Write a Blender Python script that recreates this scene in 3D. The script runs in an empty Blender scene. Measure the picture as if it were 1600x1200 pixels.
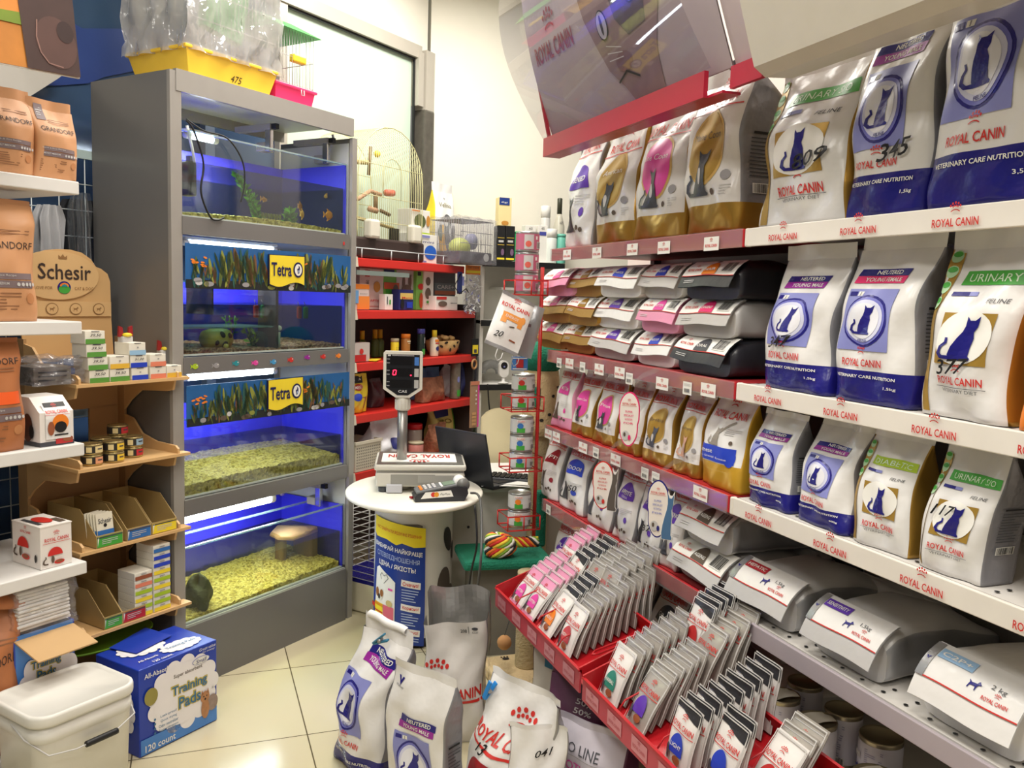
import bpy, bmesh, math, random
from mathutils import Vector, Matrix, Euler
from mathutils.geometry import tessellate_polygon

scene = bpy.context.scene
COL = scene.collection
PI = math.pi
R = math.radians

# ---------------------------------------------------------------- camera
FPX, CAM_H = 1340.0, 1.45
YAW, PITCH, ROLL = R(20.53), R(5.77), R(1.72)
_f = Vector((math.sin(YAW) * math.cos(PITCH), math.cos(YAW) * math.cos(PITCH), -math.sin(PITCH)))
_r0 = Vector((math.cos(YAW), -math.sin(YAW), 0)); _u0 = _r0.cross(_f)
_r = _r0 * math.cos(ROLL) + _u0 * math.sin(ROLL); _u = -_r0 * math.sin(ROLL) + _u0 * math.cos(ROLL)
cd = bpy.data.cameras.new('camera'); cam = bpy.data.objects.new('camera', cd); COL.objects.link(cam)
cd.sensor_width = 36.0; cd.lens = FPX / 1600 * 36.0; cd.clip_start = 0.02; cd.clip_end = 60
mw = Matrix.Identity(4)
for i in range(3):
    mw[i][0] = _r[i]; mw[i][1] = _u[i]; mw[i][2] = -_f[i]
mw[0][3], mw[1][3], mw[2][3] = 0, 0, CAM_H
cam.matrix_world = mw
scene.camera = cam

# ---------------------------------------------------------------- world, lights, exposure
scene.view_settings.view_transform = 'Standard'; scene.view_settings.look = 'None'
scene.view_settings.gamma = 1.0; scene.view_settings.use_curve_mapping = False
scene.view_settings.exposure = 0.14
scene.cycles.transparent_max_bounces = 32
wd = bpy.data.worlds.new('World'); scene.world = wd; wd.use_nodes = True
wd.node_tree.nodes['Background'].inputs[0].default_value = (1.0, 0.95, 0.88, 1)
wd.node_tree.nodes['Background'].inputs[1].default_value = 0.20

def area(name, loc, sx, sy, power, color=(1.0, 0.955, 0.885), rot=(0, 0, 0)):
    l = bpy.data.lights.new(name, 'AREA'); l.shape = 'RECTANGLE'; l.size = sx; l.size_y = sy
    l.energy = power; l.color = color
    o = bpy.data.objects.new(name, l); COL.objects.link(o); o.location = loc; o.rotation_euler = rot
    return o
CEIL = 3.25
for i, (x, y, p) in enumerate([(0.35, 0.6, 24), (0.45, 1.9, 24), (0.6, 3.1, 22), (0.15, -0.9, 24), (-0.9, 1.6, 16), (1.35, 4.0, 34), (-0.9, 0.2, 14)]):
    area('ceiling_lamp', (x, y, CEIL - 0.02), 0.55, 0.55, p)

# ---------------------------------------------------------------- frames of reference
GRZ = -PI / 2                        # things on the right-hand wall face -X
ANG = R(51.3)                        # the oblique window wall
A1 = Vector((math.sin(ANG), math.cos(ANG), 0)); A2 = Vector((-math.cos(ANG), math.sin(ANG), 0))
ARZ = math.atan2(A1.y, A1.x)
AO = Vector((-0.030, 3.184, 0))      # front left foot of the aquarium rack
def AP(u, v, z): return AO + A1 * u + A2 * v + Vector((0, 0, z))
CP = Vector((0, 0, CAM_H))
def ray(x, y): return _f + _r * ((x - 800) / FPX) - _u * ((y - 600) / FPX)
def onX(x, y, X):
    d = ray(x, y); return CP + d * (X / d.x)
def onY(x, y, Y):
    d = ray(x, y); return CP + d * (Y / d.y)
def onZ(x, y, Z):
    d = ray(x, y); return CP + d * ((Z - CAM_H) / d.z)
def onV(x, y, v):
    d = ray(x, y); t = (v - (CP - AO).dot(A2)) / d.dot(A2); P = CP + d * t
    return ((P - AO).dot(A1), P.z)

# ---------------------------------------------------------------- materials
_M = {}
def lin(c):
    c = c / 255.0
    return c / 12.92 if c <= 0.04045 else ((c + 0.055) / 1.055) ** 2.4
def mat(name, rgb, rough=0.5, metal=0.0, bump=0.0, scale=14.0, vary=0.06, coat=0.0, emit=0.0, alpha=1.0):
    if name in _M: return _M[name]
    m = bpy.data.materials.new(name); _M[name] = m; m.use_nodes = True
    nt = m.node_tree; b = nt.nodes['Principled BSDF']
    c = [lin(v) for v in rgb]
    b.inputs['Base Color'].default_value = (*c, 1); b.inputs['Roughness'].default_value = rough
    b.inputs['Metallic'].default_value = metal
    if coat: b.inputs['Coat Weight'].default_value = coat; b.inputs['Coat Roughness'].default_value = 0.08
    if emit:
        b.inputs['Emission Color'].default_value = (*c, 1); b.inputs['Emission Strength'].default_value = emit
    if alpha < 1: b.inputs['Alpha'].default_value = alpha
    if vary or bump:
        tc = nt.nodes.new('ShaderNodeTexCoord'); n = nt.nodes.new('ShaderNodeTexNoise')
        n.inputs['Scale'].default_value = scale; n.inputs['Detail'].default_value = 3
        nt.links.new(tc.outputs['Object'], n.inputs['Vector'])
        if vary:
            mx = nt.nodes.new('ShaderNodeMix'); mx.data_type = 'RGBA'
            mx.inputs[6].default_value = (*[v * (1 - vary) for v in c], 1); mx.inputs[7].default_value = (*[min(1, v * (1 + vary)) for v in c], 1)
            nt.links.new(n.outputs['Fac'], mx.inputs[0]); nt.links.new(mx.outputs[2], b.inputs['Base Color'])
        if bump:
            bp = nt.nodes.new('ShaderNodeBump'); bp.inputs['Strength'].default_value = bump; bp.inputs['Distance'].default_value = 0.01
            nt.links.new(n.outputs['Fac'], bp.inputs['Height']); nt.links.new(bp.outputs['Normal'], b.inputs['Normal'])
    return m
def film(name, tint, gloss=0.12, rough=0.04, opac=0.0, rgb=(255, 255, 255), bump=0.0, scale=14):
    """clear sheet: see-through, tinted, with a glossy reflection and an optional milky share"""
    if name in _M: return _M[name]
    m = bpy.data.materials.new(name); _M[name] = m; m.use_nodes = True
    nt = m.node_tree; nt.nodes.remove(nt.nodes['Principled BSDF']); out = nt.nodes['Material Output']
    t = nt.nodes.new('ShaderNodeBsdfTransparent'); t.inputs[0].default_value = (*tint, 1)
    g = nt.nodes.new('ShaderNodeBsdfGlossy'); g.inputs['Roughness'].default_value = rough
    lw = nt.nodes.new('ShaderNodeLayerWeight'); lw.inputs[0].default_value = 0.5
    pw = nt.nodes.new('ShaderNodeMath'); pw.operation = 'POWER'; pw.inputs[1].default_value = 4.0
    nt.links.new(lw.outputs['Facing'], pw.inputs[0])
    ad = nt.nodes.new('ShaderNodeMath'); ad.operation = 'MULTIPLY_ADD'; ad.inputs[1].default_value = 0.5; ad.inputs[2].default_value = gloss + 0.02; ad.use_clamp = True
    nt.links.new(pw.outputs[0], ad.inputs[0])
    d = nt.nodes.new('ShaderNodeBsdfDiffuse'); d.inputs[0].default_value = (*[lin(v) for v in rgb], 1)
    m1 = nt.nodes.new('ShaderNodeMixShader'); m1.inputs[0].default_value = opac
    nt.links.new(t.outputs[0], m1.inputs[1]); nt.links.new(d.outputs[0], m1.inputs[2])
    m2 = nt.nodes.new('ShaderNodeMixShader')
    nt.links.new(ad.outputs[0], m2.inputs[0]); nt.links.new(m1.outputs[0], m2.inputs[1]); nt.links.new(g.outputs[0], m2.inputs[2])
    nt.links.new(m2.outputs[0], out.inputs[0])
    n = nt.nodes.new('ShaderNodeTexNoise'); n.inputs['Scale'].default_value = scale
    tc = nt.nodes.new('ShaderNodeTexCoord'); nt.links.new(tc.outputs['Object'], n.inputs['Vector'])
    bp = nt.nodes.new('ShaderNodeBump'); bp.inputs['Strength'].default_value = max(bump, 0.01); bp.inputs['Distance'].default_value = 0.01
    nt.links.new(n.outputs['Fac'], bp.inputs['Height']); nt.links.new(bp.outputs['Normal'], g.inputs['Normal'])
    return m

WHITE = mat('white_plastic_film', (228, 226, 223), 0.26, bump=0.5, scale=12)
WHITEM = mat('white_matt', (232, 230, 224), 0.6)
PAPER = mat('white_paper', (235, 233, 226), 0.7)
SILVER = mat('silver_foil', (160, 160, 162), 0.3, 0.5, bump=0.5, scale=12)
GUSSET = mat('grey_printed_gusset', (140, 140, 146), 0.3, 0.25, bump=0.6, scale=17)
NAVY = mat('navy_print', (32, 30, 120), 0.26, bump=0.6, scale=17)
PURPLE = mat('purple_print', (150, 35, 150), 0.35)
MAGENTA = mat('magenta_print', (225, 40, 110), 0.35)
LAV = mat('lavender_print', (132, 136, 196), 0.35)
RED = mat('red_print', (205, 48, 42), 0.4)
BLACK = mat('black_print', (22, 22, 24), 0.5)
INK = mat('marker_ink', (14, 14, 16), 0.4)
GREY = mat('grey_print', (150, 148, 150), 0.5)
LGREY = mat('light_grey_print', (196, 194, 192), 0.5)
DGREY = mat('dark_grey_print', (66, 68, 74), 0.4)
GREEN = mat('green_print', (70, 165, 62), 0.4)
LIME = mat('lime_print', (168, 196, 40), 0.4)
GOLD = mat('gold_print', (176, 140, 60), 0.36, 0.35, bump=0.25)
GOLDF = mat('gold_foil', (178, 138, 58), 0.28, 0.6, bump=0.3, scale=10)
PINK = mat('pink_print', (226, 150, 182), 0.4, bump=0.12)
HOT = mat('hot_pink_print', (222, 72, 160), 0.4)
BLUE = mat('blue_print', (38, 66, 190), 0.4)
ORANGE = mat('orange_print', (236, 132, 40), 0.4)
VIOLET = mat('violet_print', (92, 48, 168), 0.4)
BROWN = mat('brown_print', (92, 78, 66), 0.5)
YELLOW = mat('yellow_print', (240, 214, 50), 0.45)
KRAFT = mat('orange_kraft_paper', (202, 148, 104), 0.5, bump=0.3, scale=7)
CARD = mat('plain_cardboard', (196, 160, 112), 0.7)

# ---------------------------------------------------------------- mesh builder
_T = {}
def text_mesh(s, bold=0.0, shear=0.0):
    k = (s, bold, shear)
    if k in _T: return _T[k]
    c = bpy.data.curves.new('t', 'FONT'); c.body = s; c.resolution_u = 2; c.offset = bold; c.shear = shear
    o = bpy.data.objects.new('t', c); COL.objects.link(o)
    dg = bpy.context.evaluated_depsgraph_get()
    me = bpy.data.meshes.new_from_object(o.evaluated_get(dg))
    vs = [(v.co.x, v.co.y) for v in me.vertices]; fs = [tuple(p.vertices) for p in me.polygons]
    bpy.data.objects.remove(o); bpy.data.curves.remove(c); bpy.data.meshes.remove(me)
    if vs:
        x0, x1 = min(v[0] for v in vs), max(v[0] for v in vs); y0, y1 = min(v[1] for v in vs), max(v[1] for v in vs)
        vs = [((x - x0) / max(x1 - x0, 1e-6) - .5, (y - y0) / max(y1 - y0, 1e-6) - .5) for x, y in vs]
    _T[k] = (vs, fs); return _T[k]

class MB:
    def __init__(s): s.v = []; s.f = []; s.m = []; s.sm = []; s.mats = []
    def slot(s, m):
        if m not in s.mats: s.mats.append(m)
        return s.mats.index(m)
    def add(s, vs, fs, m, smooth=False, M=None):
        b = len(s.v); k = s.slot(m)
        s.v += [tuple(M @ Vector(v)) if M else tuple(v) for v in vs]
        for f in fs: s.f.append(tuple(i + b for i in f)); s.m.append(k); s.sm.append(smooth)
        return s
    def box(s, c, d, m, M=None, bev=0.0):
        x, y, z = d[0] / 2, d[1] / 2, d[2] / 2
        if bev > 0:
            bm = bmesh.new(); bmesh.ops.create_cube(bm, size=1)
            bmesh.ops.scale(bm, vec=d, verts=bm.verts)
            bmesh.ops.bevel(bm, geom=bm.edges[:], offset=min(bev, min(d) * .45), segments=2, affect='EDGES', profile=0.5)
            bm.verts.index_update()
            vs = [(v.co.x + c[0], v.co.y + c[1], v.co.z + c[2]) for v in bm.verts]; fs = [tuple(v.index for v in f.verts) for f in bm.faces]; bm.free()
            return s.add(vs, fs, m, False, M)
        vs = [(c[0] + a * x, c[1] + b * y, c[2] + e * z) for a in (-1, 1) for b in (-1, 1) for e in (-1, 1)]
        return s.add(vs, [(0, 1, 3, 2), (4, 6, 7, 5), (0, 4, 5, 1), (2, 3, 7, 6), (0, 2, 6, 4), (1, 5, 7, 3)], m, False, M)
    def quad(s, a, b, c, d, m, M=None): return s.add([a, b, c, d], [(0, 1, 2, 3)], m, False, M)
    def lathe(s, prof, m, n=24, M=None, smooth=True, sx=1, sy=1):
        vs = []; fs = []
        for r, z in prof:
            for i in range(n):
                a = 2 * PI * i / n; vs.append((r * math.cos(a) * sx, r * math.sin(a) * sy, z))
        for j in range(len(prof) - 1):
            for i in range(n):
                k = (i + 1) % n; fs.append((j * n + i, j * n + k, (j + 1) * n + k, (j + 1) * n + i))
        if prof[0][0] > 1e-5: fs.append(tuple(range(n - 1, -1, -1)))
        if prof[-1][0] > 1e-5: fs.append(tuple((len(prof) - 1) * n + i for i in range(n)))
        return s.add(vs, fs, m, smooth, M)
    def tube(s, pts, r, m, n=6, closed=False, M=None, smooth=True):
        P = [Vector(p) for p in pts]; N = len(P); vs = []; fs = []; prev = None
        rr = r if isinstance(r, (list, tuple)) else [r] * N
        for i, p in enumerate(P):
            if closed: d = P[(i + 1) % N] - P[i - 1]
            else: d = P[min(i + 1, N - 1)] - P[max(i - 1, 0)]
            d = d.normalized() if d.length > 1e-9 else Vector((0, 0, 1))
            a = prev - d * prev.dot(d) if prev else (Vector((0, 0, 1)).cross(d) if abs(d.z) < .9 else Vector((1, 0, 0)).cross(d))
            if a.length < 1e-6: a = Vector((1, 0, 0)).cross(d)
            a.normalize(); prev = a; b = d.cross(a)
            for k in range(n):
                t = 2 * PI * k / n; vs.append(p + (a * math.cos(t) + b * math.sin(t)) * rr[i])
        for i in range(N if closed else N - 1):
            j = (i + 1) % N
            for k in range(n):
                l = (k + 1) % n; fs.append((i * n + k, i * n + l, j * n + l, j * n + k))
        if not closed: fs += [tuple(range(n - 1, -1, -1)), tuple((N - 1) * n + k for k in range(n))]
        return s.add(vs, fs, m, smooth, M)
    def grid(s, fn, nu, nv, m, M=None, smooth=True):
        vs = [fn(i / nu, j / nv) for j in range(nv + 1) for i in range(nu + 1)]
        fs = [(j * (nu + 1) + i, j * (nu + 1) + i + 1, (j + 1) * (nu + 1) + i + 1, (j + 1) * (nu + 1) + i) for j in range(nv) for i in range(nu)]
        return s.add(vs, fs, m, smooth, M)
    def prism(s, pts, y0, y1, m, M=None):
        """outline in x,z pushed from y0 to y1"""
        n = len(pts); vs = [(x, y0, z) for x, z in pts] + [(x, y1, z) for x, z in pts]
        tri = tessellate_polygon([[Vector((x, z, 0)) for x, z in pts]])
        fs = [tuple(t) for t in tri] + [tuple(i + n for i in reversed(t)) for t in tri] + [(i, i + n, (i + 1) % n + n, (i + 1) % n) for i in range(n)]
        return s.add(vs, fs, m, False, M)
    def ball(s, c, r, m, n=12, sc=(1, 1, 1), M=None):
        pr = [(math.sin(PI * i / (n // 2)) * 1, -math.cos(PI * i / (n // 2))) for i in range(n // 2 + 1)]
        T = Matrix.Translation(c) @ Matrix.Diagonal((r * sc[0], r * sc[1], r * sc[2], 1))
        return s.lathe([(max(a, 1e-6), b) for a, b in pr], m, n, (M @ T) if M else T)
    # ---- printing on a surface S(x, z, off) -> point
    def rect(s, S, x, z, w, h, m, lay=1, sk=0.0, rot=0.0, st=0.016):
        nu = max(1, math.ceil(w / st)); nv = max(1, math.ceil(h / st)); o = .001 + lay * 0.00078; ca, sa = math.cos(rot), math.sin(rot)
        def fn(a, b):
            dx = (a - .5) * w + (b - .5) * sk; dz = (b - .5) * h
            return S(x + dx * ca - dz * sa, z + dx * sa + dz * ca, o)
        return s.grid(fn, nu, nv, m, smooth=True)
    def ell(s, S, x, z, rx, rz, m, lay=1, n=20, rings=2, rot=0.0, a0=0.0, a1=2 * PI):
        rings = max(rings, min(8, math.ceil(max(rx, rz) / .011))); n = max(n, 24) if rings > 2 else n
        o = .001 + lay * 0.00078; vs = [S(x, z, o)]; fs = []; ca, sa = math.cos(rot), math.sin(rot)
        full = abs(a1 - a0 - 2 * PI) < 1e-6; cnt = n if full else n + 1
        for j in range(1, rings + 1):
            for i in range(cnt):
                a = a0 + (a1 - a0) * i / n; dx = rx * j / rings * math.cos(a); dz = rz * j / rings * math.sin(a)
                vs.append(S(x + dx * ca - dz * sa, z + dx * sa + dz * ca, o))
        for i in range(n):
            k = (i + 1) % cnt; fs.append((0, 1 + i, 1 + k))
            for j in range(1, rings): fs.append((1 + (j - 1) * cnt + i, 1 + j * cnt + i, 1 + j * cnt + k, 1 + (j - 1) * cnt + k))
        return s.add(vs, fs, m, True)
    def poly(s, S, pts, x, z, sx, sz, m, lay=1, rot=0.0, st=0.02):
        o = .001 + lay * 0.00078; ca, sa = math.cos(rot), math.sin(rot)
        tri = tessellate_polygon([[Vector((a, b, 0)) for a, b in pts]]); q = [(a * sx, b * sz) for a, b in pts]
        todo = [tuple(q[i] for i in t) for t in tri]; out = []
        while todo:
            t = todo.pop(); L = [math.dist(t[i], t[(i + 1) % 3]) for i in range(3)]; k = L.index(max(L))
            if L[k] <= st: out.append(t); continue
            A, B, C = t[k], t[(k + 1) % 3], t[(k + 2) % 3]; M_ = ((A[0] + B[0]) / 2, (A[1] + B[1]) / 2); todo += [(A, M_, C), (M_, B, C)]
        vs = [S(x + a * ca - b * sa, z + a * sa + b * ca, o) for t in out for a, b in t]
        return s.add(vs, [(3 * i, 3 * i + 1, 3 * i + 2) for i in range(len(out))], m, True)
    def line(s, S, pts, wd, m, lay=1):
        for (a, b), (c, d) in zip(pts, pts[1:]):
            L = math.hypot(c - a, d - b)
            if L > 1e-6: s.rect(S, (a + c) / 2, (b + d) / 2, L + wd * .6, wd, m, lay, rot=math.atan2(d - b, c - a))
        return s
    def text(s, S, t, x, z, w, h, m, lay=2, bold=0.012, shear=0.0, rot=0.0):
        vs, fs = text_mesh(t, bold, shear); o = .001 + lay * 0.00078; ca, sa = math.cos(rot), math.sin(rot)
        return s.add([S(x + a * w * ca - b * h * sa, z + a * w * sa + b * h * ca, o) for a, b in vs], fs, m)
    def crown(s, S, x, z, w, m, lay=2):
        for k in range(5):
            a = R(150 - 30 * k); s.ell(S, x + math.cos(a) * w * .46, z + math.sin(a) * w * .42 + w * .05, w * .075, w * .095, m, lay, 8, 1)
        for k in range(4):
            a = R(132 - 28 * k); s.ell(S, x + math.cos(a) * w * .3, z + math.sin(a) * w * .24 + w * .03, w * .06, w * .075, m, lay, 8, 1)
        s.line(S, [(x + math.cos(R(a)) * w * .36, z - w * .16 + math.sin(R(a)) * w * .16) for a in (165, 120, 90, 60, 15)], w * .07, m, lay)
        return s
    def royal(s, S, x, z, w, m=None, lay=2, rot=0.0, line=False):
        m = m or RED
        s.text(S, 'ROYAL CANIN', x, z, w, w * .15, m, lay, 0.018, rot=rot)
        s.crown(S, x - math.sin(rot) * w * .22, z + math.cos(rot) * w * .22, w * .26, m, lay)
        if line: s.rect(S, x + math.sin(rot) * w * .14, z - w * .14 * math.cos(rot), w * 1.15, w * .018, m, lay, rot=rot)
        return s
    def bars(s, S, x, z, w, h, lay=2, seed=1, m=None):
        rn = random.Random(seed); t = -w / 2
        s.rect(S, x, z, w * 1.12, h * 1.15, PAPER, lay - 1, st=1)
        while t < w / 2:
            b = w * rn.choice((.02, .03, .05)); s.rect(S, x + t + b / 2, z, b, h, m or BLACK, lay, st=1); t += b + w * rn.choice((.02, .03, .045))
        return s
    def lines(s, S, x, z, w, n, dz, m=None, lay=2, th=0.35, seed=2):
        rn = random.Random(seed)
        for k in range(n):
            ww = w * rn.uniform(.55, 1); s.rect(S, x - (w - ww) / 2, z - k * dz, ww, dz * th, m or GREY, lay, st=.08)
        return s
    def build(s, name, parent=None, loc=None, rz=None, rot=None):
        me = bpy.data.meshes.new(name); me.from_pydata(s.v, [], s.f)
        for m in s.mats: me.materials.append(m)
        me.polygons.foreach_set('material_index', s.m); me.polygons.foreach_set('use_smooth', s.sm); me.update()
        o = bpy.data.objects.new(name, me); COL.objects.link(o)
        if parent is not None: o.parent = parent
        if loc is not None: o.location = loc
        if rz is not None: o.rotation_euler = (0, 0, rz)
        if rot is not None: o.rotation_euler = rot
        return o

def tag(o, label, cat, group=None, kind=None):
    o['label'] = label; o['category'] = cat
    if group: o['group'] = group
    if kind: o['kind'] = kind
    return o
def empty(name, label, cat, loc=(0, 0, 0), rz=0.0, group=None, rot=None):
    o = bpy.data.objects.new(name, None); COL.objects.link(o); o.location = loc; o.empty_display_size = 0.05
    o.rotation_euler = rot if rot is not None else (0, 0, rz)
    return tag(o, label, cat, group)
def kid(o, n): return [c for c in o.children if c.name.split('.')[0] == n][0]
def struct(o): o['kind'] = 'structure'; return o
def dup(o, parent=None):
    c = o.copy(); COL.objects.link(c)
    if parent is not None: c.parent = parent
    for ch in list(o.children): dup(ch, c)
    return c
def flat(y=0.0, x0=0.0, z0=0.0):
    """printing surface on the front (-y) of a flat board"""
    return lambda x, z, o: (x + x0, y - o, z + z0)
def top(z=0.0): return lambda x, y, o: (x, y, z + o)

CAT = [(-.26, 0), (.24, 0), (.27, .05), (.2, .1), (.2, .3), (.23, .5), (.2, .64), (.27, .76), (.3, 1), (.19, .9), (.07, .9), (-.02, .99), (-.01, .77), (-.05, .64), (-.14, .5), (-.24, .3), (-.29, .12)]
TAIL = [(-.24, .0), (-.5, .02), (-.62, .13), (-.56, .3), (-.42, .4), (-.44, .5), (-.36, .5), (-.34, .37), (-.47, .27), (-.5, .15), (-.42, .09), (-.24, .09)]
DOG = [(-.5, .0), (-.42, 0), (-.36, .26), (-.3, .34), (.1, .36), (.14, 0), (.22, 0), (.24, .42), (.34, .62), (.5, .62), (.52, .72), (.38, .82), (.34, .96), (.22, .9), (.16, .68), (-.3, .62), (-.5, .8), (-.54, .76), (-.42, .55), (-.46, .3)]
# ================================================================ room shell
def tile_mat():
    m = bpy.data.materials.new('cream_floor_tiles'); m.use_nodes = True; nt = m.node_tree; b = nt.nodes['Principled BSDF']
    tc = nt.nodes.new('ShaderNodeTexCoord'); mp = nt.nodes.new('ShaderNodeMapping')
    T = 0.53; mp.inputs['Location'].default_value = (-0.345 + 10 * T, -2.741 + 10 * T, 0)
    br = nt.nodes.new('ShaderNodeTexBrick'); br.offset = 0; br.squash = 1
    br.inputs['Scale'].default_value = 1; br.inputs['Brick Width'].default_value = T; br.inputs['Row Height'].default_value = T
    br.inputs['Mortar Size'].default_value = 0.0022; br.inputs['Mortar Smooth'].default_value = 0.0
    br.inputs['Color1'].default_value = (*[lin(v) for v in (206, 196, 164)], 1); br.inputs['Color2'].default_value = (*[lin(v) for v in (202, 191, 158)], 1)
    br.inputs['Mortar'].default_value = (*[lin(v) for v in (96, 86, 64)], 1)
    nt.links.new(tc.outputs['Object'], mp.inputs['Vector']); nt.links.new(mp.outputs[0], br.inputs['Vector'])
    n = nt.nodes.new('ShaderNodeTexNoise'); n.inputs['Scale'].default_value = 2.5; nt.links.new(tc.outputs['Object'], n.inputs['Vector'])
    mx = nt.nodes.new('ShaderNodeMix'); mx.data_type = 'RGBA'; mx.blend_type = 'MULTIPLY'; mx.inputs[0].default_value = 0.12
    nt.links.new(br.outputs['Color'], mx.inputs[6]); nt.links.new(n.outputs['Color'], mx.inputs[7])
    nt.links.new(mx.outputs[2], b.inputs['Base Color']); b.inputs['Roughness'].default_value = 0.16
    return m
WALLW = mat('white_painted_wall', (240, 236, 222), 0.85, vary=0.02)
WALLP = mat('pinkish_white_wall', (238, 226, 218), 0.85, vary=0.02)
CEILM = mat('white_ceiling_paint', (240, 238, 230), 0.9, vary=0.02)
ALU = mat('painted_aluminium_frame', (188, 182, 170), 0.4, 0.1)
struct(MB().box((-0.6, 2.0, -0.02), (7.5, 9.0, 0.04), tile_mat()).build('floor'))
struct(MB().box((-0.6, 2.0, CEIL + 0.03), (7.5, 9.0, 0.04), CEILM).build('ceiling'))
struct(MB().box((1.83, 0.7, CEIL / 2), (0.06, 5.4, CEIL), WALLP).build('wall_right'))
struct(MB().box((2.27, 5.08, CEIL / 2), (1.9, 0.06, CEIL), WALLW).build('wall_back'))
# oblique window wall: masonry above and below, frosted pane, dark pane
WV = 0.62
m = MB(); m.box((-0.6, WV + .06, (2.83 + CEIL) / 2), (5.6, .12, CEIL - 2.83), WALLW); m.box((-0.6, WV + .06, .2), (5.6, .12, .4), WALLW)
struct(m.build('wall_left', loc=AO, rz=ARZ))
fr = empty('window_1', 'frosted shop window in an aluminium frame behind the bird cage', 'window', AO, ARZ); fr['kind'] = 'structure'
FROST = mat('frosted_window_film', (206, 226, 208), 0.35, vary=0.02)
MB().box(((1.07 + 2.07) / 2, WV + .02, 1.6), (1.0, .01, 2.4), FROST).build('window_pane', fr)
m = MB()
m.box((0.8, WV - .005, 2.83), (2.62, .05, .07), ALU); m.box((2.1, WV - .005, 2.68), (.05, .06, .3), ALU); m.box((1.05, WV, 1.6), (.05, .04, 2.4), ALU); m.box((.62, WV, 1.6), (.05, .04, 2.4), mat('blue_grey_mullion', (120, 136, 158), .4))
m.box((1.6, WV, .42), (1.1, .05, .06), ALU)
m.build('window_frame', fr)
MB().box((1.58, WV - .004, 2.79), (1.0, .012, .012), BLACK).box((2.072, WV - .004, 1.6), (.012, .012, 2.38), BLACK).build('window_gasket', fr)
d = empty('window_2', 'dark blue tinted shop window beside the aquarium rack', 'window', AO, ARZ); d['kind'] = 'structure'
DPANE = mat('dark_blue_window_pane', (64, 86, 116), 0.12, vary=0.1, scale=2)
MB().box((-1.2, WV + .02, 1.6), (4.45, .01, 2.4), DPANE).build('window_pane', d)
m = MB(); m.box((-0.75, WV, 1.6), (.06, .04, 2.4), ALU); m.box((-1.4, WV, 2.8), (3.9, .04, .05), ALU); m.build('window_frame', d)
pv = lambda v, *q: [onV(x, y, v) for x, y in q]
o = MB().prism(pv(WV, (60, 20), (60, 134), (97, 133), (140, 130), (165, 120), (215, 110), (290, 90), (290, 45), (130, 44), (90, 20)), WV + .006, WV + .012, mat('blue_reflection_paint', (50, 72, 136), 0.3)).build('blue_reflection', loc=AO, rz=ARZ)
tag(o, 'blue painted reflection high on the dark window left of the aquarium rack', 'reflection patch')  # flat blue shape painted in for reflections on the dark pane
o = MB().prism(pv(WV - .1, (-60, 60), (40, 70), (105, 112), (92, 122), (45, 152), (-60, 150)), WV - .1, WV - .06, mat('grey_reflection_paint', (196, 192, 184), 0.5)).build('grey_reflection', loc=AO, rz=ARZ)
tag(o, 'pale grey painted reflection panel behind the orange kraft bags at top left', 'panel')  # added board, its pale grey stands for a reflection in the glass
# marble clad post at the end of the window wall
P = AP(2.175, WV, 0)
m = MB(); m.box((0, 0, 1.26), (.09, .1, 2.52), mat('dark_polished_marble', (92, 88, 80), 0.12, bump=0.05, vary=0.3, scale=30), bev=.012)
struct(m.build('trim_1', loc=P, rz=ARZ))
struct(MB().box((0, 0, 2.68), (.08, .09, .34), ALU).build('trim_2', loc=P, rz=ARZ))

# ---- wire grid panel with hanging clothes, behind the left shelving
m = MB(); W = mat('white_wire', (205, 212, 214), 0.4)
u0, u1, z0, z1 = -1.05, .03, 0.5, 1.9
for k in range(12): m.tube([(u0 + (u1 - u0) * k / 11, 0, z0), (u0 + (u1 - u0) * k / 11, 0, z1)], .0022, W, 5)
for k in range(16): m.tube([(u0, 0, z0 + (z1 - z0) * k / 15), (u1, 0, z0 + (z1 - z0) * k / 15)], .0022, W, 5)
g = empty('wire_grid_panel', 'white wire grid panel standing between left shelves and aquarium rack', 'display grid', AP(0, .44, 0), ARZ)
m.build('grid', g); MB().box(((u0 + u1) / 2, 0, z1 + .012), (u1 - u0, .012, .03), mat('pale_rail', (176, 196, 196), .4)).build('top_rail', g)
for k in range(2): MB().tube([((u0 + u1) / 2 + (k * 2 - 1) * .48, 0, 0), ((u0 + u1) / 2 + (k * 2 - 1) * .48, 0, z0)], .008, W, 6).build('leg', g)
def garment(px0, px1, py0, py1, v, m_, name, label):
    (ua, za), (ub, zb) = onV(px0, py0, v), onV(px1, py1, v); w = ub - ua; h = za - zb
    def S(a, b, t):
        sh = 1 - .42 * max(0, b - .8) / .2
        return ((a - .5) * w * sh, t * (.018 + .012 * math.sin(a * 17 + b * 3)), (b) * h)
    mb = MB(); mb.grid(lambda a, b: S(a, b, -1), 16, 14, m_); mb.grid(lambda a, b: S(1 - a, b, 1), 16, 14, m_)
    o = mb.build(name, loc=AP((ua + ub) / 2, v, zb), rz=ARZ); tag(o, label, 'clothes'); return o
garment(84, 172, 308, 470, .50, mat('black_cloth', (26, 28, 34), .8, bump=.2), 'hanging_garment', 'black pet garment hanging behind the white wire grid')
garment(54, 98, 318, 420, .36, mat('pale_grey_cloth', (176, 178, 182), .6, bump=.4), 'hanging_bag', 'pale grey wrapped pet garment hanging behind the cardboard display sign')
garment(112, 140, 300, 410, .40, film('clear_garment_bag', (.8, .82, .84), .1, .1, .08, (190, 195, 200), .4), 'garment_cover', 'clear plastic cover hanging in front of the black garment')
garment(100, 163, 600, 645, .47, mat('pale_blue_cloth', (170, 190, 205), .6, bump=.4), 'hanging_towel', 'pale blue cloth seen through the cardboard display below its top shelf')
def U(px, v): return onV(px, 600, v)[0]
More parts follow.
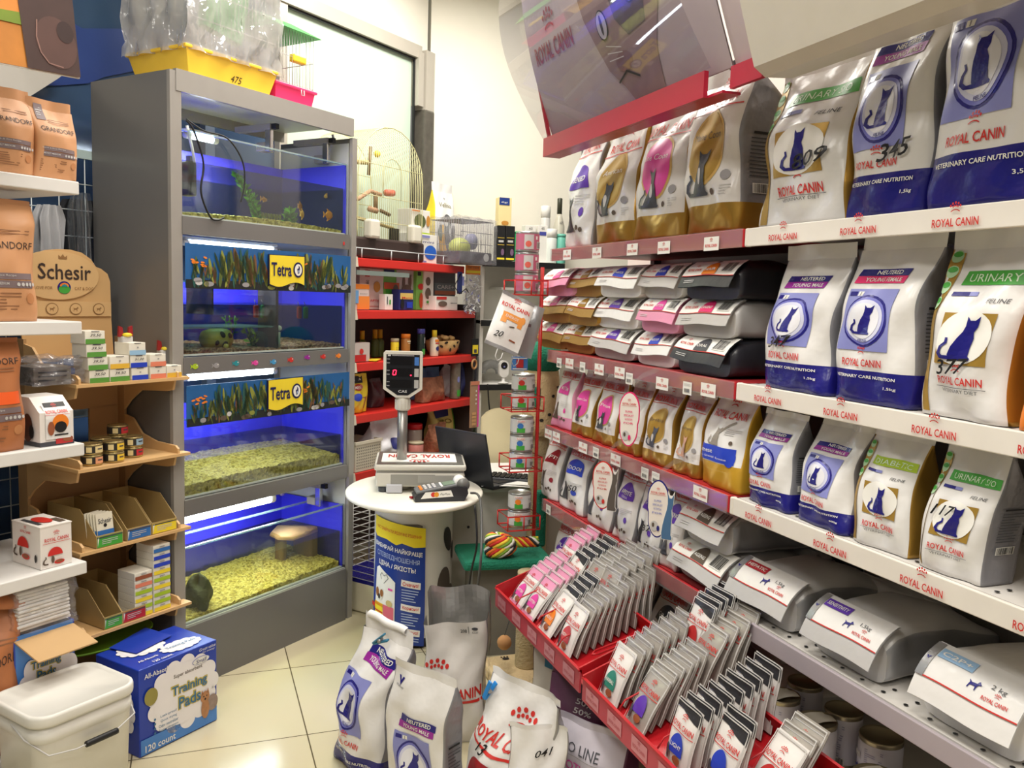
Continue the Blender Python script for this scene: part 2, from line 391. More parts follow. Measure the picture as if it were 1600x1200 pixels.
# ================================================================ aquarium rack
FRAME = mat('grey_laminate', (112, 110, 108), 0.3, vary=0.04, scale=3)
FRAMEL = mat('light_grey_edge_band', (150, 146, 140), 0.35)
INNER = mat('white_laminate_inside', (200, 202, 196), 0.4)
BLUEP = mat('blue_tank_backing', (52, 50, 214), 0.45, vary=0.05)
CHROME = mat('polished_chrome', (190, 190, 190), 0.2, 0.9)
rk = empty('aquarium_rack', 'tall grey cabinet with four lit aquariums stacked one above another', 'aquarium rack', AO, ARZ)
UL, UR, D = -.045, .885, .43
m = MB().box((UL + .009, D / 2, 1.085), (.018, D, 2.17), FRAME); m.box((UL + .022, .006, 1.085), (.045, .016, 2.17), FRAMEL); m.build('side_panel', rk)
m = MB().box((UR - .009, D / 2, 1.05), (.018, D, 2.10), FRAME); m.box((UR - .012, .006, 1.05), (.03, .016, 2.10), FRAMEL); m.box((UR - .0195, D / 2 + .01, 1.16), (.003, D - .03, 1.84), INNER); m.build('side_panel', rk)
m = MB().box(((UL + UR) / 2 + .0, D / 2 + .01, 2.16), (UR - UL - .02, D - .01, .02), INNER); m.box((.42, .004, 2.142), (.885, .018, .072), FRAMEL); m.box((.42, D - .01, 2.135), (.9, .02, .05), FRAMEL); m.build('top_board', rk)
def beam(z0, z1, y=.004):
    m = MB().box((.42, y, (z0 + z1) / 2), (.845, .018, z1 - z0), FRAME)
    m.box((.42, D / 2, z0 + .01), (.86, D - .02, .018), INNER); return m
b1 = beam(1.632, 1.693)
b1.ell(flat(-.005), .805, 1.655, .006, .008, RED, 1, 8, 1)
b1.build('crossbeam', rk)
b2 = beam(1.15, 1.207); rn = random.Random(4)
FC = [LIME, GREY, mat('teal_print', (40, 140, 150), .4), HOT, mat('sky_print', (70, 150, 200), .4), RED, PURPLE, RED, ORANGE]
for k in range(9):
    u = .045 + k * .092; S = flat(-.005); zz = 1.178 + rn.uniform(-.006, .006)
    b2.ell(S, u, zz, .013, .010, FC[k], 1, 10, 1); b2.poly(S, [(0, 0), (-1, .8), (-.7, 0), (-1, -.8)], u - .008, zz, .014, .011, FC[k], 1); b2.ell(S, u + .006, zz + .003, .0025, .0025, PAPER, 2, 6, 1)
b2.build('crossbeam', rk); beam(.642, .70).build('crossbeam', rk)
MB().box((.42, .004, .117), (.845, .018, .234), FRAME).build('plinth', rk)
MB().box((.42, D / 2, .225), (.86, D - .02, .018), INNER).build('bottom_board', rk)
for u, z in ((U(412, .15), 2.09), (.83, 2.09), (.80, .60)):
    m = MB().box((u, .20, z), (.03, .2, .022), FRAMEL, Matrix.Identity(4)); m.box((u, .09, z), (.018, .03, .02), BLACK)
    if u > .5: m.box((u, .12, z - .05), (.02, .03, .09), CHROME, bev=.004); m.box((u + .015, .16, z - .075), (.05, .05, .035), FRAMEL, bev=.004)
    m.build('flap_hinge', rk)
MB().box((.80, D - .03, .56), (.12, .01, .14), INNER).build('inner_panel', rk)
o = MB().lathe([(.004, 0), (.011, .002), (.011, .03), (.004, .032)], BLACK, 12).build('lamp_flex', rk, loc=(.62, .23, .63))
# light bulb hanging in the lowest tank
bl = empty('light_bulb', 'clear glass bulb in a black holder above the lowest aquarium', 'light bulb', AP(onV(440, 790, .2)[0], .2, .566), ARZ)
MB().lathe([(.0001, 0), (.012, .003), (.021, .014), (.024, .026), (.02, .042), (.011, .056), (.010, .06)], film('clear_bulb_glass', (.95, .95, .95), .2, .02), 20).build('bulb', bl)
MB().lathe([(.011, .058), (.017, .06), (.018, .1), (.006, .108)], BLACK, 16).build('holder', bl)
MB().tube([(0, 0, .013), (.004, 0, .03), (-.004, 0, .03), (0, 0, .05)], .0012, CHROME, 5).build('filament', kid(bl, 'bulb'))

TUBE = mat('lit_fluorescent_tube', (240, 250, 255), .3, vary=0, emit=14.0)
REFL = mat('white_lamp_housing', (225, 230, 228), .35)
def lamp(u0, u1, v, z, r, label, name='fluorescent_lamp', tilt=0.0, host=True):
    e = empty(name, label, 'lamp', AP((u0 + u1) / 2, v, z), ARZ, rot=(0, tilt, ARZ)); L = u1 - u0
    M_ = Matrix.Translation((-L / 2, 0, 0)) @ Matrix.Rotation(PI / 2, 4, 'Y')
    MB().lathe([(r * .7, .012), (r, .014), (r, L - .014), (r * .7, L - .012)], TUBE, 14, M_).build('tube', e)
    for s in (0, 1): MB().lathe([(r * 1.1, 0), (r * 1.15, .02)], WHITEM, 14, Matrix.Translation(((s * 2 - 1) * (L / 2 - .01) - .01, 0, 0)) @ Matrix.Rotation(PI / 2, 4, 'Y')).build('end_cap', e)
    if host: MB().box((0, .012, r + .006), (L * 1.0, .05, .010), REFL, bev=.003).build('housing', e)
    return e
lamp(U(292, .25), U(340, .25), .25, 2.02, .013, 'short white lit tube lamp above the topmost aquarium', tilt=R(0))
lamp(.03, .46, .035, 1.606, .010, 'lit fluorescent tube under the first crossbeam of the rack')
lamp(.02, .46, .035, 1.132, .011, 'lit fluorescent tube just below the fish stickers')
e = lamp(.01, .50, .09, .605, .018, 'brightest lit fluorescent tube above the lowest aquarium')
MB().grid(lambda a, b: (-.42 + a * .84, .03 + b * .2, .03 - b * .07), 8, 3, REFL).build('reflector', e)

GLASS = film('aquarium_glass', (.93, .97, .96), 0.02, .02)
GEDGE = film('aquarium_glass_edge', (.62, .8, .8), .15, .1, .25, (200, 225, 225))
def water(name, tint, op, rgb): return film(name, tint, 0.0, .03, op, rgb, bump=.05, scale=25)
def gravel(fn, nu, nv, m_, seed, parent, amp=.006):
    rn = random.Random(seed)
    mb = MB(); mb.grid(lambda a, b: (lambda p: (p[0] + rn.uniform(-.003, .003), p[1] + rn.uniform(-.003, .003), p[2] + rn.uniform(0, amp)))(fn(a, b)), nu, nv, m_, smooth=False)
    o = mb.build('gravel', parent); o['kind'] = 'stuff'; return o
def pebble_mat(name, c1, c2, c3, sc):
    m = bpy.data.materials.new(name); m.use_nodes = True; nt = m.node_tree; b = nt.nodes['Principled BSDF']; b.inputs['Roughness'].default_value = .5
    tc = nt.nodes.new('ShaderNodeTexCoord'); v = nt.nodes.new('ShaderNodeTexVoronoi'); v.inputs['Scale'].default_value = sc
    nt.links.new(tc.outputs['Object'], v.inputs['Vector']); cr = nt.nodes.new('ShaderNodeValToRGB')
    el = cr.color_ramp.elements; el[0].color = (*[lin(x) for x in c1], 1); el[1].color = (*[lin(x) for x in c3], 1); e_ = el.new(.5); e_.color = (*[lin(x) for x in c2], 1)
    sp = nt.nodes.new('ShaderNodeSeparateColor'); nt.links.new(v.outputs['Color'], sp.inputs[0]); nt.links.new(sp.outputs[0], cr.inputs[0]); nt.links.new(cr.outputs[0], b.inputs['Base Color'])
    bp = nt.nodes.new('ShaderNodeBump'); bp.inputs['Strength'].default_value = .8; bp.inputs['Distance'].default_value = .004; bp.invert = True
    nt.links.new(v.outputs['Distance'], bp.inputs['Height']); nt.links.new(bp.outputs['Normal'], b.inputs['Normal'])
    return m
PEB = pebble_mat('yellow_gravel', (140, 122, 60), (206, 186, 104), (228, 212, 150), 110)
PEB2 = pebble_mat('red_brown_gravel', (110, 62, 44), (176, 110, 78), (220, 176, 140), 130)
def tank(label, z0, z1, zw, wmat, gm, gfn, seed, right_blue=True, bluez=None, u0=.005, u1=.845):
    t = empty('aquarium', label, 'aquarium', AP(0, 0, z0), ARZ); h = z1 - z0; uc = (u0 + u1) / 2; w = u1 - u0
    MB().box((uc, .018, h / 2), (w, .006, h), GLASS).build('front_pane', t)
    MB().box((uc, .018, h + .001), (w, .010, .006), GEDGE).build('glass_rim', t)
    MB().box((uc, D - .035, h / 2), (w, .006, h), BLUEP).build('back_pane', t)
    for s in (0, 1):
        MB().box((u0 + .003 if s == 0 else u1 - .003, D / 2 - .01, h / 2), (.006, D - .06, h), BLUEP if right_blue else GLASS).build('side_pane', t)
    MB().box((uc, D / 2 - .01, .004), (w, D - .06, .006), INNER).build('base_pane', t)
    x0, x1, y0, y1, hw = u0 + .012, u1 - .012, .026, D - .045, zw - z0
    mb = MB(); mb.box(((x0 + x1) / 2, (y0 + y1) / 2, hw / 2 + .006), (x1 - x0, y1 - y0, hw - .008), wmat); mb.build('water', t)
    gravel(lambda a, b: (x0 + .004 + a * (x1 - x0 - .008), y0 + .004 + max(0, b - .04) * (y1 - y0 - .008), gfn(a, b) if b > .02 else .002), 90, 34, gm, seed, t)
    return t
W1 = water('murky_reflecting_water', (.74, .76, .56), .13, (70, 82, 100)); W2 = water('deep_blue_water', (.58, .66, .58), .12, (22, 52, 100))  # top tank's grey share stands for dirt plus painted shop reflections
W3 = water('clear_water', (.74, .74, .56), .08, (84, 86, 110)); W4 = water('olive_water', (.84, .82, .58), .05, (120, 116, 70))
t1 = tank('topmost aquarium of the rack with orange fish and green plants', 1.693, 1.985, 1.885, W1, PEB, lambda a, b: .012 + .012 * math.sin(a * 3) + .02 * b, 1)
t2 = tank('second aquarium from the top, behind the upper plant print', 1.209, 1.47, 1.39, W2, PEB2, lambda a, b: .014 + .012 * b + .004 * math.sin(a * 9), 2)
t3 = tank('third aquarium from the top with bare yellow gravel', .70, .985, .832, W3, PEB, lambda a, b: .02 + .03 * (.4 + .6 * math.sin(a * 2.2 + .4)) + .03 * b, 3)
t4 = tank('lowest aquarium with a flat basking rock', .236, .52, .40, W4, PEB, lambda a, b: .012 + .02 * b + .02 * max(0, a - .2), 4)
MB().box((.42, .2, .276), (.8, .012, .006), GEDGE).build('cross_brace', t4)
# inside fittings of the second tank
MB().box((U(430, .04), .08, .13), (.014, .1, .255), BLACK).build('divider', t2)
MB().box((U(333, .05), .12, .20), (.008, .14, .11), BLACK).build('divider', t2)
MB().box((.235, .14, .098), (.44, .2, .006), GEDGE).build('glass_shelf', t2)
# lamp light inside each tank (the light its own tube throws)
for z, p in ((1.60, 5), (1.125, 3.6), (.60, 3.2)):
    area('aquarium_tube_light', AP(.32, .16, z - .012), .55, .06, p, (.86, .95, 1.0), (0, 0, ARZ))
area('aquarium_tube_light', AP(U(316, .25), .25, 2.0), .3, .06, 7, (.86, .95, 1.0), (0, 0, ARZ))

# ---- printed plant strips and the two yellow signs on the front panes
def plant_print(name, label, z0, z1, seed):
    m_ = bpy.data.materials.get('blue_print_ground') or mat('blue_print_ground', (34, 92, 150), .35, vary=.35, scale=6)
    rn = random.Random(seed); h = z1 - z0; S = flat(-.0015)
    mb = MB().box((0, 0, h / 2), (.84, .002, h), m_)
    cs = [mat('print_dark_green', (34, 58, 36), .4), mat('print_olive', (86, 100, 48), .4), mat('print_brown', (112, 78, 54), .4), mat('print_teal', (40, 84, 78), .4), mat('print_yellow_green', (138, 142, 60), .4)]
    mb.rect(S, 0, h * .1, .84, h * .2, mat('print_dark_bed', (30, 36, 34), .4, vary=.4, scale=30), 1, st=.2)
    for k in range(230):
        x = rn.uniform(-.415, .415); bz = rn.uniform(0, h * .42); ln = rn.uniform(.25, .75) * h * (1.0 if abs(math.sin(x * 9)) > .5 else .6); an = rn.uniform(-.45, .45); c = rn.choice(cs)
        wd = ln * rn.uniform(.10, .24)
        cx = x + math.sin(an) * ln / 2; cz = min(bz + math.cos(an) * ln / 2, h * .72)
        if abs(cx) > .405 - ln * .25: continue
        if cz + ln / 2 > h * .99: cz = h * .98 - ln / 2
        if cz - ln / 2 < 0: cz = ln / 2 + .002
        mb.ell(S, cx, cz, wd / 2, ln / 2, c, 2, 10, 1, rot=-an)
    for k in range(14):
        x = rn.uniform(-.4, .4); mb.ell(S, x, rn.uniform(.01, .03), rn.uniform(.01, .022), .009, rn.choice([GREY, BROWN, cs[4], LGREY]), 3, 9, 1)
    for x0 in (-.37, .12):
        for k in range(9): mb.ell(S, x0 + rn.uniform(-.03, .05), h * rn.uniform(.5, .72), .009, .0035, ORANGE, 3, 8, 1, rot=rn.uniform(-.3, .3))
    o = mb.build(name, loc=AP(.425, -.008, z0), rz=ARZ); return tag(o, label, 'poster')
plant_print('plant_print', 'printed underwater plant strip above the second aquarium', 1.448, 1.603, 5)
plant_print('plant_print', 'printed underwater plant strip above the third aquarium', .962, 1.108, 6)
def tetra(u, z, label):
    o = empty('brand_sign', label, 'sign', AP(u, -.016, z), ARZ); w, h = .19, .115
    def out(k): return [(-w / 2 * k, h / 2 * k), (w / 2 * k, h / 2 * k + .002)] + [(w / 2 * k - w * k * i / 12, -h / 2 * k + .010 * math.sin(i / 12 * 2 * PI) * k) for i in range(13)]
    mb = MB().prism(out(1), -.003, .003, mat('navy_sign_edge', (24, 26, 64), .4)); mb.prism(out(.955), -.0042, -.0028, YELLOW)
    S = flat(-.0044); DN = mat('dark_navy_letter', (24, 24, 78), .4)
    mb.text(S, 'Tetra', -.032, .002, .105, .052, DN, 1, .02); mb.ell(S, .055, .004, .026, .030, DN, 1); mb.ell(S, .055, .004, .019, .023, PAPER, 2)
    mb.poly(S, [(-.2, -1), (.35, -.7), (.6, 0), (.5, .7), (0, 1), (.1, .4), (-.5, .2), (-.3, -.3)], .055, .004, .014, .017, DN, 3); mb.poly(S, [(-.1, -.6), (.3, -.2), (.25, .4), (-.2, .1)], .056, .0, .012, .015, mat('pale_blue_print', (170, 190, 225), .4), 4)
    mb.build('sign_face', o); return o
tetra(.47, 1.528, 'yellow wavy brand sign over the upper plant print')
tetra(.465, 1.048, 'yellow wavy brand sign over the lower plant print')

# ---- plants, fish and ornaments
LEAF = mat('bright_green_leaf', (96, 178, 52), .45); LEAF2 = mat('dark_green_leaf', (52, 110, 50), .45)
def leaf(mb, p, d, L, w, m_):
    d = Vector(d).normalized(); s = d.cross(Vector((0, 1, 0)))
    if s.length < .1: s = Vector((1, 0, 0))
    s.normalize(); p = Vector(p); n = s.cross(d)
    mb.add([p, p + d * L * .5 + s * w / 2 + n * w * .1, p + d * L, p + d * L * .5 - s * w / 2 + n * w * .1, p + d * L * .5 + n * w * .25], [(0, 1, 4), (1, 2, 4), (2, 3, 4), (3, 0, 4)], m_, True)
def plant(label, u, v, z, h, lean, n, lw, seed, cat='aquarium plant', ms=(LEAF, LEAF2)):
    rn = random.Random(seed); e = empty('aquarium_plant', label, cat, AP(u, v, z), ARZ); lf = MB(); st = MB()
    for s in range(3):
        a = rn.uniform(-.3, .3); pts = [(lean * (k / 6) * h + a * k / 6 * .08, rn.uniform(-.01, .01) + .01 * s, k / 6 * h) for k in range(7)]
        st.tube(pts, .0022, LEAF2, 5)
        for k in range(n):
            t = k / n * 5.99; i = int(t); p = Vector(pts[i]).lerp(Vector(pts[i + 1]), t - i)
            leaf(lf, p, (rn.uniform(-1, 1), rn.uniform(-.6, .6), rn.uniform(.1, .9)), lw * rn.uniform(.7, 1.2), lw * .45, rn.choice(ms))
    st.build('stem', e); o = lf.build('leaves', e); return e
plant('tall feathery green plant leaning left in the topmost aquarium', U(412, .12), .12, 1.715, .165, -.8, 60, .028, 11)
plant('slim upright green plant beside the tall feathery plant', U(401, .14), .14, 1.715, .11, -.12, 22, .02, 12)
plant('small broad leaved plant right of the little fence', U(455, .10), .10, 1.712, .06, -.1, 18, .036, 13)
plant('thin green plant behind the yellow ornament in the second aquarium', U(362, .2), .2, 1.224, .12, .1, 16, .02, 14, ms=(LEAF2,))
plant('curly pale green plant in the second aquarium left of the divider', U(398, .10), .10, 1.224, .07, -.3, 10, .03, 15, ms=(LIME, LEAF2))
f = empty('toy_fence', 'mossy little fence ornament in the topmost aquarium', 'ornament', AP(U(424, .10), .10, 1.708), ARZ)
MOSS = mat('mossy_green', (96, 104, 52), .7, bump=.5, scale=60)
for k in range(7): MB().box((-.045 + k * .015, 0, .022), (.008, .006, .044), MOSS, bev=.002).build('post', f)
MB().box((0, .002, .034), (.105, .005, .006), MOSS).box((0, .002, .014), (.105, .005, .006), MOSS).build('rail', f)
def fish(label, u, v, z, L, col, fac, tall=1.0):
    e = empty('fish', label, 'fish', AP(u, v, z), ARZ + fac); b = MB()
    b.ball((0, 0, 0), L * .36, col, 14, (1, .28, .8 * tall)); S = flat(-L * .11)
    b.build('body', e)
    MB().prism([(-.34 * L, 0), (-.56 * L, .2 * L), (-.5 * L, 0), (-.56 * L, -.2 * L)], -.002, .002, col).build('tail', e)
    MB().prism([(-.15 * L, .24 * L * tall), (.1 * L, .27 * L * tall), (-.22 * L, .42 * L * tall)], -.0015, .0015, col).build('fin', e)
    MB().prism([(-.15 * L, -.24 * L * tall), (.1 * L, -.27 * L * tall), (-.22 * L, -.42 * L * tall)], -.0015, .0015, col).build('fin', e)
    MB().ball((.24 * L, -.085 * L, .05 * L), .02 * L + .001, BLACK, 8).build('eye', e); return e
OF = mat('orange_fish_skin', (232, 150, 60), .35, vary=.2, scale=60); PF = mat('pale_orange_fish_skin', (228, 178, 110), .35, vary=.2, scale=60); BF = mat('brownish_fish_skin', (180, 120, 60), .4, vary=.3, scale=50)
fish('round orange fish at the right end of the topmost aquarium', U(512, .06), .06, 1.772, .062, OF, 0)
fish('pale orange round fish near the broad leaved plant', U(471, .07), .07, 1.762, .056, PF, .5)
fish('spotted orange fish above the broad leaved plant', U(468, .13), .13, 1.80, .05, BF, .4)
fish('slim brownish fish right of the tall feathery plant', U(413, .08), .08, 1.80, .055, BF, .3, .5)
fish('slim pale fish swimming high at the right of the topmost aquarium', U(506, .12), .12, 1.858, .05, PF, 1.0, .5)
# yellow holed ornament
o = empty('pipe_ornament', 'yellow round ornament with dark holes in the second aquarium', 'ornament', AP(U(338, .09), .09, 1.262), ARZ)
YO = mat('yellow_glazed_clay', (206, 186, 92), .35)
MB().lathe([(.012, -.055), (.034, -.05), (.04, -.02), (.04, .02), (.036, .05), (.03, .05), (.03, .045), (.0001, .04)], YO, 20, Matrix.Rotation(PI / 2, 4, 'Y')).build('body', o)
m = MB(); S = lambda x, z, off: (x, -math.sqrt(max(.0016 - z * z, 0)) - off - .0005, z)
for x, z, r in ((.0, .018, .012), (.032, .014, .010), (-.028, -.012, .010), (.01, -.018, .012)): m.ell(S, x, z, r, r, mat('brown_hole', (70, 52, 30), .6), 1, 12, 2)
m.build('holes', o); MB().ball((.01, -.042, -.026), .011, YO, 10).build('snail', o)
o = empty('cave_ornament', 'dark round cave ornament left of the black divider', 'ornament', AP(U(411, .12), .12, 1.226), ARZ)
MB().lathe([(.05, 0), (.052, .03), (.036, .056), (.0001, .062)], mat('dark_resin', (40, 50, 40), .6, bump=.6, scale=50), 16).build('shell', o)
m = MB().tube([(.05, 0, 0), (.06, -.01, .03), (.05, -.015, .06), (.062, -.01, .072), (.07, -.01, .06)], .004, LIME, 6); m.build('tendril', o)
def tag_toy(u, z, c, label):
    o = empty('hanging_tag', label, 'ornament', AP(u, .1, z), ARZ); MB().box((0, 0, 0), (.022, .012, .05), c, bev=.004).build('tag', o); MB().tube([(0, 0, .025), (0, .01, .045)], .0015, BLACK, 5).build('hook', o)
tag_toy(U(400, .1), 1.365, mat('dark_red_plastic', (150, 36, 40), .4), 'dark red heater tag hanging left of the divider'); tag_toy(U(411, .1), 1.365, mat('deep_green_plastic', (26, 110, 60), .4), 'green heater tag hanging left of the divider')
tag_toy(U(467, .1), 1.36, mat('dark_red_plastic', (150, 36, 40), .4), 'dark red heater tag hanging right of the divider'); tag_toy(U(477, .1), 1.36, mat('deep_green_plastic', (26, 110, 60), .4), 'green heater tag hanging right of the divider')
o = empty('thermometer', 'thin glass thermometer with a round white top on the divider', 'thermometer', AP(U(436, .05), .05, 1.215), ARZ)
MB().lathe([(.005, 0), (.005, .07)], WHITEM, 8).build('tube', o); MB().ball((0, 0, .085), .011, WHITEM, 12).build('float', o)
o = empty('heater', 'thin white heater rod at the right end of the topmost aquarium', 'heater', AP(U(537, .05), .05, 1.71), ARZ); MB().lathe([(.0035, 0), (.0035, .09)], WHITEM, 8).build('rod', o); MB().lathe([(.005, .09), (.004, .1)], BLACK, 8).build('cap', o)
o = empty('internal_filter', 'black filter box in the left corner of the topmost aquarium', 'filter', AP(U(297, .1), .1, 1.79), ARZ)
MB().box((0, 0, .045), (.035, .05, .12), BLACK, bev=.006).build('body', o); MB().box((.0, -.01, .115), (.02, .02, .02), DGREY).build('pump_head', o)
def rope(name, label, pts, r, m_, cat='cable', parent=None):
    P = [Vector(p) for p in pts]; out = []
    for i in range(len(P) - 1):
        p0, p1, p2, p3 = P[max(i - 1, 0)], P[i], P[i + 1], P[min(i + 2, len(P) - 1)]
        for k in range(6):
            t = k / 6; out.append(.5 * ((2 * p1) + (p2 - p0) * t + (2 * p0 - 5 * p1 + 4 * p2 - p3) * t * t + (3 * p1 - p0 - 3 * p2 + p3) * t ** 3))
    out.append(P[-1]); o = MB().tube(out, r, m_, 6).build(name)
    return tag(o, label, cat)
def avp(px, py, v):
    u, z = onV(px, py, v); return AP(u, v, z)
rope('cable', 'left of the two black cables hanging over the topmost aquarium', [avp(x, y, -.012) for x, y in [(291, 188), (303, 205), (318, 255), (314, 300), (328, 338), (340, 344), (350, 340)]], .0035, BLACK)
rope('cable', 'right of the two black cables hanging over the topmost aquarium', [avp(x, y, -.012) for x, y in [(291, 186), (318, 204), (355, 216), (378, 250), (382, 285), (376, 316)]], .003, BLACK)
o = MB().tube([avp(292, 196, .03), avp(300, 230, .03), avp(304, 254, .03)], .005, WHITEM, 8).build('air_hose'); tag(o, 'short white hose at the top left of the topmost aquarium', 'hose')
# basking rock and dark stone in the lowest tank
o = empty('basking_rock', 'flat sandy basking rock near the right end of the lowest aquarium', 'rock', AP(U(458, .2), .2, .375), ARZ)
rn = random.Random(8); RK = mat('sandstone', (206, 160, 112), .8, bump=.5, scale=40)
pl = [(-.15, -.03), (-.11, -.09), (.02, -.085), (.12, -.07), (.16, 0), (.10, .06), (-.02, .085), (-.12, .05)]
m = MB(); n = len(pl); vs = [(x * .72, y * .9, .03 + rn.uniform(-.008, .008)) for x, y in pl] + [(x * .75, y * .95, .012) for x, y in pl] + [(0, 0, .04)]
m.add(vs, [(i, (i + 1) % n, 2 * n) for i in range(n)] + [(i + n, (i + 1) % n + n, (i + 1) % n, i) for i in range(n)] + [tuple(range(2 * n - 1, n - 1, -1))], RK, True); m.build('slab', o)
MB().box((.08, 0, -.05), (.05, .11, .13), mat('cork_support', (120, 92, 50), .8), bev=.01).box((-.04, .03, -.05), (.03, .05, .13), mat('cork_support', (120, 92, 50), .8), bev=.008).build('support', o)
rn = random.Random(6)
o = MB().grid(lambda a, b: (lambda k: ((.05 * k * math.cos(2 * PI * a) * math.sin(PI * b)), .055 * k * math.sin(2 * PI * a) * math.sin(PI * b), .055 - .06 * math.cos(PI * b) * k))(1 + .35 * math.sin(6 * PI * a + 3 * b) * math.sin(5 * b)), 24, 14, mat('dark_mossy_stone', (58, 62, 50), .7, bump=.8, scale=45)).build('dark_stone', loc=AP(U(308, .09), .09, .25), rz=ARZ); tag(o, 'dark pointed ornament in the left corner of the lowest aquarium', 'ornament')
# ================================================================ bag builders
UU = [-1, -.996, -.985, -.96, -.9, -.8, -.66, -.52, -.38, -.24, -.1, .1, .24, .38, .52, .66, .8, .9, .96, .985, .996, 1]
class Bag:
    """gusseted bag: flat front, folded sides, pinched flat seal at the top; local x across, -y to the front, z up"""
    def __init__(s, w, h, d, lean=0.0, seal=.10, full=.55, fr=.35, seed=1, amp=1.0, n=8, curl=0.0):
        s.w, s.h, s.d, s.lean, s.seal, s.full, s.fr, s.n, s.amp, s.curl = w, h, d, lean, seal, full, fr, n, amp, curl
        rn = random.Random(seed); s.ph = [rn.uniform(0, 6.28) for _ in range(8)]; s.tw = rn.uniform(-1, 1)
    def t(s, z):
        q = z / s.h; e = 1 - s.seal
        if q >= e: return .004
        base = s.d * (0.93 + .07 * min(1, q / .08))
        if q <= s.full: return base
        k = (q - s.full) / (e - s.full); return .004 + (base - .004) * (1 - k ** 1.25)
    def wd(s, z):
        q = z / s.h; return s.w * (1 - .035 * math.sin(PI * min(1, q * 1.1)) + .015 * q)
    def cy(s, z):
        q = z / s.h
        return s.d / 2 - (s.d - s.t(z)) / 2 * s.fr + s.lean * q + s.curl * max(0, q - .6) ** 2
    def g(s, u): return (max(0.0, 1 - abs(u) ** s.n)) ** (1 / s.n)
    def P(s, u, z, off, side):
        w, t = s.wd(z), s.t(z); q = z / s.h; p = s.ph
        y = side * t / 2 * s.g(u)
        wr = s.amp * (.0022 * math.sin(u * 5 + z * 31 + p[0]) + .0018 * math.sin(-u * 7 + z * 47 + p[1]) + .0026 * math.sin(u * 2.3 + z * 19 + p[2])) * (s.w / .2) ** .5
        wr += s.amp * .004 * q * math.sin(u * 3.1 + p[3])
        bl = -s.amp * .12 * t * (1 - u * u) * math.sin(PI * min(1, q * 1.2)) * (1 if side < 0 else 0)
        dy = wr * s.g(u)
        return (u * w / 2 + s.amp * .004 * math.sin(z * 23 + p[4]), s.cy(z) + y + dy + bl + side * off, z)
    def S(s, x, z, off):
        u = max(-1, min(1, x / (s.wd(z) / 2))); return s.P(u, z, off, -1)
    def body(s, front, side, back, bands=()):
        """bands: (z0, z1, front material, side material), bottom to top"""
        zs = sorted(set([round(s.h * (1 - s.seal) * k / 30, 5) for k in range(31)] + [b for z0, z1, *_ in bands for b in (z0, z1) if b < s.h * (1 - s.seal)]))
        mb = MB(); L = len(UU)
        for j in range(len(zs) - 1):
            zm = (zs[j] + zs[j + 1]) / 2; fm, sm = front, side
            for z0, z1, f_, s_ in bands:
                if z0 <= zm <= z1: fm, sm = f_, s_ or side
            for sd in (-1, 1):
                for i in range(L - 1):
                    um = abs(UU[i] + UU[i + 1]) / 2; m_ = sm if um > .972 else (fm if sd < 0 else back)
                    q = [s.P(UU[i], zs[j], 0, sd), s.P(UU[i + 1], zs[j], 0, sd), s.P(UU[i + 1], zs[j + 1], 0, sd), s.P(UU[i], zs[j + 1], 0, sd)]
                    mb.add(q, [(0, 1, 2, 3) if sd < 0 else (3, 2, 1, 0)], m_, True)
        mb.add([s.P(u, 0, 0, -1) for u in UU] + [s.P(u, 0, 0, 1) for u in reversed(UU)], [tuple(range(2 * L - 1, -1, -1))], back)
        return mb
    def sealmesh(s, m_):
        mb = MB(); z0 = s.h * (1 - s.seal) - .001
        for sd in (-1, 1):
            mb.grid(lambda a, b: s.P(-1 + 2 * (a if sd < 0 else 1 - a), z0 + (s.h - z0) * b, 0, sd), 14, 4, m_)
        return mb

def fuse(o_name, mb, loc, rz, label, cat, group=None, rot=None):
    o = mb.build(o_name, loc=loc, rz=rz, rot=rot); return tag(o, label, cat, group)
def merge_smooth(o):
    bm = bmesh.new(); bm.from_mesh(o.data); bmesh.ops.remove_doubles(bm, verts=bm.verts, dist=1e-5); bm.to_mesh(o.data); bm.free()

def make_bag(b, style, design, loc, rz, label, name='pet_food_bag', cat='pet food bag', group=None, rot=None, seal_m=None):
    front, side, back = style[0], style[1], style[2]; bands = style[3] if len(style) > 3 else ()
    mb = b.body(front, side, back, bands)
    o = mb.build(name, loc=loc, rz=rz, rot=rot); merge_smooth(o)
    # printing is appended to the same mesh so that it stays part of the bag
    pr = MB(); design(pr, b)
    if side is GUSSET:
        SS = lambda y, z, o: (b.P(1, z, 0, -1)[0] + .0015 + o, b.cy(z) + y, z)
        pr.rect(SS, 0, b.h * .56, b.d * .5, b.h * .014, BLACK, 1, st=.02); pr.lines(SS, 0, b.h * .53, b.d * .56, 11, b.h * .021, DGREY, 1); pr.bars(SS, 0, b.h * .25, b.d * .4, b.h * .05, 2)
    if pr.v:
        me = o.data; k0 = len(me.vertices); bm = bmesh.new(); bm.from_mesh(me); 
        nv = [bm.verts.new(v) for v in pr.v]; base = len(me.materials)
        for m_ in pr.mats: me.materials.append(m_)
        for f, mi_, sm in zip(pr.f, pr.m, pr.sm):
            try:
                fc = bm.faces.new([nv[i] for i in f]); fc.material_index = base + mi_; fc.smooth = sm
            except ValueError: pass
        bm.to_mesh(me); bm.free()
    tag(o, label, cat, group)
    b.sealmesh(seal_m or front).build('top_seal', o)
    return o

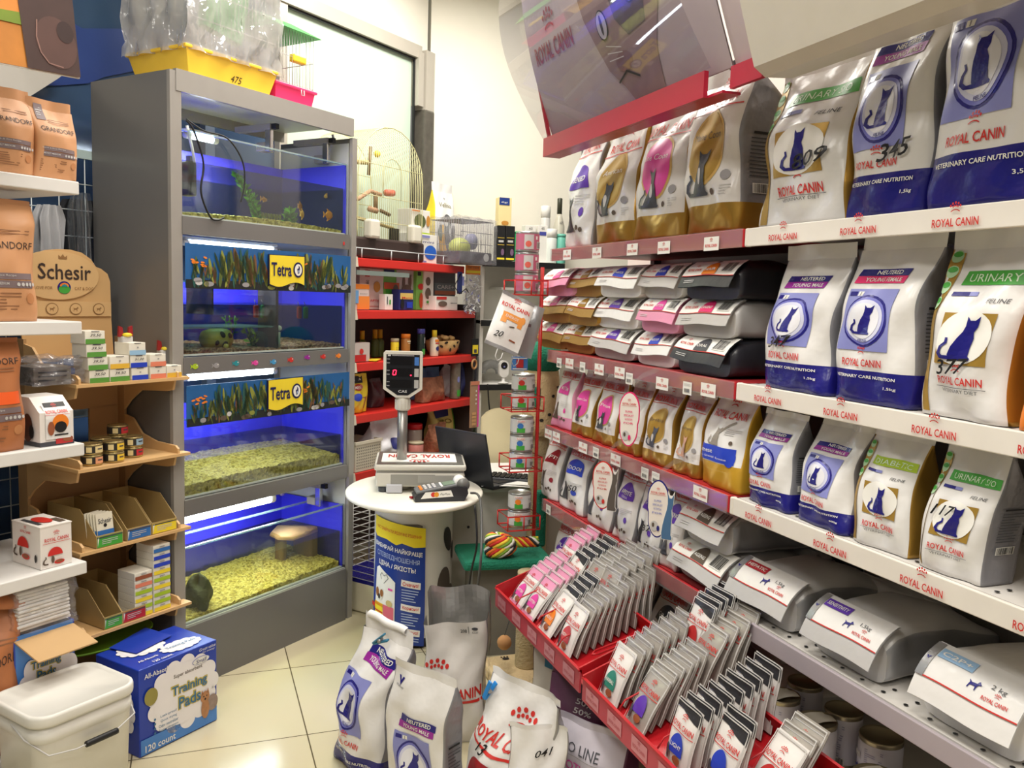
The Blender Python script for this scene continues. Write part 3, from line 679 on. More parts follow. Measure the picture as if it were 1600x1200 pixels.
def cat_sil(mb, S, x, z, h, m_=NAVY, lay=4):
    mb.poly(S, CAT, x, z, h, h, m_, lay); mb.poly(S, TAIL, x, z, h, h, m_, lay)
def cat_ring(mb, S, x, z, w, h, sk=0.0, feline=True):
    """lavender square, blue-rimmed pale oval and seated navy cat"""
    mb.rect(S, x, z, w, h, LAV, 1, sk=sk)
    mb.ell(S, x + w * .02, z - h * .02, w * .44, h * .42, NAVY, 2, 28, 3, rot=-.15); mb.ell(S, x + w * .02, z - h * .02, w * .40, h * .385, mat('mid_lavender', (110, 112, 190), .35), 3, 28, 3, rot=-.15)
    mb.ell(S, x + w * .02, z - h * .02, w * .36, h * .345, mat('pale_lavender', (206, 208, 230), .35), 4, 28, 3, rot=-.15); mb.ell(S, x + w * .02, z - h * .02, w * .30, h * .29, mat('pale_disc', (226, 226, 232), .35), 5, 28, 3, rot=-.15)
    cat_sil(mb, S, x + w * .06, z - h * .24, h * .48, NAVY, 6)
    if feline: mb.text(S, 'FELINE', x + w * .04, z - h * .335, w * .22, h * .04, NAVY, 6)
    mb.rect(S, x - w * .36, z + h * .42, w * .16, h * .07, NAVY, 2); mb.rect(S, x - w * .2, z + h * .42, w * .11, h * .07, PAPER, 2); mb.rect(S, x - w * .2, z + h * .42, w * .02, h * .06, GREY, 3)
def stroke_text(mb, S, t, x, z, w, h, rot=0.1, lay=7): mb.text(S, t, x, z, w, h, INK, lay, .010, .35, rot)
def d_neutered(sex='YOUNG MALE', weight='1,5kg', price=None, sk=0.0, red=PURPLE, zlab=.74):
    def d(mb, b):
        S, w, h = b.S, b.w, b.h
        mb.rect(S, -.02 * w, h * zlab + h * .022, w * .62, h * .04, NAVY, 1, sk=.02 * w); mb.rect(S, -.035 * w, h * zlab - h * .02, w * .62, h * .042, red, 1, sk=.02 * w)
        mb.text(S, 'NEUTERED', .03 * w, h * zlab + h * .022, w * .36, h * .024, PAPER, 2, .015, .1); mb.text(S, sex, .0, h * zlab - h * .02, w * .46, h * .024, PAPER, 2, .015, .1)
        cat_ring(mb, S, -.07 * w, h * .485, w * .62, h * .36, sk * w)
        mb.royal(S, -.07 * w, h * .235, w * .48)
        mb.text(S, 'VETERINARY CARE NUTRITION', -.02 * w, h * .155, w * .74, h * .018, PAPER, 2, .02); mb.text(S, weight, w * .3, h * .10, w * .13, h * .02, PAPER, 2, .01)
        if price: stroke_text(mb, S, price, (.14 if price == '345' else -.12) * w, h * (.285 if price == '345' else .33), w * .40, h * .075)
    return d
def style_neut(h): return (WHITE, GUSSET, SILVER, [(0, h * .19, NAVY, NAVY)])
def d_urinary(title='URINARY S/O', colr=GREEN, price=None, stripe=True, wave=0.0, zt=.74):
    def d(mb, b):
        S, w, h = b.S, b.w, b.h
        mb.rect(S, .1 * w, h * zt, w * .72, h * .075, colr, 1, st=.02); mb.text(S, title, .1 * w, h * zt, w * .58, h * .042, mat('pale_green_letter', (214, 236, 206), .4), 2, .0)
        mb.text(S, 'FELINE', .26 * w, h * .62, w * .2, h * .022, DGREY, 1, .0, .2)
        mb.rect(S, -.2 * w, h * .655, w * .18, h * .022, NAVY, 1); mb.rect(S, -.06 * w, h * .655, w * .1, h * .022, LAV, 1)
        mb.rect(S, .03 * w, h * .42, w * .56, h * .27, GOLD, 1); mb.ell(S, .03 * w, h * .43, w * .29, h * .145, PAPER, 2, 28, 3)
        cat_sil(mb, S, .06 * w, h * .31, h * .23, NAVY, 4)
        mb.royal(S, .04 * w, h * .20, w * .5); mb.rect(S, .04 * w, h * .165, w * .56, h * .003, DGREY, 2); mb.text(S, 'VETERINARY DIET', .04 * w, h * .148, w * .42, h * .018, DGREY, 2, 0)
        if stripe:
            mb.rect(S, -.42 * w, h * .45, w * .13, h * .86, GOLD, 1, st=.02)
            for k in range(4): mb.ell(S, -.42 * w, h * (.86 - .085 * k), w * .055, h * .035, mat('pale_green_icon', (176, 214, 168), .4), 2, 14, 2); mb.ell(S, -.42 * w, h * (.872 - .085 * k), w * .045, h * .016, GREEN, 3, 12, 1)
        if price: stroke_text(mb, S, price[0], price[1] * w, h * price[2], w * .38, h * .08, lay=9)
    return d
def d_breed(word, oval, animal=DGREY, top=True, price=None, tcol=PAPER):
    def d(mb, b):
        S, w, h = b.S, b.w, b.h
        if top: mb.rect(S, 0, h * .845, w * .93, h * .10, mat('rosy_grey_band', (176, 138, 138), .4), 1, st=.02)
        mb.royal(S, .0, h * (.835 if top else .78), w * .74, None, 3); mb.rect(S, 0, h * .775 if top else h * .72, w * .92, h * .008, RED, 2, st=.02)
        mb.ell(S, .02 * w, h * .5, w * .30, h * .225, mat('gold_edge', (206, 170, 96), .4), 1, 26, 3, rot=-.1); mb.ell(S, .02 * w, h * .5, w * .275, h * .208, oval, 2, 26, 3, rot=-.1)
        mb.text(S, word, .02 * w, h * .57, w * .44, h * .042, tcol, 4, -.003)
        cat_sil(mb, S, -.02 * w, h * .22, h * .27, animal, 5); mb.ell(S, -.02 * w, h * .34, w * .035, h * .05, LGREY, 6, 12, 1)
        mb.ell(S, .33 * w, h * .33, w * .06, h * .03, GREY, 2, 12, 1); mb.ell(S, .16 * w, h * .24, w * .03, h * .02, BROWN, 2, 8, 1); mb.lines(S, .34 * w, h * .27, w * .14, 4, h * .016, LGREY)
        if price: stroke_text(mb, S, price, -.1 * w, h * .36, w * .3, h * .07)
    return d
def style_breed(h): return (WHITE, GOLDF, GOLDF, [(0, h * .17, GOLDF, GOLDF)])
def d_adult(word, dome, animal=DGREY, sub=None, price=None, wide=.6, rosy=True, dz=.56):
    def d(mb, b):
        S, w, h = b.S, b.w, b.h
        if rosy: mb.rect(S, 0, h * .875, w * .93, h * .07, mat('rosy_grey_band', (176, 138, 138), .4), 1, st=.02)
        mb.royal(S, 0, h * .86, w * .72, None, 3); mb.rect(S, 0, h * .805, w * .95, h * .008, RED, 2, st=.02)
        mb.ell(S, .04 * w, h * dz, w * wide / 2, h * .21, dome, 1, 18, 3, a0=0, a1=PI)
        mb.text(S, word, .04 * w, h * (dz + .085), w * wide * .74, h * .05, PAPER, 3, .012)
        if sub: mb.text(S, sub, .04 * w, h * (dz + .03), w * wide * .5, h * .026, PAPER, 3, 0)
        cat_sil(mb, S, -.2 * w, h * .14, h * .30, animal, 2); mb.ell(S, .2 * w, h * .3, w * .07, h * .04, dome, 1, 12, 1)
        for k in range(3): mb.ell(S, w * (.06 + .09 * k), h * (.15 + .02 * (k % 2)), w * .04, h * .022, BROWN, 2, 8, 1)
        mb.lines(S, .2 * w, h * .44, w * .4, 4, h * .022, LGREY)
        if price: stroke_text(mb, S, price, .1 * w, h * .36, w * .42, h * .085)
    return d

# ---------------- bag lying on the shelf with its folded end toward the aisle
def lying_bag(loc, rz, w, L, h, mats, word, dome, label, seed=1, cat='pet food bag', name='pet_food_bag', group=None, flapc=None, lip=.045, skew=0.0, dogword=None):
    """local x across, -y toward the aisle; the folded end flap slopes forward over the block bottom"""
    rn = random.Random(seed); bodym, sidem, labelm = mats; mb = MB(); ph = rn.uniform(0, 6)
    NY = 12
    def prof(a, b):   # a around (0..1), b along length 0 front .. 1 back
        k = (1 - .35 * max(0, (b - .55) / .45) ** 1.5); hh = h * k * (1 if b > .07 else (.80 + .20 * (b / .07) ** .5)); ww = w * (1 - .04 * b)
        t = 2 * PI * a; n = 5; c, s_ = math.cos(t), math.sin(t)
        x = ww / 2 * math.copysign(abs(c) ** (2 / n), c); z = hh / 2 + hh / 2 * math.copysign(abs(s_) ** (2 / n), s_)
        z += .004 * math.sin(x * 40 + b * 9 + ph) * (1 if s_ > 0 else 0) + .012 * h / .1 * math.sin(PI * b) * (1 - (2 * x / ww) ** 2) * (1 if s_ > 0.3 else 0)
        x += .004 * math.sin(b * 17 + ph)
        return (x, b * L, max(z, 0.0005))
    NA = 28
    vs = [prof(i / NA, j / NY) for j in range(NY + 1) for i in range(NA)]
    fs = []; 
    mb2 = MB()
    for j in range(NY):
        for i in range(NA):
            k = (i + 1) % NA; am = (i + .5) / NA; side = abs(math.cos(2 * PI * am)) > .93
            mb.add([vs[j * NA + i], vs[j * NA + k], vs[(j + 1) * NA + k], vs[(j + 1) * NA + i]], [(3, 2, 1, 0)], sidem if side else bodym, True)
    mb.add([vs[i] for i in range(NA)], [tuple(range(NA))], bodym); mb.add([vs[NY * NA + i] for i in range(NA)], [tuple(range(NA - 1, -1, -1))], bodym)
    o = mb.build(name, loc=loc, rz=rz); merge_smooth(o); tag(o, label, cat, group)
    # flap: from the top of the bag at y ~ .1L down and forward
    y0, z0 = .035, h * 1.06; y1, z1 = -lip, h * .34
    FL = math.hypot(y0 - y1, z0 - z1) * 1.08; fw = w * .99
    def F(x, v, off):     # v 0 at the lip .. FL at the top
        q = v / FL; bend = .010 * math.sin(PI * q) * (h / .1); nx = (z0 - z1) / FL; 
        y = y1 + (y0 - y1) * q - bend * .6 - off * .7; z = z1 + (z0 - z1) * q + bend + off * .7 + .0022 * math.sin(x * 30 + ph) * (1 - q) + skew * x * (1 - q)
        return (x, y, z)
    fb = MB(); fm = flapc or bodym
    fb.grid(lambda a, b: F((a - .5) * fw, b * FL, .0012), 12, 8, fm); fb.grid(lambda a, b: F((.5 - a) * fw, b * FL, -.0012), 12, 8, fm)
    if labelm:
        l0, l1 = FL * .30, FL * .97
        fb.rect(F, 0, (l0 + l1) / 2, fw * .995, l1 - l0, labelm, 3, st=.025); fb.rect(F, 0, l0, fw * .995, FL * .02, RED, 4)
        if dogword is None:
            fb.royal(F, -fw * .30, FL * .50, fw * .26, None, 5)
            fb.ell(F, fw * .02, FL * .32, fw * .13, FL * .48, dome, 5, 16, 2, a0=0, a1=PI); fb.text(F, word, fw * .02, FL * .48, fw * .2, FL * .10, PAPER, 7, .01)
            fb.bars(F, fw * .33, FL * .60, fw * .2, FL * .36, 6, seed)
            fb.lines(F, -fw * .3, FL * .17, fw * .2, 2, FL * .05, LGREY, 3)
        else:
            tcol, wt = dogword; fb.rect(F, -fw * .455, FL * .63, fw * .085, FL * .68, SILVER, 5); fb.poly(F, [(-.5, .5), (0, -.4), (.5, .5), (.2, .5), (0, .1), (-.2, .5)], -fw * .455, FL * .6, fw * .05, fw * .04, NAVY, 6)
            fb.rect(F, -fw * .22, FL * .78, fw * .36, FL * .2, tcol, 5); fb.text(F, word, -fw * .22, FL * .78, fw * .3, FL * .09, PAPER, 6, .012)
            fb.poly(F, DOG, fw * .04, FL * .45, fw * .11, fw * .1, NAVY, 5); fb.text(F, wt, fw * .24, FL * .62, fw * .14, FL * .1, DGREY, 5, 0)
            fb.royal(F, fw * .26, FL * .42, fw * .24, None, 5)
    fb.build('folded_flap', o)
    return o
# ================================================================ right-hand shelving
XF = 1.30; ZR = [1.636, 1.25, .955, .66, .33]; YB = 1.835
REDM = mat('red_metal_rail', (196, 36, 44), .35); CLEAR = film('clear_plastic_strip', (.95, .95, .95), .05, .05, .12, (225, 222, 220))
RAILW = mat('white_price_rail', (232, 226, 216), .45); SHELFM = mat('white_shelf_steel', (214, 210, 204), .45); BACKM = mat('shelf_back_panel', (120, 116, 114), .5); DARKM = mat('dark_shelf_back', (60, 56, 58), .6)
GS = lambda Y0: (lambda x, z, o: (XF - .006 - o, Y0 - x, z))      # printing on a rail, x to the viewer's right
def gondola(name, label, y0, y1, rail_m, shelf_m, card, zr, uprights):
    g = empty(name, label, 'shelving unit', (0, 0, 0)); L = y1 - y0; yc = (y0 + y1) / 2
    MB().box((1.765, yc, 1.05), (.02, L, 2.1), BACKM).build('back_panel', g)
    for y in uprights: MB().box((1.74, y, 1.05), (.03, .03, 2.1), DGREY).build('upright', g)
    for i, z in enumerate(zr):
        s_ = MB(); s_.box((1.53, yc, z - .012), (.43, L - .004, .022), shelf_m)
        if not card:
            for k in range(int(L / .06)):
                for r_ in range(2): s_.ell(lambda x, y, o, z=z: (x, y, z + o), 1.335 + r_ * .03, y0 + .04 + k * .06, .005, .005, BLACK, 1, 8, 1)
        s_.build('shelf', g)
        rl = MB(); h = .045
        rl.box((XF + .001, yc, z - h / 2 + .002), (.010, L - .008, h), rail_m if card or i < 3 else mat('shaded_lilac_rail', (178, 168, 174), .35), bev=.002)  # two lowest white-unit rails: shadow mixed into the lilac plastic colour
        if card: rl.box((XF - .0075, yc, z - h / 2 + .002), (.003, L - .01, h * 1.05), CLEAR)
        else:
            n = 0
            for Y in LOGO_Y[i]: rl.royal(GS(Y), 0, z - h * .60, .102, None, 1)
            for e in (y0 + .004, y1 - .002): rl.box((XF + .002, e, z - h / 2 + .002), (.018, .012, h * 1.02), RAILW, bev=.004)
        ro = rl.build('price_rail', g)
        if card:
            for k, (px, py, kind) in enumerate(CARDS[i]):
                p = onX(px, py, XF - .01); w = .07 if kind == 'logo' else .045
                cm = MB(); S = lambda x, z_, o, p=p: (XF - .0095 - o, p.y - x, p.z + z_)
                cm.rect(S, 0, 0, w, .036, PAPER, 0, st=1)
                if kind == 'logo': cm.royal(S, 0, -.005, w * .8, None, 1)
                else: cm.lines(S, 0, .012, w * .8, 2, .004, LGREY, 1); cm.bars(S, 0, -.006, w * .6, .010, 2, k)
                cm.build('rail_card', ro)
    return g
def q8(lst): return [(840 + x * .225, 560 + y * .225, k) for x, y, k in lst]
def q7(lst): return [(840 + x * .225, 370 + y * .225, k) for x, y, k in lst]
CARDS = [q7([(205, 125, 'logo'), (412, 110, 'logo'), (658, 88, 'logo'), (877, 75, 'logo'), (1207, 48, 'logo')]),
         q7([(150, 875, 'p'), (222, 880, 'logo'), (312, 905, 'p'), (428, 920, 'logo'), (570, 945, 'logo'), (637, 985, 'p'), (865, 1020, 'logo'), (1040, 1052, 'p'), (1185, 1065, 'logo')]),
         q8([(75, 525, 'logo'), (130, 545, 'logo'), (315, 620, 'logo'), (405, 655, 'p'), (542, 705, 'logo'), (745, 800, 'p'), (820, 832, 'p'), (1130, 938, 'logo')]),
         q8([(75, 1050, 'p')]), []]
LOGO_Y = [[onX(x, y, XF).y for x, y in [(1227, 365), (1345, 352), (1497, 338), ]] + [.95],
          [onX(x, y, XF).y for x, y in [(1203, 625), (1317, 645), (1463, 675)]] + [.98, .88],
          [onX(x, y, XF).y for x, y in [(1188, 815), (1300, 860), (1443, 920)]] + [.96], [], []]
gondola('shelving_unit', 'shelving unit with red price rails and small logo cards', YB, 3.075, REDM, mat('red_shelf_steel', (168, 40, 44), .45), True, ZR, (YB + .02, 3.05))
gondola('shelving_unit', 'shelving unit with wide white price rails, nearest on the right', .80, YB - .008, RAILW, SHELFM, False, ZR, (.82,))

def span(px0, px1, py, X=XF + .02):
    a, b = onX(px0, py, X).y, onX(px1, py, X).y
    return (a + b) / 2, a - b
def stand(px0, px1, py, z, h, d, style, design, label, X=XF + .022, seed=1, rot=0.0, wk=1.0, **k):
    yc, w = span(px0, px1, py, X); w *= wk
    k.setdefault('amp', 1.45); b = Bag(w, h, d, seed=seed, **{a: k.pop(a) for a in list(k) if a in ('lean', 'seal', 'full', 'fr', 'amp', 'n', 'curl')})
    return make_bag(b, style, design, (X, yc, z + .001), GRZ + rot, label, seed_name(label), **k)
def seed_name(label): return 'pet_food_bag'
Z1, Z2, Z3, Z4, Z5 = ZR
# ---- top row, red unit
h = .44
stand(882, 922, 375, Z1, .42, .12, (WHITE, SILVER, SILVER), d_adult('SENSED', VIOLET, DGREY, dz=.5, rosy=False), 'silver white bag with a violet corner, leftmost on the top red shelf', seed=3, wk=1.02, lean=.02)
stand(925, 986, 372, Z1, .42, .14, style_breed(.42), d_breed('American', GOLD, DGREY, False), 'gold bottomed bag with a gold oval, left of the pink oval bag', seed=4, lean=.02, wk=.98)
stand(986, 1062, 370, Z1, .43, .15, style_breed(.43), d_breed('Maine Coon', HOT, DGREY, False), 'gold bottomed bag with a pink oval on the top red shelf', seed=5, lean=.02)
stand(1064, 1147, 366, Z1, .46, .16, (WHITE, GUSSET, GOLDF, [(0, .078, GOLDF, GOLDF)]), d_breed('Maine Coon', GOLD, DGREY, False, tcol=BROWN), 'tall gold oval bag with dark grey side text, right end of the top red shelf', seed=6, lean=.01, full=.7)
stand(1000, 1060, 330, Z1, .45, .14, (GOLDF, GOLDF, GOLDF), lambda mb, b: None, 'plain gold bag behind the pink oval bag on top', X=1.53, seed=7)
stand(1090, 1160, 330, Z1, .47, .12, (GOLDF, GOLDF, GOLDF), lambda mb, b: None, 'plain gold bag behind the tall gold oval bag on top', X=1.53, seed=8)
# ---- top row, white unit
stand(1180, 1312, 358, Z1, .40, .13, (WHITE, GOLDF, SILVER), d_urinary('URINARY S/O', GREEN, ('809', .19, .365)), 'urinary diet cat bag with handwritten 809 on the top white shelf', seed=9, lean=.02)
stand(1315, 1440, 340, Z1, .46, .12, style_neut(.46), d_neutered('YOUNG MALE', '1,5kg', '345', .05), 'young male cat bag with handwritten 345 on the top white shelf', seed=10, lean=.03, X=XF + .03)
stand(1442, 1640, 330, Z1, .52, .16, style_neut(.52), d_neutered('YOUNG MALE', '3,5kg', None, .06), 'largest lavender cat bag cut by the right edge, top white shelf', seed=11, lean=.02)
o = stand(1240, 1290, 300, Z1, .455, .10, (GOLDF, GOLDF, GOLDF), d_urinary('URINARY', GREEN), 'gold bag with green icons standing behind the bag priced 809', X=1.56, seed=12)
stand(1292, 1330, 300, Z1, .47, .08, (mat('pale_gold_print', (214, 186, 96), .4), GOLDF, GOLDF), lambda mb, b: mb.poly(b.S, [(-.5, .5), (0, -.4), (.5, .5), (.2, .5), (0, .1), (-.2, .5)], 0, b.h * .8, .05, .05, NAVY, 1), 'pale gold bag with a navy mark behind the bag priced 809', X=1.56, seed=13)
# ---- second row, white unit
stand(1186, 1288, 592, Z2, .345, .11, style_neut(.345), d_neutered('YOUNG MALE', '1,5kg', '347'), 'young male cat bag with handwritten 347 on the second white shelf', seed=14, lean=.03)
stand(1292, 1418, 622, Z2, .36, .12, style_neut(.36), d_neutered('YOUNG FEMALE', '1,5kg', None, .03, MAGENTA), 'young female cat bag with a pink title stripe on the second white shelf', seed=15, lean=.03, wk=.97)
stand(1428, 1572, 650, Z2, .352, .13, (WHITE, GOLDF, SILVER), d_urinary('URINARY', GREEN, ('377', .0, .275)), 'urinary diet cat bag with handwritten 377 on the second white shelf', seed=16, lean=.03, wk=.97)
stand(1590, 1720, 690, Z2, .30, .11, (ORANGE, ORANGE, SILVER), lambda mb, b: None, 'orange bag cut off at the right edge of the second white shelf', seed=17)
for k, (a, b_) in enumerate(((1240, 1330), (1430, 1500))):
    stand(a, b_, 540, Z2, .34, .1, (SILVER, GUSSET, SILVER), lambda mb, b: mb.lines(b.S, 0, b.h * .7, b.w * .7, 12, b.h * .03, DGREY, 1), ['grey printed bag standing behind the second row bag with price 347', 'grey printed bag standing between the pink striped bag and bag 377'][k], X=1.52, seed=18 + k)
# ---- third row, white unit
stand(1163, 1228, 785, Z3, .235, .09, style_neut(.235), d_neutered('YOUNG MALE', '400g'), 'small young male cat bag, leftmost on the third white shelf', seed=20, lean=.02, seal=.06)
stand(1236, 1318, 822, Z3, .235, .09, style_neut(.235), d_neutered('YOUNG MALE', '400g', None, .04), 'small crinkled young male cat bag with crooked title on the third white shelf', seed=21, lean=.045, seal=.06, amp=1.8)
stand(1322, 1412, 858, Z3, .24, .09, (WHITE, GOLDF, GUSSET), d_urinary('DIABETIC', LIME), 'small cat bag with a lime green banner on the third white shelf', seed=22, lean=.03, seal=.06)
stand(1428, 1532, 905, Z3, .25, .10, (WHITE, GUSSET, GUSSET), d_urinary('URINARY S/O', GREEN, ('117', -.10, .485)), 'small urinary cat bag with handwritten 117 on the third white shelf', seed=23, lean=.03, seal=.06)
stand(1590, 1700, 960, Z3, .25, .1, (WHITE, GOLDF, SILVER), d_urinary('URINARY S/O', GREEN), 'small gold edged bag cut by the right edge of the third white shelf', seed=24, lean=.03)
# ---- fourth row, white unit: bags lying down
def lie(px0, px1, py, z, h, L, mats, word, dome, label, X=XF + .05, seed=1, wk=1.0, **k):
    yc, w = span(px0, px1, py, X); return lying_bag((X, yc, z + .001), GRZ, w * wk, L, h, mats, word, dome, label, seed, **k)
GREYF = mat('pale_grey_film', (196, 194, 192), .34, .1, bump=.25)
lie(1150, 1245, 965, Z4, .12, .33, (GREYF, SILVER, WHITE), 'HEPATIC', None, 'lying dog bag with a dark red title on the fourth white shelf', seed=31, dogword=(mat('dark_red_print', (170, 34, 48), .4), '1,5kg'))
lie(1270, 1385, 1030, Z4, .12, .33, (GREYF, SILVER, WHITE), 'SENSITIVITY', None, 'lying dog bag with a violet title on the fourth white shelf', seed=32, dogword=(VIOLET, '1,5kg'))
lie(1440, 1610, 1130, Z4, .13, .34, (WHITE, SILVER, WHITE), 'C2P+', None, 'lying dog bag with a pale blue title marked 2 kg, right edge', seed=33, dogword=(mat('pale_blue_band', (150, 186, 220), .4), '2 kg'))
for k, (a, b_, py, lb) in enumerate(((1178, 1262, 900, 'lying grey dog bag behind the dark red titled one'), (1330, 1450, 930, 'lying grey dog bag with a dog print behind the violet titled one'))):
    o = lie(a, b_, py, Z4, .10, .12, (GREYF, SILVER, None), '', None, lb, X=1.685 - .09, seed=34 + k, lip=.0)
# ---- second row of the red unit: bags lying in three layers, folded ends to the aisle
PK = mat('pink_bag_film', (224, 146, 176), .36, bump=.25); BK = mat('black_bag_film', (44, 44, 50), .3, bump=.25); GD = mat('matt_gold_film', (176, 142, 78), .36, .35, bump=.25); GR = mat('grey_bag_film', (188, 184, 180), .36, bump=.25)
cols = [(846, 890), (889, 934), (935, 1000), (1004, 1064), (1068, 1152)]
lay = [[(GD, GOLDF, HOT, 'KITTEN', 'gold lying bag with a pink dome, bottom layer at the far end'), (GD, GOLDF, GOLD, 'PERSIAN', 'gold lying bag with a gold dome, bottom layer, second from the far end'), (GR, GREYF, VIOLET, 'STERILISED', 'grey lying bag with a violet dome, bottom layer in the middle'), (WHITE, GREYF, BLUE, 'INDOOR', 'pale lying bag with a blue dome, bottom layer beside the black one'), (BK, BK, DGREY, 'ORAL', 'black lying bag with a grey oral dome, bottom layer')],
       [(GD, GOLDF, HOT, 'KITTEN', 'gold lying bag with a pink dome, middle layer at the far end'), (GD, GOLDF, GOLD, 'PERSIAN', 'gold lying bag with a gold dome, middle layer, second from the far end'), (WHITE, GREYF, VIOLET, 'STERILISED', 'white lying bag with a violet dome, middle layer'), (PK, PK, HOT, 'KITTEN', 'pink lying bag in the middle layer beside the grey one'), (GR, GREYF, MAGENTA, 'EXIGENT', 'grey lying bag with a magenta dome, middle layer at the near end')],
       [(PK, PK, HOT, 'KITTEN', 'pink lying bag, topmost at the far end'), (GD, GOLDF, GOLD, 'PERSIAN', 'gold lying bag with a gold dome, top layer'), (WHITE, GREYF, BLUE, 'INDOOR', 'white lying bag with a blue dome, top layer in the middle'), (GR, GREYF, BLUE, 'INDOOR', 'pale grey lying bag with a blue dome, top layer beside the black one'), (BK, BK, ORANGE, 'HAIR', 'black lying bag with an orange dome, top layer')]]
rn = random.Random(77)
for li, row in enumerate(lay):
    for ci, (bm_, sm_, dm, wd_, lb) in enumerate(row):
        a, b = cols[ci]
        sh = -6 + 3 * li if ci > 1 else -4 * (1 - li)
        h_ = .100
        lie(a + sh, b + sh, 520, Z2 + li * .1045, h_, .30, (bm_, sm_, PAPER), wd_, dm, lb, X=XF + .045 + rn.uniform(-.012, .012), seed=100 + li * 5 + ci, wk=.97, lip=.022 + rn.uniform(0, .012), skew=rn.uniform(-.06, .06))
# ---- third row of the red unit
def st3(a, b, py, lb, style, des, sd, z=Z3, h=.235, d=.085, **k):
    return stand(a, b, py, z, h, d, style(h) if callable(style) else style, des, lb, seed=sd, seal=.05, **({'lean': .035} | k))
st3(860, 888, 662, 'small kitten bag with a pink bottom flap, far end of the third red shelf', (WHITE, PINK, SILVER, [(0, .045, PINK, PINK)]), d_adult('KITTEN', HOT, BROWN), 40)
st3(891, 920, 676, 'small gold bag with a pink oval and handwritten 115, third red shelf', style_breed, d_breed('Maine Coon', HOT, DGREY, price='115'), 41)
st3(923, 958, 690, 'small gold bag with a pink oval and handwritten mark, second from the far gold bag', style_breed, d_breed('Persian', HOT, DGREY, price='1'), 42)
st3(962, 996, 704, 'small gold bag half hidden behind the pink edged shelf talker', style_breed, d_breed('British', HOT, DGREY), 43)
st3(1000, 1042, 722, 'small gold bag with a gold oval and a grey cat, third red shelf', style_breed, d_breed('British', GOLD, mat('blue_grey_cat', (70, 74, 90), .5), tcol=BROWN), 44)
st3(1047, 1086, 742, 'small gold bag with a gold oval and a hairless cat, third red shelf', style_breed, d_breed('Sphynx', GOLD, mat('skin_pink_cat', (206, 160, 140), .5), tcol=BROWN), 45)
def d_siam(mb, b):
    S, w, h = b.S, b.w, b.h
    mb.royal(S, 0, h * .80, w * .72, None, 2)
    mb.rect(S, -.05 * w, h * .375, w * .84, h * .17, BLUE, 1, st=.02); mb.ell(S, .28 * w, h * .36, w * .1, h * .1, BLUE, 1, 12, 1)
    mb.text(S, 'Siamese', -.24 * w, h * .40, w * .32, h * .05, PAPER, 3, 0); mb.text(S, 'Thai - Oriental - Burmese', -.08 * w, h * .335, w * .66, h * .022, PAPER, 3, 0)
    cat_sil(mb, S, -.04 * w, h * .47, h * .2, mat('cream_grey_cat', (150, 142, 132), .5), 2); mb.line(S, [(.02 * w, h * .62), (.12 * w, h * .70), (.18 * w, h * .73)], w * .03, mat('cream_grey_cat', (150, 142, 132), .5), 2)
    mb.ell(S, .28 * w, h * .52, w * .03, h * .022, BROWN, 2, 10, 1); mb.lines(S, .25 * w, h * .66, w * .3, 4, h * .02, LGREY); mb.text(S, 'Royal feline nutrition', .0, h * .2, w * .5, h * .015, mat('pale_gold_letter', (224, 196, 120), .4), 2, 0)
YGOLD = mat('yellow_gold_film', (206, 160, 48), .3, .3, bump=.25)
st3(1088, 1150, 765, 'small yellow gold bag with a blue lower band, near end of the third red shelf', (WHITE, YGOLD, YGOLD, [(0, .068, YGOLD, YGOLD)]), d_siam, 46, h=.245, lean=.03)
# ---- fourth row of the red unit
A_ = (WHITE, SILVER, GREYF)
st3(842, 868, 778, 'small white bag with a dark red dome, far end of the fourth red shelf', A_, d_adult('FIT', mat('deep_red_print', (150, 30, 44), .4), BROWN), 50, Z4, .25)
st3(871, 908, 795, 'small white bag titled indoor with handwritten price, fourth red shelf', A_, d_adult('INDOOR', BLUE, DGREY, price='1450', wide=.7), 51, Z4, .25)
st3(912, 950, 815, 'small white bag behind the red edged shelf talker, fourth red shelf', A_, d_adult('STERILISED', VIOLET, DGREY), 52, Z4, .25)
st3(953, 985, 838, 'small white bag titled appetite control in violet, fourth red shelf', A_, d_adult('APPETITE', VIOLET, DGREY, 'CONTROL'), 53, Z4, .25)
st3(988, 1024, 860, 'small white bag titled sterilised with a black cat, fourth red shelf', A_, d_adult('STERILISED', VIOLET, BLACK, price='137'), 54, Z4, .25)
st3(1027, 1056, 885, 'small white bag behind the blue cat shelf talker, fourth red shelf', A_, d_adult('AGEING', VIOLET, DGREY), 55, Z4, .25)
lie(1060, 1140, 905, Z4, .105, .33, (GREYF, SILVER, PAPER), 'AGEING', BROWN, 'lying grey bag with a brown dome, lower of two on the fourth red shelf', seed=60, skew=-.05, X=XF + .04)
lie(1072, 1145, 850, Z4 + .11, .11, .33, (GREYF, SILVER, PAPER), 'AGEING', BROWN, 'lying grey bag with a brown dome, upper of two on the fourth red shelf', seed=61, X=XF + .05)
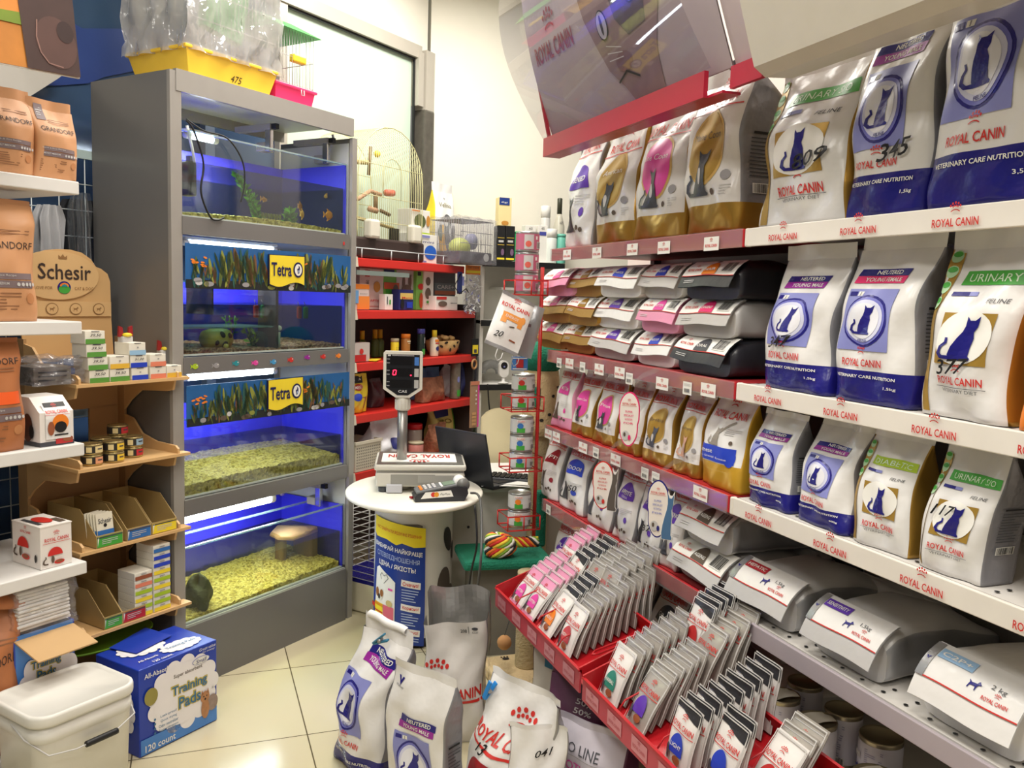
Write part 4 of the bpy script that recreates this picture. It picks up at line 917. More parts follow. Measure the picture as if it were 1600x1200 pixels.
# ---- fifth row of the red unit, behind the pouch trays
def st5(a, b, py, lb, des, sd, **k): return st3(a, b, py, lb, A_, des, sd, Z5, .255, .08, X=XF + .03, **k)
st5(858, 888, 900, 'small white bag with a violet dome, far end behind the pouch tray', d_adult('FUSE', VIOLET, BLACK), 70)
st5(889, 921, 915, 'small white bag with an orange dome behind the pouch tray', d_adult('NATUREN', ORANGE, BLUE), 71)
st5(923, 960, 940, 'small white bag with a blue dome titled light behind the pouch tray', d_adult('LIGHT', BLUE, BROWN, 'WEIGHT', price='37'), 72)
st5(962, 1003, 975, 'small white bag titled indoor long hair with handwritten price', d_adult('INDOOR', BLUE, DGREY, 'Long Hair', price='8940', wide=.74), 73)
st5(1007, 1050, 1010, 'small white bag with a tall charcoal dome titled oral', d_adult('ORAL', DGREY, BLACK, price='59'), 74)
st5(1054, 1098, 1050, 'small white bag with a magenta dome titled protein exigent', d_adult('PROTEIN', MAGENTA, mat('ginger_cat', (170, 110, 60), .5), 'Exigent'), 75)
lie(1102, 1190, 1075, Z5, .10, .33, (WHITE, GREYF, PAPER), 'CARE', VIOLET, 'lying white bag on the lowest shelf beside the tins', seed=76, X=XF + .06)
lie(1150, 1215, 1040, Z5 + .0, .13, .2, (GREYF, GREYF, None), '', None, 'crumpled pale bag lying behind the white one on the lowest shelf', seed=77, X=1.56, lip=0)
# ---- tins on the lowest white shelf
TIN = mat('tin_metal', (176, 166, 140), .3, .8); TINL = mat('pale_lilac_label', (206, 204, 214), .5); LIDP = mat('creased_paper', (222, 216, 202), .7, bump=.4)
def big_tin(px, py, X, h, r, label, stripe, paper, z=Z5, dog=False):
    p = onX(px, py, X); e = empty('food_tin', label, 'tin', (X, p.y, z + .001), GRZ)
    MB().lathe([(r * .97, 0), (r, .004), (r * .985, .008), (r * .985, h - .008), (r, h - .004), (r * .97, h), (r * .93, h - .004), (.0001, h - .005)], TIN, 36).build('can', e)
    S = lambda x, z_, o: ((r * .99 + o) * math.sin(x / r), -(r * .99 + o) * math.cos(x / r), z_)
    lb = MB().grid(lambda a, b: S((a - .5) * 2 * PI * r, .012 + b * (h - .024), .0003), 48, 1, TINL)
    lb.rect(S, -r * .55, h * .62, r * .75, h * .13, stripe, 2, st=.01); lb.lines(S, r * .5, h * .8, r * .85, 16, h * .042, mat('lilac_text', (150, 148, 176), .5), 2); lb.text(S, 'SENSITIVITY', -r * .55, h * .63, r * .6, h * .045, PAPER, 3, .01)
    lb.poly(S, DOG, -r * .5, h * .28, r * .4, r * .4, NAVY, 2); lb.royal(S, -r * .55, h * .14, r * .6); lb.bars(S, r * .7, h * .15, r * .5, h * .12, 3, 5)
    lb.build('label', e)
    if paper: MB().grid(lambda a, b: ((a - .5) * r * 1.1, (b - .5) * r * 1.5, h + .002 + .003 * math.sin(a * 6 + b * 4)), 6, 6, LIDP).build('paper_slip', e)
    return e
big_tin(1222, 1085, 1.40, .135, .046, 'tall lilac tin with a paper slip, leftmost on the lowest white shelf', VIOLET, True)
big_tin(1278, 1120, 1.40, .135, .046, 'tall lilac tin with a paper slip, second on the lowest white shelf', VIOLET, True)
big_tin(1318, 1120, 1.50, .135, .046, 'lilac tin standing behind the second paper slip tin', NAVY, False)
big_tin(1258, 1070, 1.51, .135, .046, 'lilac tin in the dark behind the leftmost paper slip tin', NAVY, False)
big_tin(1372, 1165, 1.40, .10, .05, 'short pale tin with a paper slip, right of the tall lilac tins', LGREY, True)
big_tin(1378, 1140, 1.515, .12, .05, 'dark lidded tin behind the short pale tin', LGREY, False)
big_tin(1452, 1190, 1.40, .10, .05, 'short pale tin nearest the bottom right corner', LGREY, True)

# ---- oval shelf talkers on clear bent strips
def talker(px, py, w, h, edge, label, pts, catc=None, X=1.22):
    p = onX(px, py, X); e = empty('shelf_talker', label, 'shelf talker', (p.x, p.y, p.z), GRZ + R(38))
    m = MB(); out = []
    for k in range(36):
        a = 2 * PI * k / 36; rr = 1 - .16 * math.cos(2 * a) ** 2 * (1 if abs(math.cos(a)) > .7 else 0); out.append((math.cos(a) * w / 2 * (1 - .12 * (math.sin(a) < 0)) * rr, math.sin(a) * h / 2))
    m.prism(out, -.0015, .0015, edge); m.prism([(x * .91, z * .95) for x, z in out], -.0021, -.0014, mat('cream_card', (236, 228, 220), .45)); S = flat(-.0023)
    m.royal(S, 0, h * .28, w * .55, None, 1, line=True)
    for k in range(4): m.text(S, ['SUPER', 'SPECIALIST', 'NUTRITION', 'FOR'][k], 0, h * (.14 - .07 * k), w * (.3 + .1 * (k % 2)), h * .035, edge if edge is not NAVY else LAV, 1, .01)
    m.ell(S, -.1 * w, -h * .30, w * .16, h * .09, LGREY, 1, 14, 1); m.ell(S, .06 * w, -h * .33, w * .06, h * .05, edge, 2, 10, 1); m.ell(S, -.14 * w, -h * .28, w * .05, h * .04, BROWN, 2, 10, 1)
    m.build('card', e)
    if catc:
        c = MB().prism([(x * .06 + w * .42, z * .14 - h * .5) for x, z in CAT], -.006, -.003, catc[0]); c.prism([(x * .055 + w * .42, z * .13 - h * .49) for x, z in CAT], -.0068, -.0058, catc[1]); c.build('cat_cutout', e)
    top_ = Vector((0, .002, h * .5)); q = [(0, .004, h * .42), (0, .01, h * .62), (.03, .02, h * .62 + pts[0] * .6), (.07, .04, h * .62 + pts[0]), (.10, .075, h * .6 + pts[0] * .9)]
    s_ = MB(); s_.grid(lambda a, b: (lambda i, t: tuple(Vector(q[i]).lerp(Vector(q[i + 1]), t) + Vector((0, 0, .008 * (a - .5) * 2))))(min(3, int(b * 4)), b * 4 - min(3, int(b * 4))), 1, 16, CLEAR); s_.build('clear_strip', e)
    return e
talker(983, 655, .078, .165, MAGENTA, 'oval pink edged shelf talker in front of the small gold bags', (.05,))
talker(942, 758, .085, .155, RED, 'oval red edged shelf talker in front of the indoor bags', (.06,), (mat('white_grey_cat_edge', (230, 226, 222), .5), mat('tabby_cat', (92, 84, 78), .5)))
talker(1028, 795, .075, .165, NAVY, 'oval blue edged shelf talker with a blue cat cutout', (.05,), (PAPER, mat('teal_blue_cat', (70, 110, 150), .5)))

# ---- curved clear header over the red unit, with the cat poster behind it
def header():
    e = empty('header_sign', 'curved clear header sign with a big cat face over the red unit', 'header sign', (0, 0, 0))
    y0, y1 = 1.745, 2.80; X0, Z0 = 1.155, 1.945; yc, L = (y0 + y1) / 2, y1 - y0
    GREYP = mat('mauve_grey_poster', (176, 164, 168), .5)
    # profile of the poster: leans outward with height, slight belly
    def prof(q): return (X0 + .02 - .155 * q - .03 * math.sin(PI * q), Z0 + .05 + .62 * q)
    S = lambda x, z, o: (lambda p: (p[0] - o, yc - x, p[1]))(prof(z / .62))
    m = MB().grid(lambda a, b: S((a - .5) * L, b * .62, 0), 4, 14, GREYP); m.grid(lambda a, b: S((.5 - a) * L, b * .62, -.004), 4, 14, GREYP)
    FUR = mat('dark_mauve_fur', (92, 82, 92), .8, vary=.25, scale=20); FUR2 = mat('rosy_fur', (140, 118, 120), .8, vary=.2, scale=20); EY = mat('pale_grey_eye', (176, 176, 184), .3)
    cx = .10
    m.poly(S, [(-.62, 1.0), (-.5, .6), (-.44, .42), (-.34, .26), (-.26, .14), (-.12, .04), (-.02, -.06), (.30, -.06), (.32, .14), (.44, .32), (.5, .5), (.62, 1.0)], cx, .03, .46, .56, FUR2, 1)
    m.poly(S, [(-.30, 1.0), (-.34, .62), (-.2, .5), (-.14, .3), (.0, .2), (.24, .22), (.3, .42), (.22, .7), (.3, 1.0)], cx + .03, .06, .40, .54, FUR, 2)
    for ex, ez, r in ((-.10, .225, .034), (.075, .285, .042)):
        m.ell(S, cx + ex, ez, r * .95, r * 1.2, BLACK, 3, 20, 2, rot=.2); m.ell(S, cx + ex, ez, r * .8, r * 1.08, EY, 4, 20, 2, rot=.2); m.ell(S, cx + ex, ez, r * .2, r * .8, BLACK, 5, 12, 1, rot=.1)
    m.ell(S, cx - .025, .115, .045, .026, mat('rosy_nose', (120, 88, 92), .6), 3, 14, 2)
    m.line(S, [(cx - .08, .07), (cx - .025, .09), (cx + .035, .065)], .006, BLACK, 4)
    for k in range(3): m.line(S, [(cx - .02, .15 - .012 * k), (cx - .10, .17 - .02 * k)], .0025, LGREY, 5)
    DR = mat('muted_red_letter', (150, 62, 72), .5)
    m.text(S, 'ROYAL CANIN', -.335, .25, .29, .055, DR, 2, .02); m.crown(S, -.335, .32, .09, DR, 2)
    m.build('poster', e)
    RS = mat('deep_red_strip', (168, 26, 52), .3)
    MB().box((X0 - .012, yc + .03, Z0 + .02), (.012, L - .06, .062), RS).box((X0 + .02, yc, Z0 - .008), (.05, L, .006), RS).build('bottom_strip', e)
    MB().box((X0 + .02, y0 - .06, Z0 + .025), (.012, .12, .05), RS).build('bottom_strip', e)
    # curved clear visor, bellied toward the aisle
    def vis(a, b):
        q = b; return (X0 - .02 - .15 * q - .085 * math.sin(PI * min(1, q * 1.0)), y1 - a * (L - .03), Z0 + .05 + .60 * q)
    MB().grid(vis, 16, 16, film('clear_acrylic_visor', (.86, .84, .86), .07, .03, .05, (190, 184, 190), bump=.02, scale=3)).build('clear_visor', e)
    for y in (y1, y0 - .12): MB().box((0, 0, .3), (.012, .008, .64), RS, Matrix.Translation((X0 + .01, y, Z0 + .03)) @ Matrix.Rotation(R(-14), 4, 'Y')).build('edge_strip', e)
    MB().grid(lambda a, b: (prof(b)[0] + .01, y0 - .12 * a, prof(b)[1]), 2, 8, mat('pale_mauve_panel', (196, 182, 184), .5)).build('side_poster', e)
    for y in (y0 + .1, y1 - .1): MB().box((1.49, y, 2.03), (.50, .02, .02), DGREY).build('support_arm', e)
    return e
header()
o = empty('light_box_sign', 'white light box header over the white shelving unit', 'header sign', (0, 0, 0))
LBX = mat('milky_acrylic', (206, 200, 186), .35); LBF = mat('dull_white_acrylic', (176, 166, 148), .3)
Y0, Y1 = .75, 1.60
m = MB(); m.prism([(-.0, 0), (.03, -.018), (.10, -.012), (.12, .02), (.12, .55), (-.19, .55)], 0, 1, LBX, Matrix(((1, 0, 0, 1.13), (0, Y1 - Y0, 0, Y0), (0, 0, 1, 1.955), (0, 0, 0, 1)))); m.build('casing', o)
MB().grid(lambda a, b: (1.125 - .17 * b, Y1 - .02 - a * (Y1 - Y0 - .04), 2.03 + .44 * b), 2, 2, LBF).build('front_panel', o)
# ================================================================ red pouch trays on the base of the red unit
TX0, TX1, TILT = .975, 1.215, R(20)
TRED = mat('red_plastic_tray', (186, 30, 38), .32); TRIM = mat('tray_price_strip', (196, 72, 84), .4); TCARD = mat('pale_red_card', (214, 140, 146), .5)
def tray(label, y0, y1, z0):
    e = empty('pouch_tray', label, 'display tray', (TX0, (y0 + y1) / 2, z0), GRZ); L = y1 - y0; dep = (TX1 - TX0) / math.cos(TILT)
    T = Matrix.Rotation(TILT, 4, 'X')
    MB().box((0, dep / 2, -.045), (L, dep, .006), TRED, T).build('tray_floor', e)
    for s in (-1, 1): MB().box((s * (L / 2 - .003), dep / 2, -.015), (.006, dep, .066), TRED, T).build('end_wall', e)
    MB().box((0, dep, -.02), (L, .006, .06), TRED, T).build('back_wall', e)
    m = MB().box((0, -.002, -.022), (L, .006, .062), TRIM); m.box((0, -.004, .009), (L, .009, .005), TRED); S = flat(-.0055)
    n = int(L / .115)
    for k in range(n):
        x = -L / 2 + (k + .5) * L / n; m.rect(S, x, -.024, .075, .038, TCARD, 0, st=1); m.royal(S, x, -.028, .058, mat('faded_red', (196, 96, 104), .5), 1)
    m.build('price_strip', e)
    for k in range(1, 4):
        x = -L / 2 + L * k / 4
        MB().tube([T @ Vector((x, .0, .0)), T @ Vector((x, .03, .022)), T @ Vector((x, dep - .02, .022)), T @ Vector((x, dep, .03))], .0024, TRED, 6).build('wire_divider', e)
    return e
tray('long red pouch tray with price strip, nearer the counter', 2.005, 2.69, .447)
tray('long red pouch tray with price strip, cut by the bottom edge', 1.23, 1.985, .437)
for k in range(2):
    pass
o = MB()
for s in (0, .02): o.tube([(1.02, 2.02 - s, .50), (1.13, 1.99 - s, .545), (1.25, 1.985 - s, .565)], .003, TRED, 6)
o.tube([(1.02, 2.02, .50), (1.005, 2.005, .497), (1.02, 2.0, .50)], .003, TRED, 6)
tag(o.build('wire_loop'), 'red wire loop sticking out between the two pouch trays', 'wire loop')

PW, PH = .100, .156
BORDER = mat('white_pouch_border', (206, 204, 200), .3); POUCHG = mat('grey_pouch_foil', (178, 172, 164), .3, .25, bump=.35, scale=20); POUCHW = mat('white_pouch_film', (230, 226, 222), .3, bump=.2, scale=18); CHAR = mat('charcoal_pouch_film', (48, 48, 52), .32, bump=.2)
def pouch_mesh(kind):
    """flat sealed sachet, a little plump below the middle; base at z=0, front to -y"""
    def P(a, b, off, sd):
        x = (a - .5) * PW; z = b * PH
        t = .0105 * max(0, math.sin(PI * min(1, max(0, (b - .03) / .85)))) ** .7 * max(0, 1 - abs(2 * a - 1) ** 4)
        return (x, sd * (t + .0006) + .0012 * math.sin(a * 7 + b * 9) + sd * off, z)
    S = lambda x, z, o: P(x / PW + .5, z / PH, o, -1)
    frontm = {'grey': POUCHG, 'pink': POUCHW, 'char': POUCHW, 'white': POUCHW}.get(kind.split(':')[0], POUCHW)
    m = MB(); m.grid(lambda a, b: P(a, b, 0, -1), 10, 12, frontm); m.grid(lambda a, b: P(1 - a, b, 0, 1), 10, 12, POUCHG)
    typ, col, word = (kind.split(':') + ['', '', ''])[:3]
    if typ == 'pink':
        m.rect(S, 0, PH * .88, PW * .98, PH * .22, PINK, 1); m.rect(S, 0, PH * .07, PW * .96, PH * .12, PINK, 1)
    if typ == 'char':
        m.poly(S, [(-.5, -.5), (-.5, .42), (-.42, .5), (.42, .5), (.5, .42), (.5, -.32), (.1, -.12), (-.3, .1), (-.5, .28)][::-1], 0, PH * .86, PW * .97, PH * .26, CHAR, 1)
        m.poly(S, [(-.5, -.5), (-.5, .5), (.5, .5), (.5, -.5)], 0, PH * .93, PW * .93, PH * .11, CHAR, 2)
    if typ == 'grey': m.rect(S, .0, PH * .9, PW * .9, PH * .012, LGREY, 1)
    m.royal(S, 0, PH * .66, PW * .84, None, 3); m.rect(S, 0, PH * .585, PW * .98, PH * .012, RED, 3)
    dm = {'pink': HOT, 'orange': ORANGE, 'green': mat('sea_green_print', (36, 128, 108), .4), 'red': mat('brick_red_print', (190, 50, 50), .4), 'violet': VIOLET, 'blue': BLUE, 'gravy': mat('tan_print', (190, 150, 120), .5)}.get(col)
    if dm:
        m.ell(S, .0, PH * .36, PW * .24, PH * .2, dm, 3, 16, 2, a0=0, a1=PI); m.rect(S, 0, PH * .31, PW * .48, PH * .1, dm, 3)
        if word: m.text(S, word, 0, PH * .38, PW * .38, PH * .06, PAPER, 5, .01)
        m.ell(S, .1 * PW, PH * .2, PW * .14, PH * .06, mat('food_brown_print', (150, 84, 52), .5), 5, 12, 1); m.ell(S, -.28 * PW, PH * .24, PW * .07, PH * .12, DGREY, 4, 10, 1)
    m.line(S, [(-PW / 2 + .002, PH * .02), (-PW / 2 + .002, PH * .97), (PW / 2 - .002, PH * .97), (PW / 2 - .002, PH * .02)], .0028, BORDER, 5)
    return m
_PM = {}
def pouch(kind, x, y, z, lean, label, group=None, yaw=0.0):
    if kind not in _PM:
        o = pouch_mesh(kind).build('food_pouch'); _PM[kind] = o
    else:
        o = _PM[kind].copy(); COL.objects.link(o)
    for k in list(o.keys()):
        if k in ('group',): del o[k]
    o.matrix_world = Matrix.Translation((x, y, z)) @ Matrix.Rotation(GRZ + yaw, 4, 'Z') @ Matrix.Rotation(-lean, 4, 'X')
    return tag(o, label, 'food pouch', group)
ORD = ['front', 'second', 'third', 'fourth', 'fifth', 'sixth', 'seventh', 'eighth', 'ninth', 'tenth', 'eleventh', 'twelfth']
rn = random.Random(21)
def file(kinds, y, x0, n, step, lean0, lean1, desc, zb, yaw=0.0, drift=0.0):
    for k in range(n):
        kd = kinds[min(k, len(kinds) - 1)]; x = x0 + k * step; q = k / max(1, n - 1)
        z = zb + (x - TX0) * math.tan(TILT) - .038
        pouch(kd, x, y + drift * k + rn.uniform(-.004, .004), z, lean0 + (lean1 - lean0) * q, '%s pouch of %s' % (ORD[k], desc), None, yaw + rn.uniform(-.04, .04))
ZT1, ZT2 = .447, .437
file(['pink:pink:KITTEN'], 2.60, 1.00, 5, .027, R(38), R(30), 'the pink topped file at the far tip of the far tray', ZT1)
file(['pink:pink:KITTEN'], 2.60, 1.145, 4, .026, R(30), R(26), 'the upper pink topped file at the far tip of the far tray', ZT1 + .03)
file(['pink:pink:KITTEN'], 2.485, 1.00, 4, .027, R(38), R(30), 'the second pink topped file in the far tray', ZT1)
file(['char:orange:ADULT'], 2.485, 1.125, 5, .028, R(30), R(24), 'the black topped file behind the second pink file', ZT1 + .02)
file(['white:orange:ADULT', 'char:orange:ADULT'], 2.345, 1.0, 5, .026, R(36), R(26), 'the orange domed file in the far tray', ZT1)
file(['grey'], 2.355, 1.14, 6, .026, R(24), R(16), 'the plain grey file behind the orange domed file', ZT1 + .02)
file(['white:red:INSTINCT', 'grey:red'], 2.19, 1.0, 11, .026, R(24), R(4), 'the long grey file with a red dome in the far tray', ZT1)
file(['grey'], 2.25, 1.14, 6, .03, R(20), R(12), 'the inner grey file beside the long grey file', ZT1 + .03)
file(['white:green:HAIRBALL', 'grey:green'], 1.90, 1.0, 8, .028, R(22), R(12), 'the green domed file in the near tray', ZT2)
file(['char:red'], 1.845, 1.20, 5, .022, R(18), R(12), 'the black topped file at the back of the near tray', ZT2 + .05)
file(['grey:violet', 'grey:gravy'], 1.765, 1.0, 6, .026, R(30), R(18), 'the violet domed file in the near tray', ZT2)
file(['grey:gravy'], 1.76, 1.165, 4, .034, R(26), R(20), 'the tan printed file behind the violet domed file', ZT2 + .035)
file(['char:blue:LIGHT', 'char:blue'], 1.565, 1.0, 9, .027, R(14), R(8), 'the long black topped file in the near tray', ZT2)
file(['char:blue'], 1.455, 1.03, 2, .03, R(18), R(12), 'the short black topped file at the bottom edge', ZT2 + .005)
file(['white:red:INSTINCT', 'grey:red'], 1.37, 1.07, 3, .03, R(34), R(30), 'the pale file nearest the bottom edge', ZT2)
# ================================================================ big bags on the floor in front of the trays
def floor_bag(x, y, rz, w, h, d, style, design, label, seed=1, rot=None, **k):
    b = Bag(w, h, d, seed=seed, **k); return make_bag(b, style, design, (x, y, .001), rz, label, 'pet_food_bag', rot=rot)
def d_bigneut(mb, b):
    S, w, h = b.S, b.w, b.h
    mb.rect(S, .1 * w, h * .80, w * .62, h * .055, NAVY, 1, rot=-.05); mb.rect(S, .08 * w, h * .745, w * .62, h * .055, PURPLE, 1, rot=-.05)
    mb.text(S, 'NEUTERED', .12 * w, h * .80, w * .44, h * .034, PAPER, 2, .015, .1, -.05); mb.text(S, 'YOUNG MALE', .1 * w, h * .745, w * .48, h * .03, PAPER, 2, .012, .1, -.05)
    cat_ring(mb, S, -.14 * w, h * .47, w * .6, h * .36); mb.royal(S, -.12 * w, h * .225, w * .5)
    mb.text(S, 'VETERINARY CARE NUTRITION', 0, h * .11, w * .8, h * .022, PAPER, 2, .015)
C_ = onZ(560, 1196, 0)
bag1 = floor_bag(.445, 2.470, R(-61), .215, .455, .15, (WHITE, GUSSET, SILVER, [(0, .075, NAVY, NAVY)]), d_bigneut, 'large young male cat bag with a rolled top, leftmost on the floor', 81, amp=2.2, fr=.2, lean=.05, rot=(0, R(4), R(-61)))
mb = MB(); mb.grid(lambda a, b: ((a - .5) * .17, .004 * math.sin(a * 9) - .016 * math.sin(b * PI), .012 * (1 - math.cos(b * PI))), 10, 6, WHITE); mb.build('rolled_top', bag1, loc=(0, .11, .44))
def clip(name, label, loc, rot, m_):
    e = empty(name, label, 'clip', loc, rot=rot)
    for s in (-1, 1): MB().box((s * .006, 0, .0), (.006, .014, .055), m_, Matrix.Rotation(s * .16, 4, 'Y'), bev=.002).build('jaw', e)
    MB().lathe([(.006, -.009), (.006, .009)], mat('spring_steel', (170, 170, 172), .3, .8), 10, Matrix.Rotation(PI / 2, 4, 'X')).build('spring', e); return e
TEALC = mat('dark_teal_plastic', (42, 110, 140), .4); BLUEC = mat('bright_blue_plastic', (38, 132, 208), .35)
clip('bag_clip', 'dark teal clip on top of the leftmost floor bag', onY(594, 1000, 2.395), (.3, 1.0, -.5), TEALC)
def d_neut2(mb, b):
    S, w, h = b.S, b.w, b.h
    mb.poly(S, [(-.5, .5), (0, -.4), (.5, .5), (.2, .5), (0, .1), (-.2, .5)], -.32 * w, h * .88, .03, .026, NAVY, 1); mb.text(S, 'VETERINARY', -.32 * w, h * .85, w * .18, h * .012, DGREY, 1, 0)
    mb.rect(S, .1 * w, h * .685, w * .56, h * .042, NAVY, 1); mb.rect(S, .08 * w, h * .643, w * .56, h * .042, PURPLE, 1)
    mb.text(S, 'NEUTERED', .12 * w, h * .685, w * .36, h * .026, PAPER, 2, .015, .1); mb.text(S, 'YOUNG MALE', .09 * w, h * .643, w * .42, h * .024, PAPER, 2, .012, .1)
    cat_ring(mb, S, .03 * w, h * .42, w * .56, h * .34); mb.royal(S, 0, h * .16, w * .5)
p = onZ(598, 1262, 0) + Vector((.53, -.85, 0)) * .115
bag2 = floor_bag(p.x, p.y, R(-58), .225, .435, .09, (WHITE, GUSSET, SILVER, [(0, .07, NAVY, NAVY)]), d_neut2, 'young male cat bag in front, second from left on the floor', 82, amp=1.3, fr=.2, seal=.05, full=.75)
# open bag 208
def open_bag(x, y, rz, w, h, d, label):
    b = Bag(w, h, d, seed=83, seal=.001, full=.999, fr=0, amp=1.4); mb = MB(); L = len(UU)
    zs = [h * k / 26 for k in range(27)]; par = MB()
    FOIL = mat('inner_foil', (178, 176, 172), .3, .7, bump=.4)
    def PP(u, z, sd, inn=0):
        q = z / h; x_, y_, z_ = b.P(u, min(z, h * .998), 0, sd); yy = y_ + (sd * .015 * max(0, q - .7) / .3) - sd * inn * .003 + .01 * q
        return (x_ * (1 - .01 * inn), yy, z_ + (.012 * u * q if sd < 0 else (.05 + .01 * math.sin(u * 4)) * max(0, q - .6) / .4))
    for inn in (0, 1):
        for j in range(26):
            for sd in (-1, 1):
                for i in range(L - 1):
                    um = abs(UU[i] + UU[i + 1]) / 2; m_ = FOIL if inn else (GUSSET if um > .972 else (mat('cream_white_film', (222, 218, 212), .33, bump=.25) if sd < 0 else SILVER))
                    qd = [PP(UU[i], zs[j], sd, inn), PP(UU[i + 1], zs[j], sd, inn), PP(UU[i + 1], zs[j + 1], sd, inn), PP(UU[i], zs[j + 1], sd, inn)]
                    (par if inn else mb).add(qd, [(0, 1, 2, 3) if (sd < 0) != bool(inn) else (3, 2, 1, 0)], m_, True)
    S = lambda x_, z, o: (lambda q: (q[0], q[1] - o, q[2]))(PP(max(-1, min(1, x_ / (w / 2))), z, -1))
    S2 = lambda y_, z, o: (w / 2 + .004 + o, d / 2 + y_, z)
    mb.crown(S, -.28 * w, h * .60, w * .42, None or RED, 2); mb.text(S, 'ROYAL CANIN', -.02 * w, h * .44, w * .98, h * .085, RED, 2, .025); mb.rect(S, 0, h * .37, w * .96, h * .022, RED, 2)
    mb.text(S, '208', .12 * w, h * .925, w * .10, h * .03, DGREY, 2, .01); mb.rect(S, .2 * w, h * .935, w * .008, h * .06, DGREY, 2); mb.ell(S, .3 * w, h * .945, w * .05, h * .012, DGREY, 2, 12, 1); mb.text(S, 'ADULT', .3 * w, h * .915, w * .1, h * .015, DGREY, 2, 0)
    mb.rect(S2, -.1 * d, h * .72, d * .5, h * .035, BLACK, 1, st=.1); mb.lines(S2, -.1 * d, h * .66, d * .5, 8, h * .022, GREY, 1); mb.rect(S2, -.05 * d, h * .47, d * .35, h * .03, BLACK, 1, st=.1); mb.rect(S2, .34 * d, h * .74, d * .24, h * .2, mat('plum_print', (84, 64, 84), .4), 1, st=.1); mb.lines(S2, .34 * d, h * .6, d * .24, 14, h * .03, mat('plum_print', (84, 64, 84), .4), 1)
    o = mb.build('pet_food_bag', loc=(x, y, .001), rz=rz); merge_smooth(o); tag(o, label, 'pet food bag'); par.build('foil_lining', o); return o
p = onZ(690, 1170, 0)
open_bag(.785, 2.55, R(-22), .205, .405, .18, 'tall open bag showing its silver foil lining, numbered 208')
def d_rc(mb, b):
    S, w, h = b.S, b.w, b.h
    mb.text(S, 'ROYAL CANIN', .0, h * .66, w * .92, h * .075, RED, 2, .025, rot=-.10); mb.crown(S, .06 * w, h * .77, w * .36, RED, 2); mb.rect(S, 0, h * .585, w * .96, h * .016, RED, 2, rot=-.10)
    stroke_text(mb, S, '13', -.2 * w, h * .59, w * .16, h * .07)
    mb.ell(S, -.08 * w, h * .40, w * .28, h * .14, mat('wine_red_print', (150, 26, 36), .4), 2, 24, 3); mb.text(S, 'INDOOR', -.06 * w, h * .42, w * .3, h * .03, PAPER, 4, .01)
p = onZ(712, 1285, 0) + Vector((.53, -.85, 0)) * .105
bag4 = floor_bag(p.x, p.y, R(-56), .22, .43, .13, (WHITE, SILVER, SILVER), d_rc, 'white bag with big red lettering and a bright blue clip on top', 84, amp=2.6, fr=.1, seal=.04, full=.5, lean=.02, rot=(0, R(9), R(-56)))
clip('bag_clip', 'bright blue clip on the folded top of a floor bag', onY(764, 1078, p.y + .04), (.3, .35, .3), BLUEC)
p = onZ(830, 1340, 0)
floor_bag(p.x, p.y, R(-30), .15, .345, .10, (WHITE, SILVER, SILVER), lambda mb, b: (mb.text(b.S, 'ROYAL', 0, b.h * .62, b.w * .6, b.h * .08, mat('bright_red_print', (226, 40, 60), .4), 2, .02), stroke_text(mb, b.S, '041', .1 * b.w, b.h * .82, b.w * .3, b.h * .05)), 'small white bag at the bottom edge left of the purple bags', 85, amp=2, seal=.03, full=.5)
# bags under the trays
PLUM = mat('dark_plum_film', (86, 44, 72), .35, bump=.3)
def d_50(mb, b):
    S, w, h = b.S, b.w, b.h
    for k, t in enumerate(('50%', '50%', '0%')): mb.text(S, t, .12 * w, h * (.80 - .06 * k), w * .3, h * .038, LGREY, 2, .01)
    mb.ell(S, .3 * w, h * .62, w * .1, h * .03, mat('rosy_leaf', (196, 120, 140), .5), 2, 10, 1)
    mb.rect(S, -.1 * w, h * .30, w * .3, h * .3, CARD, 1)
p = onX(880, 1180, 1.02)
floor_bag(1.02, 2.13, R(-52), .20, .375, .10, (PLUM, PLUM, PLUM), d_50, 'dark plum bag printed with percentages under the first tray', 86, seal=.05, full=.7, fr=.2)
floor_bag(1.035, 2.33, R(-52), .17, .37, .09, (mat('pale_beige_bag', (196, 190, 178), .4, bump=.2), PLUM, PLUM), lambda mb, b: (mb.rect(b.S, 0, b.h * .87, b.w * .5, b.h * .1, TEALC, 1), mb.text(b.S, 'Nat-Care', 0, b.h * .5, b.w * .1, b.h * .3, DGREY, 2, 0)), 'pale beige bag with a teal patch left of the plum bag', 87, seal=.05)
def d_mother(mb, b):
    S, w, h = b.S, b.w, b.h
    mb.text(S, 'PRO LINE', -.1 * w, h * .80, w * .6, h * .07, DGREY, 2, 0); mb.rect(S, .05 * w, h * .745, w * .8, h * .005, GREY, 2)
    PKT = mat('orchid_print', (196, 74, 150), .4)
    mb.text(S, 'MOTHER &', -.02 * w, h * .66, w * .72, h * .075, PKT, 2, .01); mb.text(S, 'Baby', -.04 * w, h * .52, w * .62, h * .14, PKT, 2, .015); mb.ell(S, -.36 * w, h * .48, w * .12, h * .1, LGREY, 1, 14, 2)
p = onX(950, 1190, .95)
floor_bag(.955, 1.925, R(-58), .225, .335, .10, (mat('lilac_grey_film', (190, 184, 194), .28, bump=.25), PLUM, PLUM), d_mother, 'lilac grey bag with pink mother and baby lettering under the near tray', 88, seal=.05, fr=.2, full=.75)
